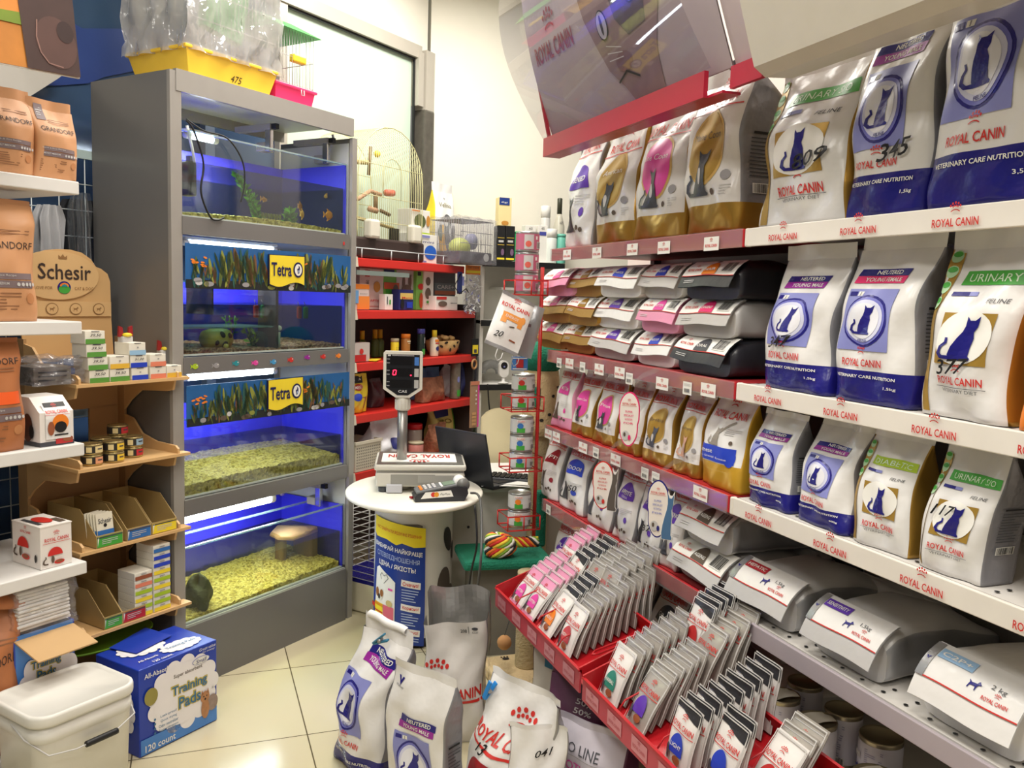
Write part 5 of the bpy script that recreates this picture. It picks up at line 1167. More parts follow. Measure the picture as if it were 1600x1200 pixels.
# ================================================================ round promo table with the scale
TZ = .64; TC = Vector((.865, 3.43, 0)); TRZ = math.atan2(-.25, .97) * 1.0
GREYW = mat('warm_grey_plastic', (206, 202, 190), .45); GREYD = mat('mid_grey_plastic', (148, 146, 138), .45); SCREEN = mat('black_display_glass', (16, 16, 20), .12, coat=.5); LED = mat('red_led', (255, 30, 60), .4, vary=0, emit=6.0)
t = empty('promo_table', 'small oval promo table with a printed column holding the shop scale', 'table', (TC.x, TC.y, 0), R(-14))
MB().lathe([(.285, 0), (.29, .004), (.29, .014), (.285, .018)], mat('white_table_laminate', (240, 236, 222), .35), 56, Matrix.Translation((0, 0, TZ - .018)), sx=.98, sy=1.2).build('tabletop', t)
COLW = mat('white_column_board', (214, 210, 202), .4)
def colp(a, z, o=0.0):   # rounded column, front to -y
    r = .165 + o; th = -PI / 2 + (a - .5) * 2 * PI
    return (math.cos(th) * r * 1.0, .05 + math.sin(th) * r, z)
m = MB().grid(lambda a, b: colp(a, .04 + b * (TZ - .06)), 48, 4, COLW)
SC = lambda x, z, o: colp(.5 + x / (2 * PI * .165), z, o)
m.poly(SC, [(-.5, -.5), (-.5, .1), (-.3, .4), (0, .5), (.35, .5), (.5, .35), (.5, -.5)], -.03, .50, .13, .045, mat('grey_cut_opening', (120, 114, 104), .6), 1)
PUP = mat('puppy_brown_print', (86, 76, 68), .6); BLK = mat('soft_black_print', (44, 42, 42), .6)
m.ell(SC, .17, .44, .03, .055, BLK, 1, 16, 2, rot=.3); m.ell(SC, .225, .38, .025, .04, BLK, 1, 12, 2); m.ell(SC, .15, .24, .045, .085, PUP, 1, 18, 2); m.ell(SC, .19, .18, .06, .06, PUP, 1, 18, 2); m.ell(SC, .165, .20, .012, .018, BLK, 2, 10, 1)
m.build('column', t)
MB().lathe([(.16, 0), (.16, .04)], mat('dark_plinth', (52, 50, 48), .6), 40, Matrix.Translation((0, .05, 0))).build('plinth', t)
# blue leaflet hanging on the column
pb = empty('promo_poster', 'blue and yellow promo poster hanging on the table column', 'poster', (TC.x, TC.y, 0), R(-14))
def pos(x, z, o): return colp(.5 + (x - .07) / (2 * PI * .172), z, .009 + o + .004 * (1 + math.sin(z * 9)))
PBL = mat('poster_blue', (34, 62, 146), .3); PYE = mat('poster_yellow', (246, 222, 40), .35)
m = MB(); tilt = lambda x, z, o: pos(x, z - (x) * .16, o)
S = tilt; W_, H0, H1 = .235, .03, .525
m.grid(lambda a, b: S((a - .5) * W_, H0 + b * (H1 - H0), 0), 20, 10, PBL); m.grid(lambda a, b: S((.5 - a) * W_, H0 + b * (H1 - H0), -.0012), 20, 10, PAPER)
m.rect(S, 0, .49, W_, .07, PYE, 1); m.poly(S, [(-.5, .5), (.5, .5), (.5, -.1), (.3, -.35), (.1, -.05), (0, -.5), (-.2, -.1), (-.45, -.3), (-.5, .2)], 0, .45, W_, .03, PYE, 1)
m.text(S, 'ЧАС ПРИЙМАТИ РОЗУМНІ РІШЕННЯ!', .0, .488, W_ * .86, .017, RED, 3, .0, .1)
m.text(S, 'ВИБИРАЙ НАЙКРАЩЕ', 0, .415, W_ * .9, .026, PAPER, 3, .02); m.text(S, 'СПІВВІДНОШЕННЯ', -.0, .378, W_ * .8, .024, mat('pale_blue_letter', (176, 190, 220), .4), 3, 0); m.text(S, 'ЦІНА / ЯКІСТЬ!', .0, .343, W_ * .68, .024, PAPER, 3, .02)
bx = -.05
m.poly(S, [(-.5, -.5), (-.44, .45), (-.3, .5), (.3, .38), (.5, .32), (.5, -.5)], bx, .20, .10, .25, PAPER, 2)
m.line(S, [(bx - .012, .275), (bx - .02, .29), (bx - .012, .302), (bx, .292), (bx + .012, .302), (bx + .02, .288), (bx, .262)], .002, DGREY, 4); m.rect(S, bx + .03, .245, .02, .008, HOT, 4)
m.ell(S, bx - .022, .208, .016, .024, PAPER, 4, 14, 1); m.ell(S, bx - .033, .215, .009, .02, mat('boxer_brown', (150, 96, 52), .5), 5, 12, 1); m.ell(S, bx - .010, .217, .008, .016, mat('boxer_brown', (150, 96, 52), .5), 5, 12, 1); m.ell(S, bx - .022, .2, .006, .012, BLK, 6, 10, 1)
m.rect(S, bx - .026, .135, .045, .075, YELLOW, 4); m.rect(S, bx - .026, .135, .045, .006, RED, 5); m.rect(S, bx - .026, .165, .045, .012, mat('amber_print', (226, 150, 40), .4), 5); m.rect(S, bx + .022, .135, .048, .075, mat('rose_print', (214, 100, 120), .4), 4); m.rect(S, bx + .022, .11, .048, .02, DGREY, 5); m.ell(S, bx + .026, .185, .014, .014, mat('sand_print', (200, 180, 120), .4), 5, 12, 1); m.rect(S, bx, .085, .10, .022, mat('brick_red_print', (190, 50, 50), .4), 4)
for k, (t_, z_) in enumerate((('Смачно!', .285), ('Корисно!', .185), ('Вигідно!', .085))):
    m.rect(S, .062, z_, .075, .028, PAPER, 2, rot=-.05); m.text(S, t_, .062, z_, .062, .017, RED, 4, .015); m.lines(S, .062, z_ - .026, .07, 5 if k < 2 else 3, .011, mat('pale_blue_letter', (176, 190, 220), .4), 3, seed=k)
m.poly(S, [(-.5, -.3), (.2, -.3), (.2, -.5), (.5, 0), (.2, .5), (.2, .3), (-.5, .3)], bx - .058, .15, .03, .03, RED, 3)
m.build('print', pb)
# ---- scale
sc = empty('shop_scale', 'grey shop scale with a red logo sheet on its pan, on the oval table', 'scale', (.905, 3.50, TZ), R(-14))
MB().box((0, 0, .055), (.365, .29, .06), GREYW, bev=.01).box((-.03, -.146, .055), (.18, .004, .045), GREYD).box((.07, -.1465, .06), (.16, .004, .03), mat('grey_panel', (166, 164, 156), .4)).build('body', sc)
for sx in (-1, 1):
    for sy in (-1, 1): MB().lathe([(.02, 0), (.022, .026)], DGREY, 14, Matrix.Translation((sx * .15, sy * .11, 0))).build('foot', sc)
MB().box((-.105, -.13, .02), (.065, .05, .036), mat('clear_grey_block', (190, 190, 196), .2), bev=.004).build('level_block', sc)
m = MB().box((0, 0, .105), (.375, .30, .024), GREYW, bev=.008); m.box((0, 0, .092), (.35, .28, .02), GREYD); m.box((0, 0, .1175), (.355, .28, .004), mat('brushed_steel_pan', (150, 148, 142), .35, .7)); m.build('pan', sc)
m = MB().box((-.005, -.005, .121), (.31, .19, .002), PAPER); S = lambda x, y, o: (-.005 - x, -.005 - y, .1222 + o); m.text(S, 'ROYAL CANIN', 0, -.03, .26, .07, RED, 0, .02); m.crown(S, 0, .055, .09, RED, 0); m.build('logo_sheet', sc)
dp = empty('scale_display', 'scale display on a steel pole showing a red zero', 'scale display', onZ(627, 762, TZ), R(-16))
MB().lathe([(.042, 0), (.042, .03), (.034, .034), (.034, .075), (.024, .08)], GREYW, 28, sx=1.0).build('pole_base', dp)
MB().lathe([(.021, .07), (.021, .34)], mat('steel_pole', (150, 148, 144), .35, .7), 22).build('pole', dp)
m = MB().lathe([(.028, .33), (.030, .335), (.030, .375), (.024, .392), (.012, .40)], GREYW, 22); 
for k in range(14): m.box((math.cos(k * PI / 7) * .0305, math.sin(k * PI / 7) * .0305, .355), (.004, .004, .04), GREYW)
m.build('collar', dp)
hx, z0, z1 = .080, .385, .575
m = MB(); m.prism([(-.03, z0), (.03, z0), (hx, z0 + .035), (hx, z1 - .006), (hx - .006, z1), (-hx + .006, z1), (-hx, z1 - .006), (-hx, z0 + .035)], -.03, .015, GREYW); m.prism([(-.022, z0 + .01), (.022, z0 + .01), (hx - .012, z0 + .042), (hx - .012, z1 - .012), (-hx + .012, z1 - .012), (-hx + .012, z0 + .042)], -.0315, -.029, SCREEN); m.build('head', dp)
m = MB(); S = flat(-.0318); Z = lambda k: z1 - .035 - .047 * k
for k in range(3): m.rect(S, -.008, Z(k) - .004, .092, .034, mat('display_window', (6, 4, 8), .2), 0); m.rect(S, .056, Z(k) - .004, .018, .034, mat('pale_unit_tag', (170, 168, 164), .4) if k else mat('blue_unit_tag', (66, 118, 190), .4), 0); m.rect(S, -.06, Z(k) + .004, .012, .003, GREY, 0); m.rect(S, -.06, Z(k) - .012, .012, .003, GREY, 0)
m.rect(S, 0, z1 - .016, .09, .003, GREY, 0); m.rect(S, -.056, z1 - .016, .012, .006, LGREY, 0); m.text(S, 'CAS', -.0, z0 + .026, .036, .011, LGREY, 0, .02)
hd_ = kid(dp, 'head'); m.build('face_print', hd_)
m = MB(); zc = Z(1) - .004
for (x, z, w, h) in ((0, .010, .009, .003), (0, -.010, .009, .003), (-.006, .005, .003, .009), (-.006, -.005, .003, .009), (.006, .005, .003, .009), (.006, -.005, .003, .009)): m.rect(S, x - .034 + z * .15, zc + z, w, h, LED, 2)
m.rect(S, .033, zc - .011, .005, .005, LED, 2); m.build('led_digit', hd_)
# ---- card terminal
ct = empty('card_terminal', 'dark payment terminal with a paper roll on the oval table edge', 'card terminal', onZ(690, 782, TZ) + Vector((0, .02, 0)), R(-6))
DK = mat('dark_terminal_shell', (46, 46, 50), .4); MK = mat('grey_terminal_top', (104, 106, 108), .4)
m = MB(); m.prism([(-.105, .0), (.09, .0), (.105, .03), (.10, .055), (.06, .06), (-.09, .035), (-.11, .02)], -.042, .042, DK); m.build('body', ct)
Tt = Matrix.Translation((-.02, 0, .05)) @ Matrix.Rotation(-.165, 4, 'Y')
m = MB().box((-.0, 0, 0), (.165, .082, .012), MK, Tt, bev=.004)
for i in range(4):
    for j in range(3): m.box((-.06 + i * .018, -.024 + j * .024, .008), (.012, .016, .006), LGREY if i else ORANGE, Tt, bev=.002)
m.box((.052, 0, .0065), (.045, .06, .003), mat('pale_lcd', (120, 140, 120), .2), Tt); m.box((.022, 0, .007), (.008, .07, .002), PAPER, Tt); m.build('keypad', ct)
m = MB(); S = flat(-.0425); m.poly(S, [(-.5, -.5), (.5, -.3), (.42, .5), (-.36, .3)], -.02, .03, .13, .032, PAPER, 0); m.ell(S, -.035, .03, .010, .010, RED, 1, 14, 1); m.ell(S, -.023, .03, .010, .010, mat('amber_print', (226, 150, 40), .4), 2, 14, 1); m.text(S, 'PayPass', .012, .030, .04, .010, DGREY, 1, 0, .3); m.build('side_label', ct)
MB().lathe([(.001, -.026), (.024, -.026), (.024, .026), (.001, .026)], PAPER, 26, Matrix.Translation((.078, 0, .07)) @ Matrix.Rotation(PI / 2, 4, 'X')).build('paper_roll', ct)
MB().lathe([(.027, -.03), (.027, .03)], mat('smoked_roll_cover', (120, 120, 116), .3), 26, Matrix.Translation((.086, .002, .062)) @ Matrix.Rotation(PI / 2, 4, 'X')).build('roll_cover', ct)
P0 = onZ(735, 770, TZ + .03)
rope('cable', 'grey cable running from the payment terminal down behind the table', [P0, onZ(750, 780, TZ + .01) , onX(752, 860, .98), onX(745, 930, .98), onX(740, 975, .98)], .005, mat('grey_cable', (82, 82, 80), .5))
rope('cable', 'thin black cable hanging behind the oval table', [onX(742, 790, 1.0), onX(745, 850, 1.0), onX(735, 900, 1.0), onX(728, 975, 1.0)], .004, BLACK)
rp = empty('red_clip', 'red plastic peg lying on the oval table edge', 'peg', onZ(650, 779, TZ) + Vector((0, 0, .003)), R(10))
RP = mat('dark_red_peg', (160, 30, 40), .4)
for s in (-1, 1): MB().box((0, 0, .004), (.055, .007, .007), RP, Matrix.Rotation(s * .22, 4, 'Z'), bev=.002).build('jaw', rp)
MB().box((.045, 0, .004), (.05, .012, .007), DK, bev=.002).build('handle', rp)
# ---- white desk with laptop
dk = empty('desk', 'white desk behind the oval table carrying the laptop', 'desk', (1.27, 3.74, 0), R(-8))
DZ = .615
MB().box((.06, .05, DZ - .015), (.62, .52, .03), WHITEM, bev=.003).build('desk_top', dk)
MB().box((.06, -.195, .30), (.60, .018, .58), mat('pale_grey_panel_board', (206, 202, 192), .5)).build('front_panel', dk)
for sx in (-.23, .35): MB().box((sx, .05, .30), (.02, .5, .6), WHITEM).build('side_panel', dk)
MB().lathe([(.006, 0), (.006, .004)], DGREY, 10, Matrix.Translation((-.1, -.206, .43)) @ Matrix.Rotation(PI / 2, 4, 'X')).build('lock', kid(dk, 'front_panel'))
lp = empty('laptop', 'open dark laptop seen from behind its lid', 'laptop', (1.14, 3.56, DZ), R(-62))
LM = mat('dark_laptop_shell', (52, 54, 60), .4, .2)
MB().box((0, .10, .012), (.30, .20, .018), LM, bev=.004).build('base', lp)
m = MB().box((0, 0, .125), (.31, .010, .25), LM, Matrix.Translation((0, 0, .012)) @ Matrix.Rotation(R(14), 4, 'X'), bev=.004); m.box((0, .0055, .125), (.29, .002, .225), SCREEN, Matrix.Translation((0, 0, .012)) @ Matrix.Rotation(R(14), 4, 'X')); m.build('lid', lp)
MB().box((0, .11, .0215), (.26, .10, .003), BLACK).build('keyboard', lp)
kb = empty('keyboard', 'black desktop keyboard lying behind the laptop', 'keyboard', onZ(815, 748, DZ + .02) , R(-30))
m = MB().box((0, 0, 0), (.30, .12, .018), DGREY, bev=.004)
for i in range(12):
    for j in range(4): m.box((-.13 + i * .0236, -.04 + j * .026, .011), (.018, .02, .008), BLACK)
m.build('key_block', kb)
o = MB().grid(lambda a, b: ((a - .5) * .21, (b - .5) * .15, .002 + .004 * math.sin(a * 3)), 6, 4, PAPER).grid(lambda a, b: ((a - .5) * .2 + .02, (b - .5) * .15 + .02, .005 + .004 * math.sin(a * 3)), 6, 4, PAPER).build('paper_sheets', loc=onZ(790, 760, DZ) + Vector((0, 0, .012)), rz=R(-20)); tag(o, 'white paper sheets lying beside the laptop', 'paper')
ch = empty('office_chair', 'cream chair back behind the laptop', 'chair', onY(795, 720, 4.1) * 1.0, R(0))
ch.location = (1.53, 4.1, -.06)
CRM = mat('cream_plastic', (222, 210, 170), .45)
def chb(sd): return lambda a, b: ((a - .5 if sd < 0 else .5 - a) * .30 * (1 - .12 * b), sd * .012 + .03 * b + .03 * (2 * a - 1) ** 2, .52 + .42 * b - .05 * b * (2 * a - 1) ** 4)
m = MB(); m.grid(chb(-1), 12, 10, CRM); m.grid(chb(1), 12, 10, CRM); m.build('backrest', ch)
MB().box((0, .2, .44), (.42, .4, .05), CRM, bev=.015).build('seat', ch); MB().lathe([(.03, .05), (.03, .42)], DGREY, 12, Matrix.Translation((0, .2, 0))).build('pedestal', ch)
MB().lathe([(.22, .0), (.2, .03), (.04, .06)], DGREY, 20, Matrix.Translation((0, .2, 0))).build('chair_base', ch)
# ---- wire crate left of the table
cr = empty('wire_crate', 'white wire crate standing between aquarium rack and table column', 'crate', AP(1.12, -.02, 0), ARZ)
m = MB(); w_, d_, za, zb = .36, .34, .16, .50
for k in range(12): z = za + (zb - za) * k / 11; m.tube([(-w_ / 2, -d_ / 2, z), (w_ / 2, -d_ / 2, z), (w_ / 2, d_ / 2, z), (-w_ / 2, d_ / 2, z)], .0028, WHITEM, 5, closed=True)
for k in range(4):
    x = -w_ / 2 + w_ * k / 3
    for y in (-d_ / 2, d_ / 2): m.tube([(x, y, za), (x, y, zb)], .004, WHITEM, 5)
for k in range(16): y = -d_ / 2 + d_ * k / 15; m.tube([(-w_ / 2, y, zb), (w_ / 2, y, zb)], .0028, WHITEM, 5)
m.build('wire_grid', cr); MB().box((0, 0, za - .01), (w_, d_, .02), NAVY).build('tray_floor', cr); MB().box((0, 0, .075), (.36, .34, .145), mat('cream_box_base', (226, 218, 190), .5), bev=.01).build('crate_base', cr)
# ================================================================ red shelving along the window wall
SH = empty('shelving_unit', 'red edged shelving along the window wall, crowded with small pet goods', 'shelving unit', AO, ARZ)
SU0, SU1, SV = 1.10, 2.16, .2
REDS = mat('bright_red_shelf', (214, 48, 40), .4); SBACK = mat('brown_shelf_back', (62, 46, 44), .6); BRK = mat('cream_bracket', (226, 218, 196), .5)
SZ = [1.615, 1.368, 1.118, .868, .588]; UE = [2.02, 2.14, 2.16, 2.16, 2.16]
MB().box(((SU0 + SU1) / 2, SV + .37, .85), (SU1 - SU0, .02, 1.54), SBACK).build('back_panel', SH)
MB().box((SU1 + .01, SV + .2, .75), (.02, .36, 1.3), mat('dark_end_panel', (52, 46, 46), .6)).build('end_panel', SH)
for z, ue in zip(SZ, UE):
    MB().box(((SU0 + ue) / 2, SV + .19, z - .022), (ue - SU0, .38, .040), REDS, bev=.003).build('shelf', SH)
    MB().prism([(SU0 + .0, z - .045), (SU0 + .03, z - .045), (SU0 + .022, z + .002), (SU0, z + .002)], SV - .006, SV + .0, BRK).build('bracket', SH)
MB().box((1.33, SV + .02, 1.545), (.40, .03, .022), mat('greenish_steel', (130, 142, 136), .4)).build('lamp_bar', SH)
m = MB(); Wm = mat('white_wire', (205, 212, 214), .4)
m.tube([(1.13, SV + .01, SZ[0]), (1.13, SV + .01, SZ[0] + .045), (2.0, SV + .01, SZ[0] + .045)], .003, Wm, 6)
for k in range(4): m.tube([(1.17 + k * .22, SV + .01, SZ[0]), (1.17 + k * .22, SV + .01, SZ[0] + .045)], .003, Wm, 6)
m.build('gallery_rail', SH)
def sp(px0, px1, py0, v=SV + .03):
    (a, _), (b, _) = onV(px0, py0, v), onV(px1, py0, v); return (a + b) / 2, b - a
def zat(px, py, v=SV + .03): return onV(px, py, v)[1]
def carton(px0, px1, ytop, row, base, label, deco=None, d=.08, v=SV + .03, cat='box', name='product_box', rz=0.0, group=None, hh=None):
    u, w = sp(px0, px1, ytop, v); z = SZ[row] if isinstance(row, int) else row; h = hh or max(.02, zat((px0 + px1) / 2, ytop, v) - z)
    mb = MB().box((0, d / 2, h / 2), (w, d, h), base, bev=.0015)
    if deco: deco(mb, flat(-.0004), w, h)
    o = mb.build(name, loc=AP(u, v, z + .001), rz=ARZ + rz); return tag(o, label, cat, group)
def rc(*it):     # simple printed layout: (kind, x, z, w, h, mat[, text])
    def d(mb, S, w, h):
        for k, i in enumerate(it):
            x, z, a, b, m_ = i[1] * w, i[2] * h, i[3] * w, i[4] * h, i[5]
            if i[0] == 'r': mb.rect(S, x, z, a, b, m_, 1 + k % 4, st=1)
            elif i[0] == 'e': mb.ell(S, x, z, a / 2, b / 2, m_, 1 + k % 4, 16, 1)
            elif i[0] == 't': mb.text(S, i[6], x, z, a, b, m_, 5, .01)
            elif i[0] == 'v': mb.text(S, i[6], x, z, a, b, m_, 5, .01, 0, PI / 2)
    return d
TAN = mat('tan_print_b', (200, 140, 60), .5); RABBIT = mat('rabbit_brown', (108, 92, 80), .6); PKP = mat('pale_pink_box', (226, 206, 200), .5); ORB = mat('orange_box_print', (240, 140, 60), .5); NVD = mat('dark_blue_print', (40, 44, 110), .5)
# row 2 (between first and second red shelf)
carton(553, 577, 444, 1, PKP, 'orange and white pet treat box at the left end, second red shelf', rc(('r', 0, .9, .98, .18, ORANGE), ('r', .1, .28, .8, .5, ORB), ('r', -.35, .5, .25, .5, mat('light_blue_print', (110, 160, 210), .5)), ('t', .1, .62, .5, .05, DGREY, 'Junior')), v=SV + .03, d=.05)
carton(562, 600, 420, 1, PKP, 'tall pale pink box with a cashew drawing, second red shelf', rc(('r', -.2, .88, .2, .16, RED), ('e', .2, .56, .28, .26, TAN), ('v', -.22, .66, .12, .12, BLACK, 'sic'), ('t', .15, .22, .5, .05, RED, 'APTEX'), ('r', 0, .08, .9, .01, RED)), v=SV + .10)
carton(599, 624, 420, 1, mat('leaf_green_box', (120, 190, 80), .5), 'green and orange rodent food box with a rabbit, second red shelf', rc(('r', -.15, .9, .65, .14, NVD), ('t', -.15, .88, .5, .05, PAPER, 'Vitakraft'), ('r', 0, .58, .95, .16, mat('carrot_print', (214, 90, 50), .5)), ('e', .25, .42, .4, .4, RABBIT), ('r', .4, .8, .2, .35, LGREY), ('r', -.1, .45, .5, .1, GREEN)), v=SV + .10)
carton(602, 614, 460, 1, PAPER, 'small white box with a tiny green print before the rodent food box', rc(('r', .1, .5, .2, .3, GREEN), ('r', -.25, .6, .1, .5, DGREY)), v=SV + .03, d=.04)
carton(624, 651, 422, 1, LGREY, 'light grey rabbit food box with long ears, second red shelf', rc(('e', -.25, .68, .16, .34, RABBIT), ('e', .1, .7, .18, .34, RABBIT), ('e', -.1, .5, .55, .26, RABBIT), ('t', 0, .86, .4, .05, DGREY, 'NATURE'), ('r', .38, .8, .1, .2, DGREY)), v=SV + .11)
carton(624, 646, 453, 1, NVD, 'small blue and yellow box with a penguin drawing, second red shelf', rc(('r', .0, .68, .9, .3, mat('sand_yellow', (226, 196, 110), .5)), ('t', .0, .6, .7, .1, RED, 'Menu'), ('e', -.3, .3, .25, .5, BLACK), ('r', .2, .25, .4, .3, BLUE)), v=SV + .03, d=.05)
carton(651, 664, 424, 1, mat('fresh_green_box', (130, 200, 90), .5), 'narrow green box with a red berry and chili, second red shelf', rc(('r', -.2, .93, .4, .1, BLACK), ('e', .0, .6, .7, .16, RED), ('e', .05, .24, .45, .4, mat('chili_print', (196, 80, 40), .5))), v=SV + .09)
carton(663, 678, 417, 1, PAPER, 'narrow white box with two rabbit ears, second red shelf', rc(('e', -.1, .66, .5, .2, RABBIT), ('e', -.1, .38, .6, .26, RABBIT), ('r', .1, .18, .7, .06, GREEN), ('t', .0, .12, .6, .03, DGREY, '150 g')), v=SV + .08)
carton(679, 712, 425, 1, mat('dark_slate_box', (74, 72, 76), .5), 'dark box with a hamster and white letters, second red shelf', rc(('r', 0, .60, .98, .2, mat('slate_band', (96, 104, 108), .5)), ('t', 0, .6, .8, .1, LGREY, 'CARE+'), ('r', 0, .45, .98, .1, mat('rust_band', (150, 80, 50), .5)), ('e', .1, .3, .7, .2, RABBIT)), v=SV + .10)
carton(681, 715, 463, 1, PAPER, 'low white box with a red strip and hamster, second red shelf', rc(('r', -.25, .85, .45, .2, RED), ('e', -.2, .45, .4, .4, RABBIT), ('r', .3, .5, .3, .04, DGREY)), v=SV + .03, d=.07)
# row 3: bottles and tubs
def jar(px, ytop, row, r, body, lid, label, lidk=.2, v=SV + .05, neck=None, deco=None, cat='jar', name='jar', z=None, py=None):
    u, _ = onV(px, ytop, v); zz = SZ[row] if z is None else z; h = zat(px, ytop, v) - zz
    e = empty(name, label, cat, AP(u, v, zz + .001), ARZ)
    hb = h * (1 - lidk)
    pr = [(r * .95, 0), (r, .004), (r, hb - .006), (r * .9, hb)] if not neck else [(r * .95, 0), (r, .004), (r, hb * .82), (r * .8, hb * .92), (neck, hb)]
    mb = MB().lathe(pr, body, 24)
    if deco: S = lambda x, z_, o: ((r + o) * math.sin(x / r), -(r + o) * math.cos(x / r), z_); deco(mb, S, r * 1.9, h)
    mb.build('body', e); rl = r * 1.02 if not neck else neck * 1.15
    MB().lathe([(rl, hb), (rl, h - .002), (rl * .92, h)], lid, 22).build('lid', e); return e
BRN = mat('amber_tub', (170, 112, 50), .4); DKG = mat('dark_green_can', (30, 44, 40), .35)
carton(553, 578, 536, 2, mat('clear_tub', (206, 196, 190), .35), 'small white tub with a red sail shaped print, third red shelf', rc(('r', -.1, .2, .7, .35, mat('red_sail', (190, 40, 40), .5)), ('e', -.05, .55, .25, .3, RED)), v=SV + .03, d=.05, name='food_tub', cat='tub')
u, w = sp(577, 614, 560); o = MB().box((0, 0, .004), (.12, .10, .006), YELLOW, bev=.001).rect(top(.0072), -.01, .01, .07, .04, ORANGE, 1, st=1).build('treat_packet', loc=AP(1.30, SV + .07, SZ[2] + .001), rz=ARZ + .5); tag(o, 'flat yellow packet lying on the third red shelf', 'packet')
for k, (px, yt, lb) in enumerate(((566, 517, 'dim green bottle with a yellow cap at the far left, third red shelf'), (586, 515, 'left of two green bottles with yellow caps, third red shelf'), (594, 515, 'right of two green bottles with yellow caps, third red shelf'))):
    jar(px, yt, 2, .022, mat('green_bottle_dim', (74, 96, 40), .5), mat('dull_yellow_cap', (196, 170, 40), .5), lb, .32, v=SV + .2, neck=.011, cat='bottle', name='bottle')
jar(617, 529, 2, .021, YELLOW, mat('clear_lid', (190, 180, 150), .3), 'yellow labelled jar, left of the brown jar, third red shelf', .16, deco=lambda m, S, w, h: (m.lines(S, 0, h * .55, w * .5, 4, h * .09, DGREY, 1), m.ell(S, .1 * w, h * .3, w * .15, h * .12, LAV, 1, 10, 1)))
jar(634, 522, 2, .024, BRN, ORANGE, 'brown jar with an orange lid, third red shelf', .17, deco=lambda m, S, w, h: (m.rect(S, 0, h * .7, w * .6, h * .06, mat('cream_text', (230, 214, 180), .5), 1), m.rect(S, 0, h * .62, w * .35, h * .03, mat('cream_text', (230, 214, 180), .5), 1)))
jar(658, 514, 2, .021, DKG, mat('violet_blue_cap', (70, 76, 160), .4), 'dark spray can with a violet blue cap, third red shelf', .17, deco=lambda m, S, w, h: (m.rect(S, 0, h * .2, w * .6, h * .2, GREEN, 1), m.rect(S, .1 * w, h * .6, w * .2, h * .2, LGREY, 1)), cat='spray can', name='spray_can')
jar(679, 516, 2, .024, mat('cream_bottle', (226, 214, 190), .4), YELLOW, 'bottle with a yellow cap and a dark animal on its label, third red shelf', .26, neck=.012, deco=lambda m, S, w, h: (m.rect(S, 0, h * .60, w * .8, h * .1, ORANGE, 1), m.rect(S, 0, h * .5, w * .7, h * .05, RED, 2), m.ell(S, 0, h * .3, w * .3, h * .09, NVD, 1, 14, 1)), cat='bottle', name='bottle')
e = empty('wicker_basket', 'beige basket with dark paw prints at the right end, third red shelf', 'basket', AP(1.98, SV + .11, SZ[2] + .001), ARZ)
BSK = mat('beige_patterned_cloth', (206, 170, 112), .7, vary=.2, scale=50)
m = MB().lathe([(.075, 0), (.095, .03), (.105, .075), (.10, .08), (.088, .05), (.06, .012), (.0001, .01)], BSK, 26, sx=1.15, sy=.8); S = lambda x, z, o: ((.095 + .13 * max(0, z - .0) + o) * 1.15 * math.sin(x / .1), -(.095 + .13 * z + o) * .8 * math.cos(x / .1), z)
for k in range(9): m.ell(S, -.11 + k * .027, .03 + .02 * (k % 3), .007, .011, mat('dark_brown_print', (44, 32, 26), .6), 2, 10, 1, rot=k)
m.build('bowl', e); rn = random.Random(3); m = MB()
for k in range(18): m.ball((rn.uniform(-.08, .08), rn.uniform(-.05, .05), .07 + rn.uniform(0, .03)), rn.uniform(.012, .02), BSK, 8, (1.3, 1, .7))
m.build('filling', e)['kind'] = 'stuff'
# row 4: bags in shadow
def softbag(px0, px1, ytop, row, m_, label, deco=None, v=SV + .05, d=.07, seed=1, tilt=0.0, z=None, cat='treat bag', name='treat_bag', amp=2.0):
    u, w = sp(px0, px1, ytop, v); zz = SZ[row] if z is None else z; h = max(.05, zat((px0 + px1) / 2, ytop, v) - zz)
    b = Bag(w, h, d, seed=seed, amp=amp, seal=.12, full=.4); o = make_bag(b, (m_, m_, m_), (lambda mb, bb: deco(mb, bb.S, bb.w, bb.h)) if deco else (lambda mb, bb: None), AP(u, v, zz + .001), ARZ, label, name, cat, rot=(0, tilt, ARZ)); return o
MIX = mat('mixed_treats', (150, 96, 70), .5, vary=.6, scale=60, bump=.5); CLB = mat('clear_brown_pack', (120, 110, 96), .3, vary=.5, scale=40)
softbag(548, 577, 585, 3, mat('yellow_snack_film', (226, 200, 50), .35, bump=.3), 'yellow snack bag with a black top at the left end, fourth red shelf', rc(('r', -.1, .85, .7, .18, BLACK), ('t', -.1, .86, .5, .06, PAPER, 'Snack'), ('e', -.1, .66, .6, .16, mat('brick_red_print', (190, 50, 50), .4)), ('t', -.1, .66, .5, .08, PAPER, 'MENU'), ('r', 0, .25, .6, .3, MIX), ('e', -.25, .42, .3, .2, BLUE)), seed=5)
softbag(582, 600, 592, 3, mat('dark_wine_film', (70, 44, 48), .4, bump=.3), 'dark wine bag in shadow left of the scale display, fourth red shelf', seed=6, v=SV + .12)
softbag(655, 690, 575, 3, mat('muted_blue_film', (92, 130, 180), .35, bump=.3), 'blue and pale patterned bag behind the scale display, fourth red shelf', seed=7, v=SV + .14)
softbag(661, 697, 590, 3, MIX, 'clear bag of red and brown treats right of the scale display', seed=8)
softbag(690, 712, 572, 3, LGREY, 'crooked pale grey packet with a price, fourth red shelf', seed=9, tilt=.35, v=SV + .12, deco=lambda m, S, w, h: stroke_text(m, S, '45', 0, h * .5, w * .5, h * .1))
jar(712, 562, 3, .03, CLB, GREY, 'tall clear tube of mixed rodent food, fourth red shelf', .06, deco=lambda m, S, w, h: (m.rect(S, 0, h * .15, w * .6, h * .16, GREEN, 1), m.ell(S, -.15 * w, h * .5, w * .15, h * .08, LAV, 1, 10, 1)), cat='food tube', name='food_tube')
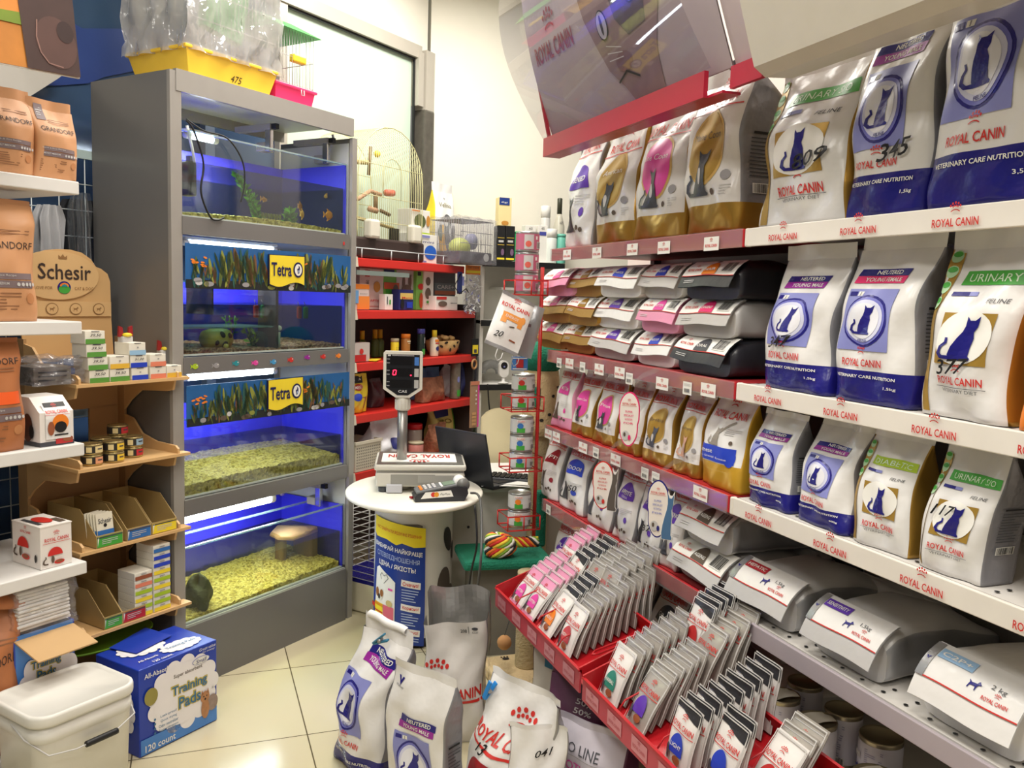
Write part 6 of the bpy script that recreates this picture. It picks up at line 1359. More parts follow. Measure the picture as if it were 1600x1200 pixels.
softbag(722, 744, 560, 3, mat('navy_net', (40, 52, 110), .5, bump=.3), 'dark blue bag at the right end, fourth red shelf', seed=10, v=SV + .08)
# row 5: bottom shelf
e = empty('storage_basket', 'cream perforated basket at the left of the bottom red shelf', 'basket', AP(1.235, SV + .09, SZ[4] + .001), ARZ)
m = MB(); BW, BD, BH = .19, .16, .145; CB = mat('cream_basket', (222, 214, 192), .5)
for s in (-1, 1): m.box((0, s * BD / 2, BH / 2), (BW, .004, BH), CB); m.box((s * BW / 2, 0, BH / 2), (.004, BD, BH), CB)
m.box((0, 0, .003), (BW, BD, .004), CB); m.box((0, -BD / 2 - .003, BH - .006), (BW + .012, .008, .014), CB); S = flat(-BD / 2 - .002)
for i in range(13):
    for j in range(8): m.rect(S, -.084 + i * .014, .016 + j * .014, .005, .007, mat('basket_hole', (70, 62, 54), .7), 0, st=1)
m.build('basket_body', e)
o = softbag(585, 628, 655, 4, mat('white_carrier_film', (226, 226, 230), .4, bump=.5), 'white plastic bag with a blue print standing in the cream basket', lambda m, S, w, h: m.ell(S, .15 * w, h * .45, w * .22, h * .12, NVD, 1, 16, 1), v=SV + .04, d=.12, seed=11, amp=4, cat='plastic bag', name='plastic_bag')
jar(648, 662, 4, .042, mat('clear_jar', (170, 160, 150), .15), REDM, 'clear jar with a red lid behind the scale, bottom red shelf', .18, v=SV + .12)
jar(650, 690, 4, .04, mat('pink_tub', (206, 130, 120), .3), mat('clear_lid', (190, 180, 150), .3), 'low pink tub in front of the clear jar, bottom red shelf', .12, v=SV + .02, cat='tub', name='food_tub')
softbag(675, 711, 637, 4, mat('pale_yellow_film', (226, 216, 130), .35, bump=.3), 'pale yellow bag with a navy label, bottom red shelf', rc(('r', .0, .86, .66, .22, NVD), ('t', 0, .8, .5, .05, PAPER, 'Vitakraft'), ('t', .1, .62, .5, .12, mat('olive_letter', (120, 110, 40), .5), 'PRO')), v=SV + .12, seed=12)
softbag(708, 735, 633, 4, mat('spring_green_film', (110, 190, 70), .35, bump=.3), 'green and violet bag reading pet, bottom red shelf', rc(('r', .25, .5, .5, .6, mat('violet_pack', (140, 60, 140), .4)), ('t', .15, .76, .5, .1, PAPER, 'Vita'), ('t', .15, .56, .5, .14, mat('coral_letter', (220, 70, 80), .4), 'Pet')), v=SV + .14, seed=13)
softbag(676, 703, 662, 4, MIX, 'tied clear bag of small colourful treats, bottom red shelf', rc(('r', 0, .1, .8, .18, ORANGE)), v=SV + .02, seed=14)
# ---- goods above the red shelving: bird cage, boxes, parrot food, hamster cage
bc = empty('bird_cage', 'arched cream bird cage with rope perches on the top red shelf', 'bird cage', AP(1.41, SV + .2, SZ[0] + .001), ARZ)
CW = mat('cream_wire', (214, 210, 160), .4); cw, cd_, ch_ = .50, .34, .64
MB().box((0, 0, .05), (cw + .03, cd_ + .02, .10), mat('dark_brown_tray', (60, 46, 42), .5), bev=.012).build('cage_tray', bc)
def arch(t): # t 0..1 round the arch
    L1 = ch_ - cw / 2 - .10
    if t < .3: return (-cw / 2, .10 + L1 * t / .3)
    if t > .7: return (cw / 2, .10 + L1 * (1 - t) / .3)
    a = PI - PI * (t - .3) / .4; return (math.cos(a) * cw / 2, .10 + L1 + math.sin(a) * cw / 2)
m = MB()
for k in range(25):
    y = -cd_ / 2 + cd_ * k / 24; m.tube([(arch(t / 30)[0], y, arch(t / 30)[1]) for t in range(31)], .0013 if 0 < k < 24 else .003, CW, 4)
for sy in (-1, 1):
    for k in range(1, 34):
        x = -cw / 2 + cw * k / 34; zt = ch_ - cw / 2 + math.sqrt(max(0, (cw / 2) ** 2 - x * x)); m.tube([(x, sy * cd_ / 2, .1), (x, sy * cd_ / 2, zt)], .0012, CW, 4)
    for z in (.18, .30, .45): m.tube([(-cw / 2, sy * cd_ / 2, z), (cw / 2, sy * cd_ / 2, z)], .0018, CW, 5)
m.tube([(-.07, -cd_ / 2 - .003, .30)] + [(math.cos(PI - PI * t / 10) * .07, -cd_ / 2 - .003, .42 + math.sin(PI * t / 10) * .07) for t in range(11)] + [(.07, -cd_ / 2 - .003, .30)], .002, CW, 5)
m.build('wires', bc)
ROPE = mat('rope_perch', (196, 150, 120), .8, vary=.5, scale=90); WOODP = mat('perch_wood', (196, 176, 120), .6)
for lb, pts, r, m_ in (('perch', [(-.24, 0, .46), (-.02, -.03, .48)], .012, WOODP), ('perch', [(-.25, -.02, .22), (.2, -.02, .175)], .009, WOODP), ('rope_perch', [(-.25, -.05, .27), (-.12, -.06, .29), (-.02, -.05, .34), (.06, -.05, .33)], .011, ROPE), ('toy_stem', [(.0, -.03, .56), (-.01, -.03, .42)], .009, mat('spotted_wood', (120, 90, 60), .7, vary=.6, scale=90)), ('toy_stem', [(.02, -.05, .34), (.02, -.05, .24)], .011, mat('spotted_wood', (120, 90, 60), .7)), ('toy_block', [(-.04, -.06, .25), (.02, -.06, .245)], .014, ROPE), ('toy_block', [(.05, -.06, .25), (.12, -.06, .235)], .010, mat('brown_block', (110, 84, 56), .7)), ('toy_block', [(.10, -.05, .345), (.16, -.05, .35)], .017, mat('coral_toy', (216, 96, 80), .5)), ('swing', [(-.24, 0, .58), (-.19, 0, .45), (-.24, 0, .43)], .006, BLACK)):
    MB().tube(pts, r, m_, 8).build(lb, bc)
MB().ball((.04, -.04, .53), .018, YELLOW, 10).build('toy_ball', bc)
for x in (-.16, .17): MB().box((x, -cd_ / 2 - .012, .14), (.075, .05, .09), mat('milky_feeder', (228, 224, 208), .35), bev=.012).build('feeder', bc)
MB().box((.06, -cd_ / 2 + .03, .125), (.06, .02, .07), BLACK).build('dark_grid', bc)
carton(643, 672, 328, SZ[0] + .132, PAPER, 'white box with a big green ball, stacked on the blue ball box', rc(('e', -.05, .58, .62, .5, mat('olive_ball', (88, 98, 56), .35)), ('r', 0, .1, .98, .16, LIME), ('e', .38, .62, .2, .4, TAN), ('r', -.3, .94, .4, .05, ORANGE)), v=SV + .05, d=.09)
carton(641, 683, 366, 0, PAPER, 'white box with a blue ball picture on the top red shelf', rc(('e', .25, .38, .45, .5, mat('bright_blue_ball', (40, 100, 200), .35)), ('e', -.22, .38, .28, .38, TAN), ('t', .05, .72, .62, .1, NVD, 'p-mini'), ('r', .0, .92, .4, .08, LAV), ('r', -.1, .05, .4, .05, LAV)), v=SV + .04, d=.10)
u, _ = onV(697, 340, SV + .22)
def d_par(mb, b):
    S, w, h = b.S, b.w, b.h
    mb.text(S, 'Vellinia', 0, h * .74, w * .58, h * .055, mat('olive_letter', (120, 110, 40), .5), 1, 0); mb.rect(S, 0, h * .82, w * .08, h * .008, GREY, 1); mb.rect(S, 0, h * .82, w * .015, h * .03, GREY, 1)
    YB = mat('parrot_yellow', (240, 180, 40), .5); GB = mat('parrot_grey', (98, 98, 102), .5)
    mb.ell(S, -.18 * w, h * .30, w * .2, h * .2, YB, 1, 18, 2); mb.ell(S, .02 * w, h * .36, w * .15, h * .2, GB, 2, 18, 2, rot=.2); mb.ell(S, .0, h * .55, w * .15, h * .08, GB, 3, 18, 2); mb.ell(S, -.05 * w, h * .53, w * .08, h * .05, PAPER, 4, 12, 1); mb.poly(S, [(0, .5), (.5, .1), (.3, -.6), (.1, 0), (-.3, .2)], .12 * w, h * .52, .16 * w, h * .1, BLACK, 5)
    mb.ell(S, .32 * w, h * .42, w * .1, h * .09, GB, 2, 14, 2); mb.ell(S, .34 * w, h * .26, w * .14, h * .17, GB, 2, 16, 2); mb.ell(S, -.3 * w, h * .4, w * .08, h * .1, mat('dark_green_wing', (60, 80, 60), .5), 2, 12, 1)
make_bag(Bag(.20, .475, .10, seed=15, fr=.4), (mat('bright_white_film', (240, 240, 238), .4, bump=.15), YELLOW, YELLOW), d_par, AP(u, SV + .22, SZ[0] + .001), ARZ, 'white parrot food bag with a yellow parrot on the top red shelf')
hc = empty('hamster_cage', 'small wrapped hamster cage with a dark grey base on the red shelf end', 'cage', AP(2.0, SV + .01, SZ[0] + .008), ARZ - .12)
hw, hd, hh = .27, .22, .235
MB().box((0, 0, .035), (hw, hd, .065), mat('dark_grey_tray', (92, 86, 92), .5), bev=.008).ell(flat(-hd / 2 - .002), .08, .04, .024, .022, LGREY, 0, 16, 1).text(flat(-hd / 2 - .002), '190', -.02, .045, .03, .018, INK, 0, 0).build('cage_base', hc)
m = MB()
for sy in (-1, 1):
    for k in range(24): x = -hw / 2 + hw * k / 23; m.tube([(x, sy * hd / 2, .06), (x, sy * hd / 2, hh)], .0014, GREY, 4)
    for z in (.11, .17, hh): m.tube([(-hw / 2, sy * hd / 2, z), (hw / 2, sy * hd / 2, z)], .0018, GREY, 4)
for sx in (-1, 1):
    for k in range(14): y = -hd / 2 + hd * k / 13; m.tube([(sx * hw / 2, y, .06), (sx * hw / 2, y, hh)], .0014, GREY, 4)
for k in range(24): x = -hw / 2 + hw * k / 23; m.tube([(x, -hd / 2, hh), (x, hd / 2, hh)], .0014, GREY, 4)
m.build('wires', hc)
MB().ball((-.04, -.02, .085), .07, mat('lime_house', (206, 214, 110), .4), 16, (1, .8, .85)).build('house', hc)
MB().lathe([(.045, -.012), (.045, .012)], mat('lilac_wheel', (170, 170, 200), .4), 20, Matrix.Translation((.08, 0, .13)) @ Matrix.Rotation(PI / 2, 4, 'X')).build('wheel', hc)
WRAP = film('crumpled_clear_wrap', (.95, .95, .97), .05, .12, .10, (220, 220, 226), bump=.9, scale=45)
def wrapbox(mb, w, d, z0, z1, m_, seed=1, am=.006):
    rn = random.Random(seed); ph = [rn.uniform(0, 6) for _ in range(4)]
    def wv(x, z, k): return am * math.sin(x * 60 + ph[k] + 3 * math.sin(z * 40)) + am * .6 * math.sin(z * 70 + ph[k] + x * 21)
    mb.grid(lambda a, b: ((a - .5) * w, -d / 2 + wv(a * w, b, 0), z0 + b * (z1 - z0)), 24, 14, m_)
    mb.grid(lambda a, b: ((.5 - a) * w, d / 2 + wv(a * w, b, 1), z0 + b * (z1 - z0)), 24, 14, m_)
    mb.grid(lambda a, b: (w / 2 + wv(a * d, b, 2), (a - .5) * d, z0 + b * (z1 - z0)), 18, 14, m_)
    mb.grid(lambda a, b: (-w / 2 + wv(a * d, b, 3), (.5 - a) * d, z0 + b * (z1 - z0)), 18, 14, m_)
    mb.grid(lambda a, b: ((a - .5) * w, (b - .5) * d, z1 + wv(a * w, b * d, 0)), 20, 14, m_); return mb
wrapbox(MB(), hw + .03, hd + .03, .0, hh + .012, WRAP, 2).build('plastic_wrap', hc)
# hanging packets at the right end
e = empty('hanging_packet', 'clear packet of shiny cat toys with an orange header card', 'packet', AP(2.06, SV - .03, 1.36), ARZ - .3)
MB().box((0, 0, .235), (.105, .004, .05), ORANGE).rect(flat(-.003), 0, .225, .10, .014, YELLOW, 0, st=1).text(flat(-.003), 'CAT TOYS', 0, .248, .08, .010, DGREY, 0, 0).build('header_card', e)
m = MB(); rn = random.Random(9); SPK = mat('tinsel_foil', (240, 242, 238), .3, .25)
for k in range(150): c = Vector((rn.uniform(-.05, .05), rn.uniform(-.012, .012), rn.uniform(.0, .2))); m.add([c, c + Vector((rn.uniform(-.02, .02), rn.uniform(-.01, .01), rn.uniform(-.02, .02))), c + Vector((rn.uniform(-.02, .02), rn.uniform(-.01, .01), rn.uniform(-.02, .02)))], [(0, 1, 2)], rn.choice([SPK, SPK, SPK, LAV, SPK]))
m.build('tinsel', e)['kind'] = 'stuff'
m = MB(); m.grid(lambda a, b: ((a - .5) * .115, -.016 * math.sin(PI * b), .21 * b), 8, 8, WRAP); m.grid(lambda a, b: ((.5 - a) * .115, .016 * math.sin(PI * b), .21 * b), 8, 8, WRAP); m.build('pouch_film', e)
o = MB().box((-.02, 0, .05), (.035, .01, .12), mat('navy_net', (40, 52, 110), .5), bev=.004).tube([(-.02, -.008, .1), (-.07, -.01, .03), (-.03, -.01, -.01), (.02, -.01, .02), (.04, -.01, -.0)], .003, BLACK, 5).box((.0, -.006, .06), (.012, .004, .05), LAV).build('leash_pack', loc=AP(1.95, SV - .035, 1.47), rz=ARZ - .2); tag(o, 'blue leash with a black loop hanging left of the shiny toys', 'leash')
def hook_card(px, py, v, w, h, m_, label, deco, name='hanging_card', cat='packet'):
    u, z = onV(px, py, v); mb = MB().box((0, 0, 0), (w, .006, h), m_, bev=.001); deco(mb, flat(-.0034), w, h); o = mb.build(name, loc=AP(u, v, z), rz=ARZ - .25); return tag(o, label, cat)
hook_card(742, 543, SV - .02, .052, .10, BLACK, 'black hanging card with a yellow collar packet', lambda m, S, w, h: (m.rect(S, 0, -.01, w * .8, h * .5, YELLOW, 0, st=1), m.rect(S, 0, -.02, w * .4, h * .2, DGREY, 1, st=1)), 'collar_card')
o = MB().tube([(math.cos(k * PI / 8) * .024, 0, math.sin(k * PI / 8) * .026) for k in range(16)], .006, mat('tan_leather', (186, 140, 90), .5), 6, closed=True).build('dog_collar', loc=AP(*onV(741, 569, SV - .02)[:1], SV - .02, onV(741, 569, SV - .02)[1]), rz=ARZ); tag(o, 'round tan collar hanging below the black card', 'collar')
hook_card(741, 632, SV - .05, .066, .265, mat('brown_blister', (170, 134, 104), .4), 'tall pink and brown pack of bone shaped biscuits', lambda m, S, w, h: (m.rect(S, .41 * w, -.03 * h, w * .18, h * .92, HOT, 0, st=1), m.rect(S, 0, .46 * h, w, h * .08, mat('salmon_print', (206, 130, 100), .5), 1, st=1), [m.ell(S, (-.18 + .22 * (k % 2)) * w, (-.42 + .075 * (k // 2)) * h, w * .13, h * .035, mat('biscuit', (206, 160, 110), .7), 2, 12, 1) for k in range(8)], [m.ell(S, .12 * w, (.02 + .09 * k) * h, w * .06, h * .025, PAPER, 2, 8, 1) for k in range(4)]), 'biscuit_pack')
# ================================================================ white shelving at the left edge
LS = empty('shelving_unit', 'white shelving cut by the left edge, with orange kraft bags', 'shelving unit', AO, ARZ)
LV, LU0, LU1 = -.2, -1.5, -.498; LZ = [1.735, 1.345, .995, .645, .15]
for z in LZ: MB().box(((LU0 + LU1) / 2, LV + .2, z - .018), (LU1 - LU0, .40, .036), mat('white_shelf_left', (222, 220, 216), .45), bev=.003).build('shelf', LS)
for u in (LU0 + .02, -.66): 
    m = MB().box((u, LV + .42, 1.05), (.03, .03, 2.1), mat('slotted_white_post', (176, 178, 180), .45)); S = flat(LV + .404, u)
    for k in range(30): m.rect(S, 0, .3 + k * .05, .008, .02, BLACK, 0, st=1)
    m.build('upright', LS)
MB().box(((LU0 - .68) / 2, LV + .43, 1.05), (.82, .01, 2.0), mat('left_back_panel', (120, 120, 118), .6)).build('back_panel', LS)
GRF = mat('dark_letter_brown', (58, 44, 38), .6); BANDG = mat('taupe_band', (122, 106, 108), .5); KR2 = mat('brown_kraft_paper', (176, 110, 66), .5, bump=.3, scale=7)
def d_grand(tag_=True, orange=False, zt=.62):
    def d(mb, b):
        S, w, h = b.S, b.w, b.h
        mb.text(S, 'GRANDORF', .02 * w, h * zt, w * .78, h * .058, GRF, 1, .0)
        mb.rect(S, 0, h * .37, w * .97, h * .05, BANDG, 1, st=.02); mb.rect(S, 0, h * .305, w * .97, h * .06, BANDG, 1, st=.02)
        mb.text(S, 'Lamb & Rice Recipe', -.15 * w, h * .375, w * .5, h * .022, LGREY, 3, 0); mb.text(S, 'ADULT MEDIUM', -.2 * w, h * .31, w * .36, h * .02, LGREY, 3, .01)
        for k in range(5): mb.ell(S, (.12 + .07 * k) * w, h * .305, w * .025, h * .016, LGREY, 3, 10, 1)
        mb.lines(S, -.12 * w, h * .23, w * .58, 6, h * .026, mat('faint_brown_text', (140, 96, 64), .6), 1); mb.ell(S, .32 * w, h * .19, w * .07, h * .045, mat('faint_brown_ring', (186, 126, 80), .6), 1, 14, 1)
        mb.lines(S, .1 * w, h * .74, w * .5, 2, h * .025, mat('faint_brown_text', (140, 96, 64), .6), 1)
        if tag_: mb.rect(S, -.28 * w, h * .83, w * .2, h * .2, BANDG, 1, st=.02); mb.lines(S, -.28 * w, h * .88, w * .14, 4, h * .03, LGREY, 2)
        if orange: mb.rect(S, 0, h * .48, w * .97, h * .11, mat('vivid_orange_band', (240, 96, 36), .5), 1, st=.02)
    return d
def lbag(u, w, h, row, m_, des, label, d=.09, v=LV + .025, seed=1, **k):
    return make_bag(Bag(w, h, d, seed=seed, **k), (m_, m_, m_), des, AP(u, v, LZ[row] + .001), ARZ, label, 'pet_food_bag')
lbag(-.545, .125, .215, 0, KRAFT, d_grand(), 'small orange kraft bag with a taupe tag, right end of the top left shelf', seed=91, seal=.12)
lbag(-.668, .13, .225, 0, KRAFT, d_grand(False), 'small orange kraft bag cut by the left edge on the top shelf', seed=92, seal=.12)
lbag(-.69, .165, .325, 1, KRAFT, d_grand(False), 'tall orange kraft bag on the second left shelf', d=.12, seed=93, seal=.04, full=.8)
lbag(-.735, .17, .305, 2, KR2, d_grand(False, True, .8), 'brown kraft bag with a vivid orange band on the third left shelf', d=.12, seed=94, seal=.04, full=.8)
lbag(-.79, .17, .30, 3, KR2, d_grand(False), 'brown kraft bag in the shade behind the closed white carton, fourth left shelf', d=.12, v=LV + .2, seed=95)
o = lbag(-.76, .17, .44, 4, KR2, d_grand(False), 'big brown kraft bag with a folded top on the lowest left shelf', d=.15, v=LV + .03, seed=96, seal=.05, full=.72, amp=2)
MB().grid(lambda a, b: ((a - .5) * .19, -.05 * b - .02 * math.sin(b * PI), .05 * (1 - b) + .012 * math.sin(a * 5)), 10, 6, KR2).grid(lambda a, b: ((.5 - a) * .19, -.05 * b - .02 * math.sin(b * PI) + .002, .05 * (1 - b) + .012 * math.sin((1 - a) * 5) - .002), 10, 6, KR2).build('folded_top', o, loc=(0, .05, .415))
WB = mat('white_print_carton', (232, 226, 220), .5)
def catpic(m, S, x, z, s, dome):
    m.ell(S, x + .1 * s, z + .5 * s, .4 * s, .42 * s, dome, 1, 16, 1, a0=0, a1=PI); m.poly(S, TAIL, x - .1 * s, z + .05 * s, s * .8, s * .9, BROWN, 2); m.ell(S, x + .3 * s, z + .12 * s, .28 * s, .12 * s, dome, 2, 12, 1); m.ell(S, x + .3 * s, z + .15 * s, .2 * s, .08 * s, mat('food_brown_print', (150, 84, 52), .5), 3, 12, 1); m.ell(S, x - .05 * s, z + .3 * s, .09 * s, .2 * s, BROWN, 3, 12, 1)
pbx = empty('pouch_carton', 'white pouch carton with a printed lid on the fourth left shelf', 'carton', AP(-.577, LV + .02, LZ[3] + .001), ARZ)
m = MB().box((0, .07, .06), (.092, .14, .12), WB, bev=.001); S = flat(-.0006, 0, 0); m.royal(S, 0, .082, .07, None, 1, line=True); catpic(m, S, -.01, .008, .055, RED)
SL = lambda y, z, o: (-.0466 - o, .07 - y, z); m.royal(SL, 0, .10, .05, None, 1); catpic(m, SL, -.02, .02, .07, RED); m.ell(SL, .05, .03, .006, .012, BLACK, 2, 10, 1)
m.build('carton_body', pbx)
m = MB().box((0, .07, .1215), (.094, .142, .003), WB); S = top(.1232); m.ell(S, .0, .07, .022, .04, RED, 1, 14, 1); m.rect(S, .03, .04, .02, .05, BROWN, 1, st=1); m.rect(S, -.03, .07, .012, .09, DGREY, 1, st=1); m.build('carton_lid', pbx)
pb2 = empty('pouch_carton', 'white display carton with a sloping open front on the third left shelf', 'carton', AP(-.567, LV + .02, LZ[2] + .001), ARZ)
m = MB(); prf = [(0, 0), (.13, 0), (.13, .135), (.05, .135), (.008, .10), (0, .095)]; w2 = .098
m.add([(-w2 / 2, y, z) for y, z in prf] + [(w2 / 2, y, z) for y, z in prf], [tuple(range(5, -1, -1)), tuple(range(6, 12))] + [(i, (i + 1) % 6, (i + 1) % 6 + 6, i + 6) for i in range(6)], WB)
m.box((0, .065, .006), (w2 + .002, .132, .012), DGREY); S = flat(-.0006); m.rect(S, .02, .012, .05, .016, mat('brick_red_print', (190, 50, 50), .4), 1); m.ell(S, .03, .016, .016, .008, mat('food_brown_print', (150, 84, 52), .5), 2, 10, 1); SL = lambda y, z, o: (-w2 / 2 - o - .0012, .065 - y, z); m.ell(SL, .01, .05, .025, .04, mat('deep_brown_print', (90, 52, 36), .5), 1, 14, 1); m.ell(SL, .03, .04, .012, .02, BLACK, 2, 10, 1)
m.build('carton_body', pb2)
SF = lambda x, z, o: (x, -.0012 - o + max(0, z - .09) * .9, z)
m = MB(); m.rect(SF, .002, .068, .072, .098, WHITE, 2); m.rect(SF, .002, .114, .062, .012, BLACK, 3); m.royal(SF, 0, .096, .062, None, 4, line=True); m.ell(SF, .008, .064, .024, .024, ORANGE, 4, 16, 2); m.ell(SF, .008, .052, .018, .016, BLACK, 5, 14, 1); m.ell(SF, -.02, .05, .01, .02, mat('food_brown_print', (150, 84, 52), .5), 5, 12, 1); m.rect(SF, .01, .03, .04, .004, BLACK, 4); m.build('pouch_front', pb2)
# hanging board with a brown animal
p0, p1 = onV(137, 0, -.4), onV(117, 120, -.4)
hb = empty('hanging_board', 'hanging printed board with a big brown muzzle and painted fields', 'poster', AP(-.62, -.4, 1.967), ARZ, rot=(R(-4), R(-3), ARZ))
S = lambda x, z, o: (x - .26, -.003 - o, z + .0)
m = MB().box((-.245, 0, .25), (.49, .006, .5), mat('white_board_edge', (224, 220, 214), .5)); 
BRH = mat('dark_brown_coat', (66, 46, 42), .7, vary=.25, scale=14); BR2 = mat('reddish_muzzle', (84, 58, 52), .7, vary=.2, scale=16); FLD = mat('ochre_field', (186, 120, 50), .7, vary=.25, scale=18); SKY = mat('violet_sky_print', (150, 148, 190), .7); GRN = mat('field_green', (110, 130, 40), .7, vary=.3, scale=20)
S = lambda x, z, o: (x, -.0032 - o, z)
m.rect(S, -.245, .25, .484, .496, FLD, 0, st=1); m.rect(S, -.245, .37, .484, .26, SKY, 1, st=1); m.poly(S, [(-.5, -.5), (.5, -.5), (.5, .2), (.2, .5), (-.5, .35)], -.30, .20, .37, .03, GRN, 2); m.rect(S, -.30, .155, .37, .07, mat('orange_field', (206, 130, 56), .7, vary=.2, scale=20), 2, st=1); m.poly(S, [(-.5, -.5), (.5, -.5), (.5, .5), (.0, .1), (-.5, .2)], -.30, .115, .37, .03, GRN, 3)
m.poly(S, [(-.46, -.5), (-.5, -.2), (-.42, .1), (-.40, .3), (-.55, .42), (-.62, .38), (-.7, .5), (.5, .5), (.5, -.5)], -.07, .25, .14, .496, BRH, 4)
m.ell(S, -.055, .075, .052, .062, BR2, 5, 22, 2, rot=.2); m.line(S, [(-.10, .12), (-.105, .08), (-.098, .045), (-.08, .022), (-.045, .018)], .003, mat('pale_rose_hair', (136, 102, 92), .7), 6); m.ell(S, -.03, .105, .022, .026, mat('nostril_dark', (52, 34, 32), .7), 6, 14, 1)
m.rect(S, -.36, .3, .03, .36, mat('pale_straw', (222, 190, 130), .7), 4, st=1); m.build('board', hb)
for x in (-.05, -.44): MB().tube([(x, 0, .5), (x, 0, CEIL - 1.967)], .0012, LGREY, 5).build('hanging_wire', hb)

# ================================================================ wooden display with cat food
PLY = mat('birch_plywood', (212, 172, 118), .55, vary=.1, scale=5); PLY2 = mat('brown_board_back', (176, 138, 92), .6, vary=.08, scale=4)
WD = empty('wooden_display', 'tiered plywood display with a rounded oval sign for cat food', 'display stand', AO, ARZ)
DU0, DU1, DV = -.41, -.056, -.05
def shelfz(k): return [1.146, .883, .62, .348][k]
for k in range(4):
    z = shelfz(k)
    m = MB().prism([(0, 0), (1, 0), (1, 1), (0, 1)], 0, 1, PLY, Matrix(((DU1 - DU0 + .024, 0, 0, DU0 - .015), (0, .30, 0, DV), (0, 0, .010, z - .010), (0, 0, 0, 1)))); m.box((-.03, DV + .022, z - .005), (.034, .044, .010), PLY); m.build('shelf', WD)
    for u in (DU0, DU1):
        pts = [(DV + .006, z), (DV + .30, z), (DV + .30, z + .11), (DV + .25, z + .10), (DV + .2, z + .05), (DV + .12, z + .03), (DV + .02, z + .026), (DV + .006, z + .016)]
        m = MB(); n = len(pts); m.add([(u - .004, y, zz) for y, zz in pts] + [(u + .004, y, zz) for y, zz in pts], [tuple(range(n - 1, -1, -1)), tuple(range(n, 2 * n))] + [(i, (i + 1) % n, (i + 1) % n + n, i + n) for i in range(n)], PLY)
        pts = [(DV + .02, z - .010), (DV + .03, z - .045), (DV + .06, z - .052), (DV + .20, z - .06), (DV + .26, z - .10), (DV + .30, z - .14), (DV + .30, z - .010)]
        n = len(pts); m.add([(u - .004, y, zz) for y, zz in pts] + [(u + .004, y, zz) for y, zz in pts], [tuple(range(n - 1, -1, -1)), tuple(range(n, 2 * n))] + [(i, (i + 1) % n, (i + 1) % n + n, i + n) for i in range(n)], PLY)
        m.build('side_bracket', WD)
for u in (DU0, DU1): MB().box((u, DV + .32, .66), (.010, .05, 1.22), PLY2).build('side_post', WD)
for k, (z0, z1) in enumerate(((.08, .55), (.62, .80), (1.02, 1.13))): MB().box(((DU0 + DU1) / 2, DV + .335, (z0 + z1) / 2), (DU1 - DU0, .008, z1 - z0), PLY2).build('back_board', WD)
MB().box((DU0 + .09, DV + .335, .92), (.17, .008, .21), PLY2).box((DU1 - .06, DV + .335, .92), (.11, .008, .21), PLY2).build('back_board', WD)
MB().box(((DU0 + DU1) / 2, DV + .17, .03), (DU1 - DU0, .32, .06), PLY2).build('plinth', WD)
# sign
a, zb = onV(172, 500, DV + .30); sv = DV + .31
def sg(px, py): u, z = onV(px, py, sv); return (u, z)
ptsb = [sg(x, y) for x, y in [(22, 500), (174, 500), (172, 440), (168, 428), (158, 420), (150, 417), (142, 405), (128, 395), (110, 390), (90, 389), (70, 391), (50, 397), (36, 408), (28, 420), (22, 440)]]
m = MB().prism(ptsb, sv, sv + .006, PLY)
base = [sg(x, y) for x, y in [(30, 500), (174, 500), (178, 560), (40, 560)]]; m.prism(base, sv, sv + .006, PLY)
m.build('sign_board', WD)
(cu, cz), (ru, _), (_, tz) = sg(88, 430), sg(152, 430), sg(88, 391)
m = MB(); oval = [(cu + (ru - cu) * math.cos(2 * PI * k / 40), cz + .0 + (tz - cz) * .98 * math.sin(2 * PI * k / 40)) for k in range(40)]; m.prism(oval, sv - .008, sv, mat('oval_sign_face', (218, 180, 126), .55))
S = lambda x, z, o: (cu + x, sv - .008 - o, cz + z); RX = ru - cu
m.text(S, 'Schesir', RX * .17, .012, RX * 1.26, .052, GRF, 1, .01); m.poly(S, [(-.5, -.5), (-.5, .3), (-.25, -.1), (0, .5), (.25, -.1), (.5, .3), (.5, -.5)], RX * .12, .062, .03, .016, mat('bronze_print', (150, 110, 66), .5), 1)
m.ell(S, RX * .14, -.040, .023, .021, NAVY, 1, 20, 2); m.ell(S, RX * .14, -.046, .02, .014, GREEN, 2, 18, 1); m.ell(S, RX * .14, -.036, .016, .012, ORANGE, 3, 16, 1, a0=0, a1=PI); m.ell(S, RX * .14, -.037, .010, .008, mat('teal_print', (40, 140, 150), .4), 4, 14, 1, a0=0, a1=PI)
m.text(S, 'LOVE FOR', -RX * .34, -.042, RX * .42, .010, mat('bronze_print', (150, 110, 66), .5), 1, 0); m.text(S, 'CAT & DOG', RX * .62, -.042, RX * .46, .010, mat('bronze_print', (150, 110, 66), .5), 1, 0)
m.build('oval_sign', WD)
(su0, sz1), (su1, sz0) = sg(28, 470), sg(172, 494); m = MB().box(((su0 + su1) / 2, sv - .004, (sz0 + sz1) / 2), (su1 - su0, .006, sz1 - sz0), mat('oval_sign_face', (218, 180, 126), .55)); S = lambda x, z, o: ((su0 + su1) / 2 + x, sv - .007 - o, (sz0 + sz1) / 2 + z)
for px in (79, 116, 152):
    x = sg(px, 482)[0] - (su0 + su1) / 2; m.ell(S, x, 0, .022, .020, mat('bronze_print', (150, 110, 66), .5), 1, 18, 1); m.ell(S, x, 0, .019, .017, mat('oval_sign_face', (218, 180, 126), .55), 2, 18, 1); m.poly(S, DOG, x, -.008, .018, .016, mat('bronze_print', (150, 110, 66), .5), 3)
m.build('badge_strip', WD)
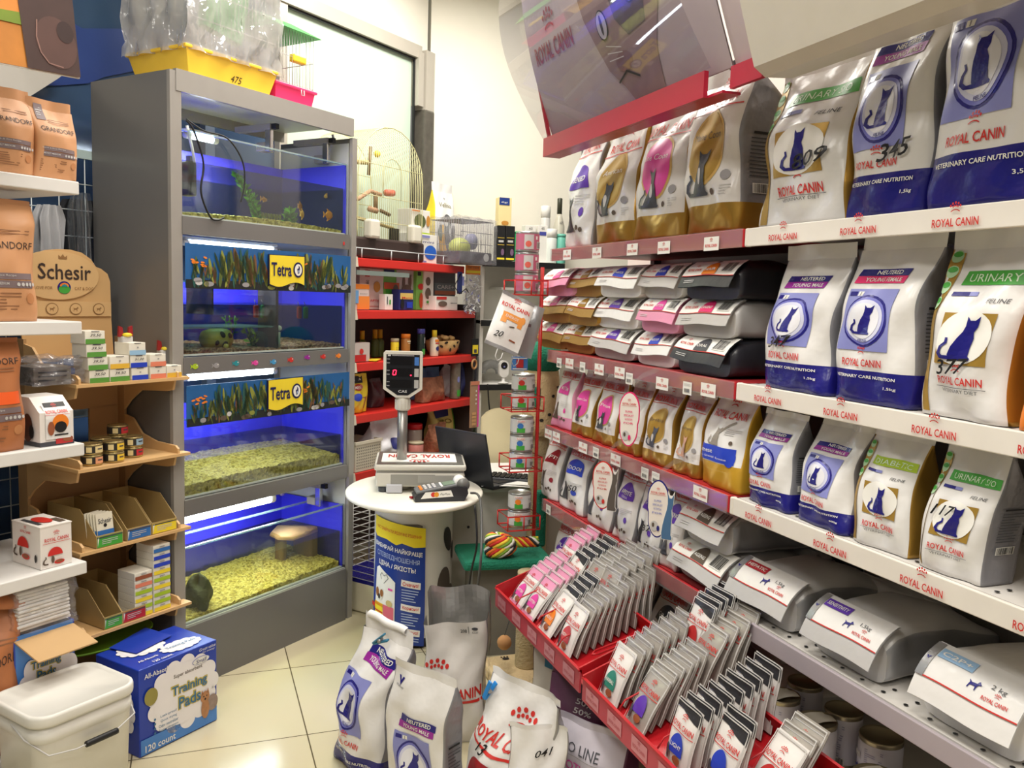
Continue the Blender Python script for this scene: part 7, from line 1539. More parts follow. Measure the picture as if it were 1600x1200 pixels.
# cartons of tins on the top shelf
def smallbox(px, py, w, h, d, base, label, band=None, price=None, v=DV + .012, name='tin_carton', cat='carton', strip=True):
    u, z = onV(px, py, v); mb = MB().box((0, d / 2, h / 2), (w, d, h), base, bev=.001); S = flat(-.0008)
    if band: mb.rect(S, 0, h * .18, w * .99, h * .36, band, 1, st=1)
    mb.rect(S, 0, h * .97, w * .4, h * .06, DGREY, 1, st=1)
    if price: stroke_text(mb, S, price, 0, h * .66, w * .6, h * .28, 0, 3)
    else: mb.rect(S, .0, h * .6, w * .12, h * .1, GREY, 1, st=1); mb.rect(S, .3 * w, h * .6, w * .2, h * .3, mat('pale_peach_print', (230, 206, 190), .5), 1, st=1)
    o = mb.build(name, loc=AP(u, v, z + .0005), rz=ARZ); return tag(o, label, cat)
cw_, ch2, cd2 = .066, .0405, .075; CB1 = mat('warm_white_carton', (232, 228, 214), .5); GR2 = mat('leaf_green_band', (90, 150, 60), .5); ZT = shelfz(0)
def colz(px, n): return [ZT + k * ch2 for k in range(n)]
def boxcol(px, n, band, prices, labels, w=cw_, dv=0.012, base=None):
    u, _ = onV(px, 580, DV + dv)
    for k in range(n):
        mb = MB().box((0, cd2 / 2, ch2 / 2), (w * .97, cd2, ch2 * .985), base or CB1, bev=.001); S = flat(-.0008); bd = band[k] if isinstance(band, list) else band
        mb.rect(S, 0, ch2 * .2, w * .96, ch2 * .38, bd, 1, st=1); mb.rect(S, 0, ch2 * .95, w * .4, ch2 * .06, DGREY, 1, st=1)
        if prices[k]: stroke_text(mb, S, prices[k], -.0, ch2 * .66, w * .55, ch2 * .24, 0, 3)
        else: mb.rect(S, 0, ch2 * .62, w * .1, ch2 * .1, GREY, 1, st=1)
        o = mb.build('tin_carton', loc=AP(u + (.0 if n < 3 else -.004 * k), DV + dv, ZT + k * ch2 + .0004), rz=ARZ); tag(o, labels[k], 'carton')
boxcol(155, 4, GR2, ['39,50'] * 4, ['%s green banded carton in the stack of four on the plywood display' % s for s in ('bottom', 'second', 'third', 'topmost')], .068)
boxcol(187, 2, [GR2, mat('amber_band', (226, 180, 60), .5)], ['39,50', None], ['green banded priced carton under the amber banded one', 'amber banded carton on top of a green banded one'], .07)
boxcol(218.5, 3, [BLUE, BLUE, mat('pale_sky_band', (150, 190, 220), .5)], [None, '51,00', None], ['bottom blue banded carton right of the amber banded one', 'blue banded carton with a handwritten price', 'pale blue banded carton on top of the blue ones'], .062)
boxcol(247, 2, mat('coral_band', (226, 130, 100), .5), [None, None], ['lower coral banded carton on the plywood display', 'upper coral banded carton on the plywood display'], .062)
boxcol(272, 1, mat('amber_band', (226, 180, 60), .5), [None], ['single amber banded carton at the right end of the plywood display'], .06)
def toycat(px, py, v, label):
    u, z = onV(px, py, v); e = empty('treat_sachet', label, 'pouch', AP(u, v, z), ARZ)
    MB().box((0, 0, .02), (.04, .03, .045), LGREY, bev=.006).build('body', e)
    for s in (-1, 1): MB().prism([(s * .008, .04), (s * .026, .04), (s * .024, .075), (s * .012, .07)], -.004, .004, mat('dark_red_plastic', (150, 36, 40), .4)).build('ear', e)
    MB().ball((0, -.01, .046), .014, YELLOW, 8, (1.3, 1, .5)).build('trim', e); return e
toycat(196, 545, DV + .06, 'little grey figure with red ears behind the blue banded cartons')
toycat(256, 565, DV + .10, 'little yellow trimmed figure behind the coral banded cartons')
# wrapped grey tray at the left end of the top shelf
e = empty('wrapped_tray', 'clear wrapped grey tray lying at the left end of the top plywood shelf', 'tray', AP(*[onV(82, 575, DV + .03)[0], DV + .03, ZT + .001]), ARZ)
MB().box((.0, .06, .028), (.115, .12, .055), mat('grey_tray_card', (120, 116, 110), .5)).lines(flat(-.001), 0, .04, .09, 3, .012, DGREY, 0).build('tray_box', e); wrapbox(MB(), .16, .15, .0, .075, WRAP, 5, .008).build('plastic_wrap', e, loc=(.012, .07, 0))
# tins on the second shelf
TG = mat('gold_tin', (190, 172, 120), .25, .8); LBL = [mat('cream_label', (226, 206, 150), .5), mat('salmon_label', (226, 160, 120), .5), mat('black_label', (40, 36, 34), .5), mat('yellow_label', (236, 196, 60), .5), mat('red_label', (190, 40, 50), .5)]
def tin(px, py_, lvl, v, lab, label, r=.0325, h=.034, side=.2, z0=None):
    u, _ = onV(px, py_, v); e = empty('cat_food_tin', label, 'tin', AP(u, v, (shelfz(1) if z0 is None else z0) + lvl * (h + .0008) + .001), ARZ)
    MB().lathe([(r * .94, 0), (r, .003), (r * .985, .006), (r * .985, h - .005), (r, h - .002), (r * .95, h), (r * .9, h - .003), (.0001, h - .0035)], TG, 28).build('can', e)
    S = lambda x, z, o: ((r * .99 + o) * math.sin(x / r), -(r * .99 + o) * math.cos(x / r), z); m = MB().grid(lambda a, b: S((a - .5) * 2 * PI * r, .006 + b * (h - .012), .0003), 36, 1, LBL[2]); m.rect(S, r * side, h * .5, r * .9, h * .6, lab, 1, st=.006); m.rect(S, r * side, h * .55, r * .5, h * .12, DGREY, 2, st=.006); m.rect(S, -r * .8, h * .5, r * .5, h * .5, LBL[0], 1, st=.006); m.build('label', e); return e
T2 = DV + .055
for px, n, v, labs, nm in ((143, 2, DV + .05, (LBL[1], LBL[0]), 'leftmost gold tin stack'), (177, 2, DV + .045, (LBL[3], LBL[3]), 'front middle gold tin stack'), (207, 2, DV + .075, (LBL[4], mat('pale_blue_label', (150, 180, 200), .5)), 'right gold tin stack'), (158, 2, DV + .125, (LBL[0], LBL[0]), 'back left gold tin stack'), (184, 3, DV + .13, (LBL[0], LBL[3], LBL[4]), 'back gold tin stack of three')):
    for k in range(n): tin(px, 700, k, v, labs[k], '%s tin of the %s on the second plywood shelf' % (('bottom', 'top' if n == 2 else 'middle', 'top')[k], nm))
# cardboard dispensers on the third and fourth shelves
def dispenser(px0, px1, k, lab, label, h=.115):
    v = DV + .008; (a, _), (b, _) = onV(px0, 840, v), onV(px1, 840, v); w = b - a; z = shelfz(k) + .001; e = empty('cardboard_dispenser', label, 'dispenser', AP((a + b) / 2, v, z), ARZ); KB = mat('olive_cardboard', (176, 150, 96), .7)
    m = MB()
    for s in (-1, 1):
        x = s * (w / 2 - .001); p = [(0, 0), (.26, 0), (.26, h), (.085, h), (0, .04)]; n = 5
        m.add([(x - .001, y, zz) for y, zz in p] + [(x + .001, y, zz) for y, zz in p], [tuple(range(n - 1, -1, -1)), tuple(range(n, 2 * n))] + [(i, (i + 1) % n, (i + 1) % n + n, i + n) for i in range(n)], KB)
    m.box((0, .26, h / 2), (w, .002, h), KB); m.box((0, .13, .001), (w, .26, .002), KB); m.build('box_walls', e)
    m = MB().box((0, 0, .02), (w, .002, .04), KB); S = flat(-.0012); m.rect(S, 0, .019, w * .94, .034, lab, 0, st=1); m.rect(S, 0, .033, w * .94, .004, DGREY, 1, st=1); m.lines(S, 0, .024, w * .6, 3, .006, LGREY, 1); m.poly(S, [(-.5, .5), (-.1, .5), (-.5, -.5)], -w * .38, .02, w * .16, .03, PAPER, 1); m.build('front_label', e); return e
dispenser(150, 192, 2, GREEN, 'cardboard dispenser with a green front label on the third plywood shelf')
dispenser(198, 236, 2, mat('clear_blue_label', (50, 110, 180), .5), 'empty cardboard dispenser with a blue front label, third plywood shelf')
dispenser(237, 276, 2, YELLOW, 'empty cardboard dispenser with a yellow front label, third plywood shelf')
dispenser(160, 189, 3, GREEN, 'cardboard dispenser with a green label on the lowest plywood shelf')
dispenser(189, 226, 3, mat('crimson_label', (186, 30, 50), .5), 'cardboard dispenser with a crimson label on the lowest plywood shelf')
for k in range(5):
    u, _ = onV(164, 840, DV + .03); m = MB(); m.box((0, 0, .05), (.058, .004, .10), mat('cream_sachet', (232, 226, 206), .4), bev=.001); S = flat(-.0026)
    m.text(S, 'Schesir', 0, .075, .046, .016, DGREY, 0, .01); m.rect(S, 0, .03, .057, .03, mat('clear_blue_label', (50, 110, 180), .5), 0, st=1); m.ell(S, .0, .06, .006, .006, BLACK, 0, 10, 1)
    o = m.build('cat_food_sachet', loc=AP(u - .004 * k, DV + .022 + k * .009, shelfz(2) + .006), rz=ARZ, rot=(R(-8), 0, ARZ + .05 * k)); tag(o, '%s cream sachet standing in the green labelled dispenser' % ORD[k], 'sachet')
# cartons on the lowest plywood shelf
for ci, px in enumerate((216, 245)):
    n = 6 + 3 * ci
    for k in range(n):
        u, _ = onV(px + 8, 900, DV + .012); hh = .0255; mb = MB().box((0, .045, hh / 2), (.066, .09, hh * .97), CB1, bev=.001); S = flat(-.0008)
        bd = [YELLOW, LIME, YELLOW, LIME, mat('coral_band', (226, 130, 100), .5), mat('rust_band', (150, 80, 50), .5)][k] if ci == 0 else [YELLOW, LIME, LIME, YELLOW, LIME, YELLOW, BLUE, BLUE, mat('clear_blue_label', (50, 110, 180), .5)][k]
        mb.rect(S, 0, hh * .3, .064, hh * .5, bd, 1, st=1); mb.rect(S, 0, hh * .75, .02, hh * .12, GREY, 1, st=1)
        o = mb.build('tin_carton', loc=AP(u, DV + .012 + .012 * (1 - ci) * 0, shelfz(3) + k * hh + .001), rz=ARZ); tag(o, '%s carton from the bottom in the %s stack on the lowest plywood shelf' % (('lowest', 'second', 'third', 'fourth', 'fifth', 'sixth', 'seventh', 'eighth', 'ninth')[k], ('shorter left', 'taller right')[ci]), 'carton')

# ================================================================ boxes and bucket on the floor, bottom left
BXB = mat('royal_blue_box', (34, 62, 168), .3, vary=.12, scale=3); BXL = mat('sky_blue_box', (70, 130, 205), .3); CLD = mat('cloud_white_print', (238, 234, 236), .45); TPY = mat('gold_outline_print', (206, 186, 90), .5); TPB = mat('steel_blue_letter', (52, 110, 150), .45)
def cloud(m, S, x, z, w, h, lay=1):
    m.ell(S, x, z, w * .42, h * .40, CLD, lay + 1, 24, 2); rn = random.Random(3)
    for k in range(13):
        a = 2 * PI * k / 13; m.ell(S, x + math.cos(a) * w * .40, z + math.sin(a) * h * .38, w * .11, h * .12, CLD, lay + .25 * (k % 3), 14, 1)
pbx = empty('training_pad_box', 'blue training pads box with a cloud print and a small terrier', 'box', AP(-.2305, -.262, 0), ARZ)
w, d, h = .295, .215, .282
m = MB().box((0, d / 2, h / 2), (w, d, h), BXB, bev=.003); S = flat(-.0008)
cloud(m, S, .015, .15, .27, .25)
m.rect(S, 0, .03, w * .98, .05, BXL, 1, st=.3); m.text(S, '120 count', -.075, .022, .11, .022, PAPER, 3, .015); m.text(S, 'All-Absorb', -.085, .255, .09, .016, PAPER, 2, .01); m.text(S, 'Great value', .105, .271, .065, .010, PAPER, 5, 0, .3); m.text(S, 'for money', .11, .259, .05, .008, PAPER, 5, 0, .3)
for t_, z_, w_ in (('Training', .165, .135), ('Pads', .122, .085)): m.text(S, t_, .035, z_, w_ * 1.06, .046, TPY, 3, .085); m.text(S, t_, .035, z_, w_, .038, TPB, 5, .015)
m.text(S, 'Super absorbent', .03, .215, .11, .016, BROWN, 3, .01); m.ell(S, .08, .236, .034, .013, LAV, 3, 18, 1); m.ell(S, .08, .236, .032, .0115, PAPER, 4, 18, 1); m.text(S, 'Small', .08, .236, .042, .013, NAVY, 6, 0, .2)
m.ell(S, -.108, .185, .024, .028, mat('olive_disc', (150, 140, 70), .5), 4, 18, 1)
for k, t_ in enumerate(('Leak-proof', 'Quick drying', 'Odor neutralizer', 'Puppy retirement')): m.text(S, t_, -.045, .105 - .015 * k, .06 + .012 * (k > 1), .010, TPB, 3, 0); m.ell(S, -.095, .105 - .015 * k, .004, .004, TPB, 3, 8, 1)
TER = mat('terrier_tan', (176, 124, 84), .6, vary=.3, scale=80); TER2 = mat('terrier_grey', (150, 130, 120), .6, vary=.3, scale=80)
m.ell(S, .125, .075, .022, .028, TER2, 4, 16, 2); m.ell(S, .095, .065, .016, .034, TER, 5, 16, 2); m.ell(S, .094, .105, .018, .02, TER, 6, 16, 2); m.poly(S, [(-.5, 0), (-.3, 1), (0, .1)], .088, .115, .02, .018, TER, 6); m.poly(S, [(0, .1), (.3, 1), (.5, 0)], .10, .115, .02, .018, TER, 6); m.ell(S, .094, .098, .004, .004, BLACK, 7, 8, 1); m.ell(S, .088, .108, .0025, .0025, BLACK, 7, 8, 1); m.ell(S, .10, .108, .0025, .0025, BLACK, 7, 8, 1)
SL = lambda y, z, o: (-w / 2 - .0008 - o, d / 2 - y, z); cloud(m, SL, 0, .13, .18, .2); m.text(SL, 'Great value', .03, .25, .06, .012, PAPER, 2, 0, .3)
ST = lambda x, y, o: (x, d / 2 + y, h + .0008 + o); cloud(m, ST, -.04, .03, .16, .12); cloud(m, ST, .05, -.05, .15, .08); m.text(ST, 'Training Pads', .05, -.05, .11, .02, TPB, 5, .01); m.text(ST, '120 count', -.05, -.092, .07, .014, PAPER, 2, .01); m.text(ST, 'All-Absorb', -.08, -.06, .07, .012, PAPER, 2, .01)
m.build('carton', pbx)
m = MB().grid(lambda a, b: ((a - .5) * .16, (b - .5) * .11, .006 + .010 * a * b), 6, 4, BXB).grid(lambda a, b: ((.5 - a) * .16, (b - .5) * .11, .004 + .010 * (1 - a) * b), 6, 4, BXB)
o = m.build('torn_flap', loc=AP(-.245, -.09, .283), rz=ARZ + .2); tag(o, 'torn blue cardboard flap lying on the training pads box', 'cardboard')
o = MB().lathe([(.0001, .0), (.15, .002), (.17, .012), (.165, .014), (.145, .006), (.0001, .005)], mat('lime_green_plastic', (120, 170, 40), .4), 30, sx=1.1, sy=.7).build('oval_tray', loc=AP(-.28, .08, .265), rz=ARZ); tag(o, 'lime green oval plastic tray under the lowest plywood shelf', 'tray')
ob = empty('training_pad_box', 'open blue training pads box with a raised cardboard flap', 'box', AP(-.617, LV + .02, LZ[4] + .001), ARZ)
w, d, h = .175, .22, .325
m = MB()
for s in (-1, 1): m.box((s * (w / 2 - .002), d / 2, h / 2), (.004, d, h), BXB); m.box((0, d / 2 + s * (d / 2 - .002), h / 2), (w - .008, .004, h), BXL if s < 0 else BXB)
m.box((0, d / 2, .003), (w, d, .006), BXB); S = flat(-.0008); cloud(m, S, .01, .15, .18, .26)
for t_, z_, w_ in (('Training', .225, .085), ('Pads', .195, .055)): m.text(S, t_, 0, z_, w_ * 1.06, .034, TPY, 3, .085); m.text(S, t_, 0, z_, w_, .027, TPB, 5, .015)
m.lines(S, 0, .16, .11, 8, .014, GREY, 3); SL = lambda y, z, o: (-w / 2 - .0008 - o, d / 2 - y, z); cloud(m, SL, 0, .12, .16, .2); m.ell(SL, .0, .25, .02, .03, TER, 3, 12, 1); m.build('carton', ob)
MB().box((0, -.062, -.012), (w * .98, .13, .004), CARD, Matrix.Translation((0, .005, h)) @ Matrix.Rotation(R(14), 4, 'X')).build('flap', ob)
# pads in a plastic sleeve resting in the open box
pd = empty('pad_stack', 'stack of white folded pads in a clear sleeve on the open blue box', 'training pads', AP(-.612, LV + .10, LZ[4] + .33), ARZ)
rn = random.Random(2); PADM = mat('soft_white_pad', (236, 234, 228), .8)
for k in range(11): MB().box((rn.uniform(-.003, .003), rn.uniform(-.003, .003), .006 + k * .0105), (.155 - .001 * k, .15, .0098), PADM, bev=.0045).build('folded_pad', pd)
wrapbox(MB(), .175, .17, -.004, .135, WRAP, 8, .008).build('plastic_sleeve', pd)
# bucket
bu = empty('bucket', 'white lidded rectangular bucket with a wire handle and black grip', 'bucket', AP(-.652, -.45 + .12, 0), ARZ - .02)
BKM = mat('white_bucket_plastic', (226, 224, 216), .38)
def rr(w, d, r, n=7):
    out = []
    for cx, cy, a0 in ((w / 2 - r, d / 2 - r, 0), (-w / 2 + r, d / 2 - r, 90), (-w / 2 + r, -d / 2 + r, 180), (w / 2 - r, -d / 2 + r, 270)):
        for k in range(n): a = R(a0 + 90 * k / (n - 1)); out.append((cx + r * math.cos(a), cy + r * math.sin(a)))
    return out
def loft(mb, secs, m_):
    n = len(rr(1, 1, .1)); vs = []
    for w, d, r, z in secs: vs += [(x, y, z) for x, y in rr(w, d, r)]
    fs = [(j * n + i, j * n + (i + 1) % n, (j + 1) * n + (i + 1) % n, (j + 1) * n + i) for j in range(len(secs) - 1) for i in range(n)]
    fs += [tuple(range(n - 1, -1, -1)), tuple((len(secs) - 1) * n + i for i in range(n))]; return mb.add(vs, fs, m_, True)
BW2, BD2 = .282, .235
m = loft(MB(), [(BW2 * .9, BD2 * .9, .04, 0), (BW2 * .98, BD2 * .97, .045, .275), (BW2 * .985, BD2 * .975, .045, .277), (BW2 * 1.0, BD2 * 1.0, .045, .28), (BW2 * 1.0, BD2 * 1.0, .045, .305), (BW2 * .99, BD2 * .99, .045, .306), (BW2 * .99, BD2 * .99, .045, .325)], BKM); m.build('bucket_body', bu)
m = loft(MB(), [(BW2 * 1.03, BD2 * 1.03, .05, .322), (BW2 * 1.045, BD2 * 1.045, .052, .328), (BW2 * 1.045, BD2 * 1.045, .052, .345), (BW2 * 1.03, BD2 * 1.03, .05, .352), (BW2 * .97, BD2 * .97, .046, .353), (BW2 * .95, BD2 * .95, .044, .347)], BKM); m.build('lid', bu)
hy = -BD2 / 2 - .012; m = MB().tube([(-BW2 / 2 - .004, 0, .31), (-BW2 / 2 - .004, -.06, .285), (-BW2 / 2 + .02, hy, .255), (-.05, hy - .004, .243), (.06, hy - .004, .245), (BW2 / 2 - .02, hy, .27), (BW2 / 2 + .004, -.06, .295), (BW2 / 2 + .004, 0, .31)], .0022, LGREY, 6); m.build('wire_handle', bu)
MB().lathe([(.008, -.045), (.0085, -.04), (.0085, .04), (.008, .045)], BLACK, 14, Matrix.Translation((.02, hy - .005, .2445)) @ Matrix.Rotation(PI / 2, 4, 'Y')).build('grip', kid(bu, 'wire_handle'))
# ================================================================ cages on the aquarium rack
def tubcage(e, w, d, h, tubm, tubh, nw, nd, wire, flare=.85):
    MBx = MB(); 
    vs = [(sx * w / 2 * k, sy * d / 2 * k, z) for z, k in ((0, flare), (tubh, 1)) for sx, sy in ((-1, -1), (1, -1), (1, 1), (-1, 1))]
    MBx.add(vs, [(3, 2, 1, 0), (0, 1, 5, 4), (1, 2, 6, 5), (2, 3, 7, 6), (3, 0, 4, 7)], tubm)
    for a, b_, c in (((0, -d / 2, tubh), (w + .016, .014, .012), 0), ((0, d / 2, tubh), (w + .016, .014, .012), 0), ((-w / 2, 0, tubh), (.014, d, .012), 0), ((w / 2, 0, tubh), (.014, d, .012), 0)): MBx.box(a, b_, tubm, bev=.003)
    MBx.build('tub', e)
    m = MB()
    for sy in (-1, 1):
        for k in range(nw): x = -w / 2 + .006 + (w - .012) * k / (nw - 1); m.tube([(x, sy * (d / 2 - .006), tubh), (x, sy * (d / 2 - .006), h)], .0012, wire, 4)
    for sx in (-1, 1):
        for k in range(nd): y = -d / 2 + .006 + (d - .012) * k / (nd - 1); m.tube([(sx * (w / 2 - .006), y, tubh), (sx * (w / 2 - .006), y, h)], .0012, wire, 4)
    nz = max(2, int((h - tubh) / .09))
    for k in range(nz + 1):
        z = tubh + .012 + (h - tubh - .014) * k / nz; q = .006; m.tube([(-w / 2 + q, -d / 2 + q, z), (w / 2 - q, -d / 2 + q, z), (w / 2 - q, d / 2 - q, z), (-w / 2 + q, d / 2 - q, z)], .0018, wire, 5, closed=True)
    m.build('wires', e)
c1 = empty('bird_cage', 'big clear wrapped cage with a yellow tub on the aquarium rack', 'bird cage', AP(.272, .21, 2.171), ARZ)
tubcage(c1, .42, .32, .60, mat('sunny_yellow_plastic', (244, 200, 60), .4), .11, 26, 16, LGREY)
MB().text(lambda x, z, o: (x, -.137 - (z / .11) * .024 - o, z), '475', .02, .045, .05, .024, INK, 0, 0, .2).build('price_mark', c1)
wrapbox(MB(), .44, .34, .10, .62, film('tall_clear_wrap', (.82, .82, .82), .10, .10, .36, (222, 220, 216), bump=.8, scale=22), 3, .012).build('plastic_wrap', c1)
MB().prism([(-.02, .25), (.16, .22), (.24, .6), (.05, .6)], -.02, .02, mat('green_house_panel', (60, 170, 70), .5)).build('green_panel', c1)
c2 = empty('bird_cage', 'small cage with a hot pink tub and green roof on the aquarium rack', 'bird cage', AP(.60, .20, 2.171), ARZ)
tubcage(c2, .215, .26, .31, mat('hot_pink_plastic', (236, 52, 110), .4), .085, 15, 14, LGREY, .88)
GRF2 = mat('fresh_green_plastic', (60, 180, 80), .4)
m = MB(); w, d = .25, .30; m.add([(-w / 2, -d / 2, .30), (w / 2, -d / 2, .30), (w / 2, d / 2, .30), (-w / 2, d / 2, .30), (-w / 2 + .02, 0, .375), (w / 2 - .02, 0, .375)], [(0, 1, 5, 4), (2, 3, 4, 5), (1, 2, 5), (3, 0, 4), (3, 2, 1, 0)], GRF2); m.build('roof', c2)
MB().box((.02, -.12, .20), (.07, .03, .03), YELLOW, bev=.006).build('feeder', c2); MB().tube([(.02, -.14, .08), (.02, -.142, .06), (.035, -.142, .06), (.035, -.14, .08)], .002, LGREY, 5).build('clip', c2)

# ================================================================ red wire rack with tins at the end of the red unit
RKY = 3.13; RX_ = 1.285
rk2 = empty('can_rack', 'red wire rack with baskets of tins at the end of the red unit', 'rack', (RX_, RKY, 0), 0)
RW = mat('red_wire', (200, 44, 40), .4)
MB().tube([(0, 0, .47), (0, 0, 1.57)], .008, RW, 8).build('pole', rk2)
BZ = [onY(800, y, RKY).z for y in (460, 640, 733, 823)]
def basket(z, i):
    m = MB(); w, d, h = .135, .12, .055
    for zz in (z, z + h): m.tube([(-.0, -d / 2, zz), (-w, -d / 2, zz), (-w, d / 2, zz), (0, d / 2, zz)], .0032, RW, 6, closed=True)
    for x, y in ((-w, -d / 2), (-w / 2, -d / 2), (0, -d / 2), (-w, d / 2), (0, d / 2)): m.tube([(x, y, z), (x, y, z + h)], .0028, RW, 6)
    for k in range(3): m.tube([(-w, -d / 2 + d * k / 2, z), (0, -d / 2 + d * k / 2, z)], .0025, RW, 6)
    m.build('basket', rk2)
for i, z in enumerate(BZ): basket(z, i)
LT = mat('grey_white_label', (206, 206, 204), .5)
def rtin(z, lvl, sidec, lab, label, r=.046, h=.068, base=None):
    e = empty('dog_food_tin', label, 'tin', (RX_ - .066, RKY, z + .005 + lvl * (h + .001)), R(18))
    MB().lathe([(r * .95, 0), (r, .004), (r * .985, .008), (r * .985, h - .007), (r, h - .003), (r * .96, h), (r * .92, h - .004), (.0001, h - .005)], mat('steel_tin', (170, 170, 166), .3, .8), 30).build('can', e)
    S = lambda x, z_, o: ((r * .99 + o) * math.sin(x / r), -(r * .99 + o) * math.cos(x / r), z_); m = MB().grid(lambda a, b: S((a - .5) * 2 * PI * r, .009 + b * (h - .017), .0003), 40, 1, base or LT)
    if base is None:
        m.rect(S, -r * .75, h * .26, r * .7, h * .26, GREEN, 1, st=.006); m.rect(S, -r * .75, h * .78, r * .7, h * .14, PAPER, 1, st=.006); m.text(S, 'K.CLASSIC', -r * .72, h * .78, r * .6, h * .09, RED, 3, .01); m.ell(S, -r * .8, h * .52, r * .26, h * .16, sidec, 2, 14, 1); m.bars(S, r * .42, h * .32, r * .5, h * .26, 3, lvl); m.text(S, 'K CLAS', r * .38, h * .66, r * .5, h * .1, DGREY, 2, 0)
    else: m.rect(S, -r * .55, h * .5, r * .8, h * .7, LGREY, 1, st=.006); m.ell(S, -r * .6, h * .4, r * .25, h * .15, mat('coral_toy', (216, 96, 80), .5), 3, 12, 1); m.bars(S, r * .4, h * .35, r * .45, h * .3, 3, lvl); m.rect(S, r * .15, h * .7, r * .2, h * .16, PAPER, 1, st=.006)
    m.build('label', e); return e
PKT2 = mat('dusty_pink_label', (190, 100, 126), .5); SKYB = mat('clear_blue_label', (50, 110, 180), .5)
for k in range(3): rtin(BZ[0], k, None, None, '%s pink labelled tin in the top wire basket' % ('bottom', 'middle', 'top')[k], base=PKT2, h=.078)
for k in range(2): rtin(BZ[1], k, RED, None, '%s tin with a red picture in the second wire basket' % ('lower', 'upper')[k])
for k in range(3): rtin(BZ[2], k, SKYB, None, '%s tin with a blue picture in the third wire basket' % ('bottom', 'middle', 'top')[k])
for k in range(2): rtin(BZ[3], k, ORANGE, None, '%s tin with an orange picture in the lowest wire basket' % ('lower', 'upper')[k])
# hanging sachets in front of the rack
def sachet(px, py, Y, w, h, rot, label, front, deco=True):
    p = onY(px, py, Y); e = empty('sample_sachet', label, 'sachet', p, rot=rot)
    def P(a, b, off, sd): return ((a - .5) * w, sd * (.016 * (math.sin(PI * a) * math.sin(PI * min(1, max(0, (b - .08) / .84)))) ** .7 + .0006) - (off if sd < 0 else -off) + .003 * math.sin(a * 8 + b * 5), (b - .5) * h)
    m = MB().grid(lambda a, b: P(a, b, 0, -1), 16, 18, front).grid(lambda a, b: P(1 - a, b, 0, 1), 16, 18, SILVER); S = lambda x, z, o: P(x / w + .5, z / h + .5, o, -1)
    if deco:
        m.rect(S, 0, -h * .47, w, h * .06, SILVER, 1); m.rect(S, 0, h * .47, w, h * .06, SILVER, 1); m.royal(S, 0, h * .27, w * .84, None, 2); OP = mat('apricot_print', (232, 152, 70), .45)
        m.rect(S, -.0, h * .08, w * .62, h * .13, OP, 1); m.rect(S, -.24 * w, -.0, w * .16, h * .1, OP, 1); m.rect(S, .26 * w, .0, w * .14, h * .1, OP, 1); m.ell(S, .3 * w, h * .1, w * .08, h * .07, OP, 1, 10, 1); m.text(S, 'ENERGY', -.02 * w, h * .08, w * .4, h * .05, PAPER, 3, 0)
        stroke_text(m, S, '20', -.24 * w, -h * .27, w * .26, h * .10); m.ell(S, .05 * w, -h * .08, w * .09, h * .012, BROWN, 2, 10, 1, rot=.3); m.rect(S, .2 * w, -h * .3, w * .2, h * .025, mat('rust_band', (150, 80, 50), .5), 2)
    else: m.rect(S, .0, h * .1, w * .4, h * .06, mat('dusty_plum', (110, 84, 92), .5), 1)
    m.build('sachet_film', e)
    MB().tube([(-.012, 0, -h / 2 + .01), (-.012, 0, -h / 2 - .03), (0, -.005, -h / 2 - .045), (.012, 0, -h / 2 - .03), (.012, 0, -h / 2 - .008)], .002, LGREY, 6).build('hook', e); return e
sachet(797, 505, 2.98, .135, .215, (R(-14), R(22), R(-6)), 'white energy sachet with an orange print hanging tilted by the wire rack', WHITE)
sachet(818, 515, 3.04, .115, .20, (R(-6), R(14), R(-16)), 'silver sachet hanging behind the energy sachet', SILVER, False)

# ================================================================ cat tree, scratching post and toys behind the red unit's end
PLG = mat('green_plush', (24, 120, 92), .9, bump=.6, scale=120); PLC = mat('cream_spotted_plush', (214, 188, 142), .9, bump=.5, scale=120); SIS = mat('sisal_rope', (190, 172, 132), .8, bump=.6, scale=90); PAW = mat('dark_paw_print', (46, 38, 34), .9)
ctr = empty('cat_tree', 'cat tree with sisal posts and green plush standing behind the red unit', 'cat tree', (1.42, 3.43, 0), 0)
def sisal(mb, x, y, z0, z1, r):
    n = int((z1 - z0) / .008); prof = []
    for k in range(n): z = z0 + k * .008; prof += [(r * .965, z), (r, z + .004)]
    mb.lathe(prof + [(r * .965, z1)], SIS, 20, Matrix.Translation((x, y, 0)))
m = MB(); sisal(m, 0, 0, .06, .86, .045); m.build('sisal_post', ctr)
MB().box((0, 0, .03), (.20, .20, .06), PLC, bev=.02).build('base', ctr)
m = MB().lathe([(.075, .86), (.08, .90), (.08, 1.10), (.075, 1.14)], PLC, 24); rn = random.Random(4); S = lambda x, z, o: ((.08 + o) * math.sin(x / .08), -(.08 + o) * math.cos(x / .08), z)
for k in range(14): m.ell(S, rn.uniform(-.12, .12), .9 + rn.uniform(0, .2), .009, .007, PAW, 2, 10, 1)
m.build('spotted_tube', ctr)
MB().ball((0, 0, 1.19), .095, PLG, 20, (1, 1, .8)).build('plush_top', ctr); MB().box((-.04, -.06, 1.03), (.03, .03, .09), PLG, bev=.01).build('plush_tail', ctr)
sp2 = empty('scratching_post', 'sisal scratching post on a beige paw print base under the first tray', 'scratching post', (1.19, 2.93, 0), 0)
m = MB(); sisal(m, 0, 0, .05, .42, .045); m.build('sisal_post', sp2)
m = MB().box((0, -.06, .025), (.30, .36, .05), PLC, bev=.012); rn = random.Random(5); S = top(.0505)
for k in range(12): 
    x, y = rn.uniform(-.13, .13), rn.uniform(-.22, .10); m.ell(S, x, y, .014, .010, PAW, 2, 10, 1)
    for q in range(3): m.ell(S, x - .012 + q * .012, y + .016, .004, .005, PAW, 2, 8, 1)
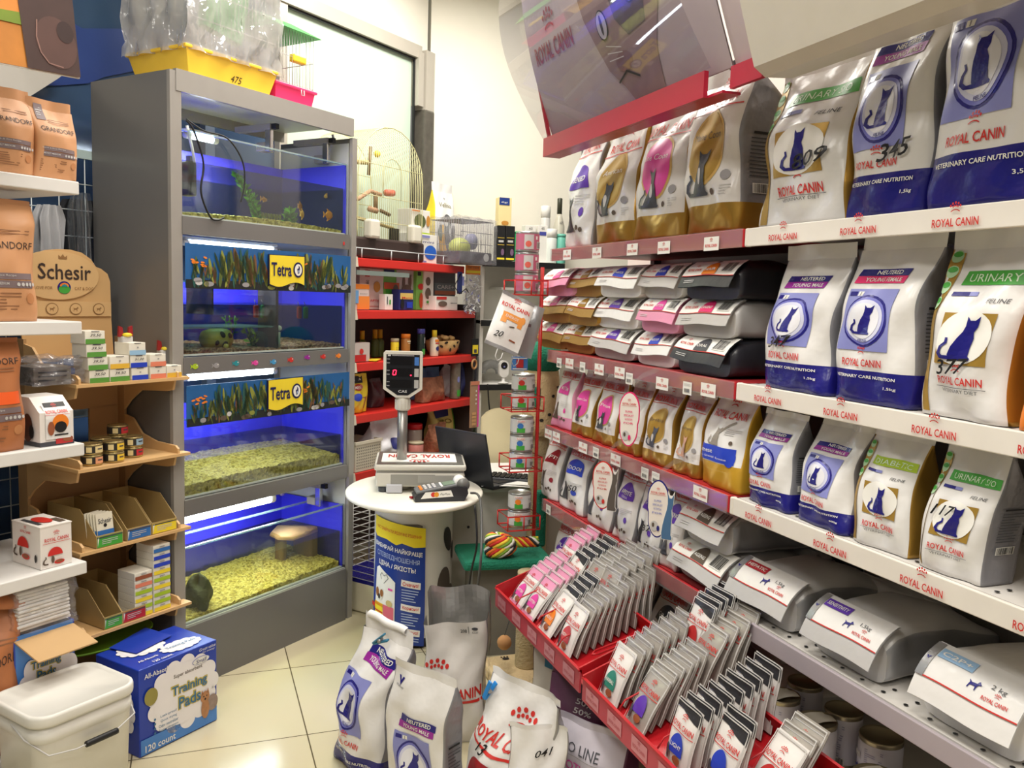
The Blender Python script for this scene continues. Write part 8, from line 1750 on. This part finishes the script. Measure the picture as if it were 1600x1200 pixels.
m.build('base', sp2); MB().ball((-.10, -.02, .16), .028, mat('tan_plush_toy', (190, 140, 90), .9), 12).tube([(-.10, -.02, .185), (-.06, -.01, .30)], .0015, DGREY, 4).build('hanging_toy', sp2)
gs = empty('cat_scratcher', 'green carpeted cat platform beside the oval table', 'cat furniture', (1.20, 3.20, 0), R(-8))
MB().box((-.02, 0, .40), (.36, .26, .04), PLG, bev=.014).build('platform', gs)
MB().box((.155, .08, .53), (.045, .045, .24), PLG, bev=.012).build('upright', gs)
m = MB().box((.0, .04, .19), (.30, .18, .38), mat('grey_box_side', (120, 116, 106), .7)); m.build('box_base', gs)
# multicolour rope toy
p = onX(795, 890, 1.10); rt = empty('rope_toy', 'knotted multicolour rope toy lying on the green cat platform', 'dog toy', (1.145, 3.13, .448), R(-10))
cols_ = [mat('rope_red', (206, 50, 40), .8), mat('rope_yellow', (232, 206, 60), .8), mat('rope_green', (130, 170, 60), .8), mat('rope_white', (230, 226, 216), .8), mat('rope_black', (40, 38, 40), .8), mat('rope_orange', (226, 120, 40), .8)]
m = MB()
for k in range(12):
    a0 = k * PI / 6; R1, R2 = .032, .024
    m.tube([((R1 + R2 * math.cos(3 * t + a0)) * math.cos(2 * t) * 1.1, (R1 + R2 * math.cos(3 * t + a0)) * math.sin(2 * t) * .8, R2 * math.sin(3 * t + a0) + .02 * math.sin(t) + .02) for t in [2 * PI * q / 40 for q in range(40)]], .0075, cols_[(k * 5) % 6], 5, closed=True)
m.build('knot', rt); m = MB()
for k in range(8): a = k * PI / 4; m.tube([(.03 + .12 * q / 8, .018 * math.cos(a + q * .9), .03 + .018 * math.sin(a + q * .9)) for q in range(9)], .0055, cols_[k % 6], 5)
m.build('rope_tail', rt)

# ================================================================ white shelving with black edges on the back wall
ws = empty('shelving_unit', 'white wall shelving with black shelf edges behind the desk', 'shelving unit', (0, 0, 0))
WSY = 4.72; x0, x1 = 1.565, 2.08
wz = [1.66, 1.317, .942]; WSP = mat('pale_grey_shelf_back', (222, 220, 210), .5)
MB().box(((x0 + x1) / 2, WSY + .30, .85), (x1 - x0, .02, 1.66), WSP).build('back_panel', ws)
for x in (x0 + .01, x1 - .01): MB().box((x, WSY + .16, .82), (.02, .28, 1.64), WSP).build('side_panel', ws)
for z in wz: MB().box(((x0 + x1) / 2, WSY + .15, z - .015), (x1 - x0, .30, .02), WHITEM).box(((x0 + x1) / 2, WSY, z - .02), (x1 - x0, .006, .034), BLACK).build('shelf', ws)
MB().box((1.86, WSY + .18, 1.50), (.3, .22, .014), WHITEM).build('shelf', ws)
def wbox(px0, px1, ytop, z, m_, label, deco=None, v=WSY + .05, d=.06, name='product_box', cat='box'):
    a, b = onY(px0, ytop, v), onY(px1, ytop, v); h = max(.03, a.z - z); w = b.x - a.x; mb = MB().box((0, d / 2, h / 2), (w, d, h), m_, bev=.002)
    if deco: deco(mb, flat(-.0006), w, h)
    o = mb.build(name, loc=((a.x + b.x) / 2, v, z + .001)); return tag(o, label, cat), h
def dk(m, S, w, h): m.rect(S, 0, h * .66, w * .8, h * .02, mat('ochre_line', (190, 160, 60), .5), 1, st=1); m.rect(S, 0, h * .46, w * .8, h * .02, mat('ochre_line', (190, 160, 60), .5), 1, st=1); m.rect(S, 0, h * .56, w * .6, h * .06, LGREY, 1, st=1); m.rect(S, 0, h * .06, w * .9, h * .05, YELLOW, 1, st=1); m.ell(S, .2 * w, h * .25, w * .2, h * .1, mat('mauve_print', (120, 90, 120), .5), 1, 10, 1)
_, hb_ = wbox(777, 790, 353, wz[0], BLACK, 'left of two tall black boxes on the top wall shelf', dk)
wbox(791, 805, 353, wz[0], BLACK, 'right of two tall black boxes on the top wall shelf', dk)
wbox(780, 800, 308, wz[0] + hb_ + .002, mat('cream_yellow_box', (236, 218, 160), .5), 'cream box with a blue cap panel standing on the black boxes', lambda m, S, w, h: (m.rect(S, -.08 * w, h * .86, w * .8, h * .26, mat('deep_blue_panel', (30, 56, 130), .5), 1, st=1), m.text(S, 'digi', -.1 * w, h * .82, w * .5, h * .07, PAPER, 2, 0), m.ell(S, 0, h * .1, w * .28, h * .08, TAN, 1, 12, 1)))
def wbot(px, ytop, z, r, body, lid, label, lidk=.15, neck=None, deco=None, v=WSY + .06, cat='bottle'):
    p = onY(px, ytop, v); h = p.z - z; hb = h * (1 - lidk); e = empty('bottle', label, cat, (p.x, v, z + .001))
    pr = [(r * .95, 0), (r, .004), (r, hb - .01), (r * .85, hb)] if not neck else [(r * .95, 0), (r, .004), (r, hb * .75), (r * .6, hb * .92), (neck, hb)]
    mb = MB().lathe(pr, body, 22); S = lambda x, z_, o: ((r + o) * math.sin(x / r), -(r + o) * math.cos(x / r), z_)
    if deco: deco(mb, S, 2 * r, h)
    mb.build('body', e); rl = (neck or r * .9) * 1.1; MB().lathe([(rl, hb), (rl, h - .004), (rl * .8, h)], lid, 18).build('cap', e)
wbot(811, 362, wz[0], .027, mat('emerald_bottle', (40, 170, 100), .35), mat('emerald_bottle', (40, 170, 100), .35), 'emerald green bottle right of the black boxes', .06, deco=lambda m, S, w, h: m.rect(S, 0, h * .7, w * .6, h * .08, DGREY, 1, st=.01))
def dwt(m, S, w, h): m.rect(S, 0, h * .78, w * .7, h * .1, mat('violet_blue_cap', (70, 76, 160), .4), 1, st=.01); m.text(S, '65', 0, h * .92, w * .3, h * .06, INK, 2, 0)
wbox(821, 838, 352, wz[0], PAPER, 'left of two white boxes with violet panels on the top wall shelf', dwt)
wbox(841, 856, 352, wz[0], PAPER, 'right of two white boxes with violet panels on the top wall shelf', dwt)
wbot(853, 322, wz[0], .03, mat('frosted_bottle', (206, 204, 200), .35), WHITEM, 'frosted white bottle standing behind the white boxes', .2, v=WSY + .15)
wbot(875, 310, wz[0], .034, mat('clear_shampoo', (200, 196, 180), .25), mat('olive_black_cap', (56, 58, 44), .4), 'clear bottle with a dark olive cap behind the red rail end', .24, .014, lambda m, S, w, h: (m.ell(S, 0, h * .38, w * .36, h * .08, DGREY, 1, 14, 1), m.text(S, 'APF', 0, h * .62, w * .3, h * .04, DGREY, 1, 0)), v=WSY + .15)
wbot(862, 358, wz[0], .034, mat('white_jar_body', (220, 226, 220), .4), WHITEM, 'white jar with a domed cap at the right of the top wall shelf', .25, cat='jar'); wbot(877, 366, wz[0], .03, mat('mint_bottle', (110, 190, 170), .4), mat('mint_bottle', (110, 190, 170), .4), 'mint green bottle at the right of the top wall shelf', .1)
wbot(787, 468, wz[1], .028, mat('white_jar_body', (220, 226, 220), .4), WHITEM, 'white pointed bottle half hidden by the energy sachet', .5, .01)
wc = empty('webcam', 'small white webcam with a round black lens on the lower wall shelf', 'webcam', (onY(786, 600, WSY + .03).x, WSY + .03, wz[2] + .001), R(0))
MB().lathe([(.032, 0), (.03, .006), (.01, .012), (.009, .035)], WHITEM, 22).build('stand', wc)
m = MB(); out = [(math.cos(a) * .03, (.105 if math.sin(a) >= 0 else .065) + math.sin(a) * .03) for a in [2 * PI * k / 28 for k in range(28)]]; m.prism(out, -.012, .012, WHITEM); m.build('body', wc)
m = MB(); S = flat(-.0125); m.ell(S, 0, .105, .021, .021, BLACK, 0, 20, 2); m.ell(S, 0, .099, .006, .005, LAV, 2, 10, 1); m.build('lens', kid(wc, 'body'))
o = MB().tube([(math.cos(PI * k / 10) * .06, 0, .05 + math.sin(PI * k / 10) * .055) for k in range(11)], .028, mat('clear_grey_roll', (150, 150, 148), .3, bump=.5, scale=60), 10).build('wrapped_bundle', loc=(onY(768, 600, WSY + .14).x, WSY + .16, wz[2] + .0)); tag(o, 'grey wrapped bundle behind the webcam', 'bundle')
p = onY(812, 568, 3.30); o = MB().box((0, 0, 0), (.068, .004, .056), mat('bright_blue_tag', (70, 130, 200), .4)).rect(flat(-.0024), 0, 0, .03, .034, mat('brick_red_print', (190, 50, 50), .4), 1, st=1).rect(flat(-.0024), 0, -.022, .06, .004, PAPER, 1, st=1).rect(flat(-.0024), 0, .022, .06, .004, PAPER, 1, st=1).tube([(0, 0, .028), (0, 0, .08)], .001, LGREY, 4).build('toy_card', loc=p, rz=R(-10)); tag(o, 'small bright blue card with a red toy hanging right of the webcam', 'card')
rope('cable', 'thin black cable hanging on the grey wall shelving below the webcam', [onY(762, 600, WSY - .02), onY(765, 640, WSY - .02), onY(772, 670, WSY - .02), onY(758, 690, WSY - .02)], .004, BLACK)
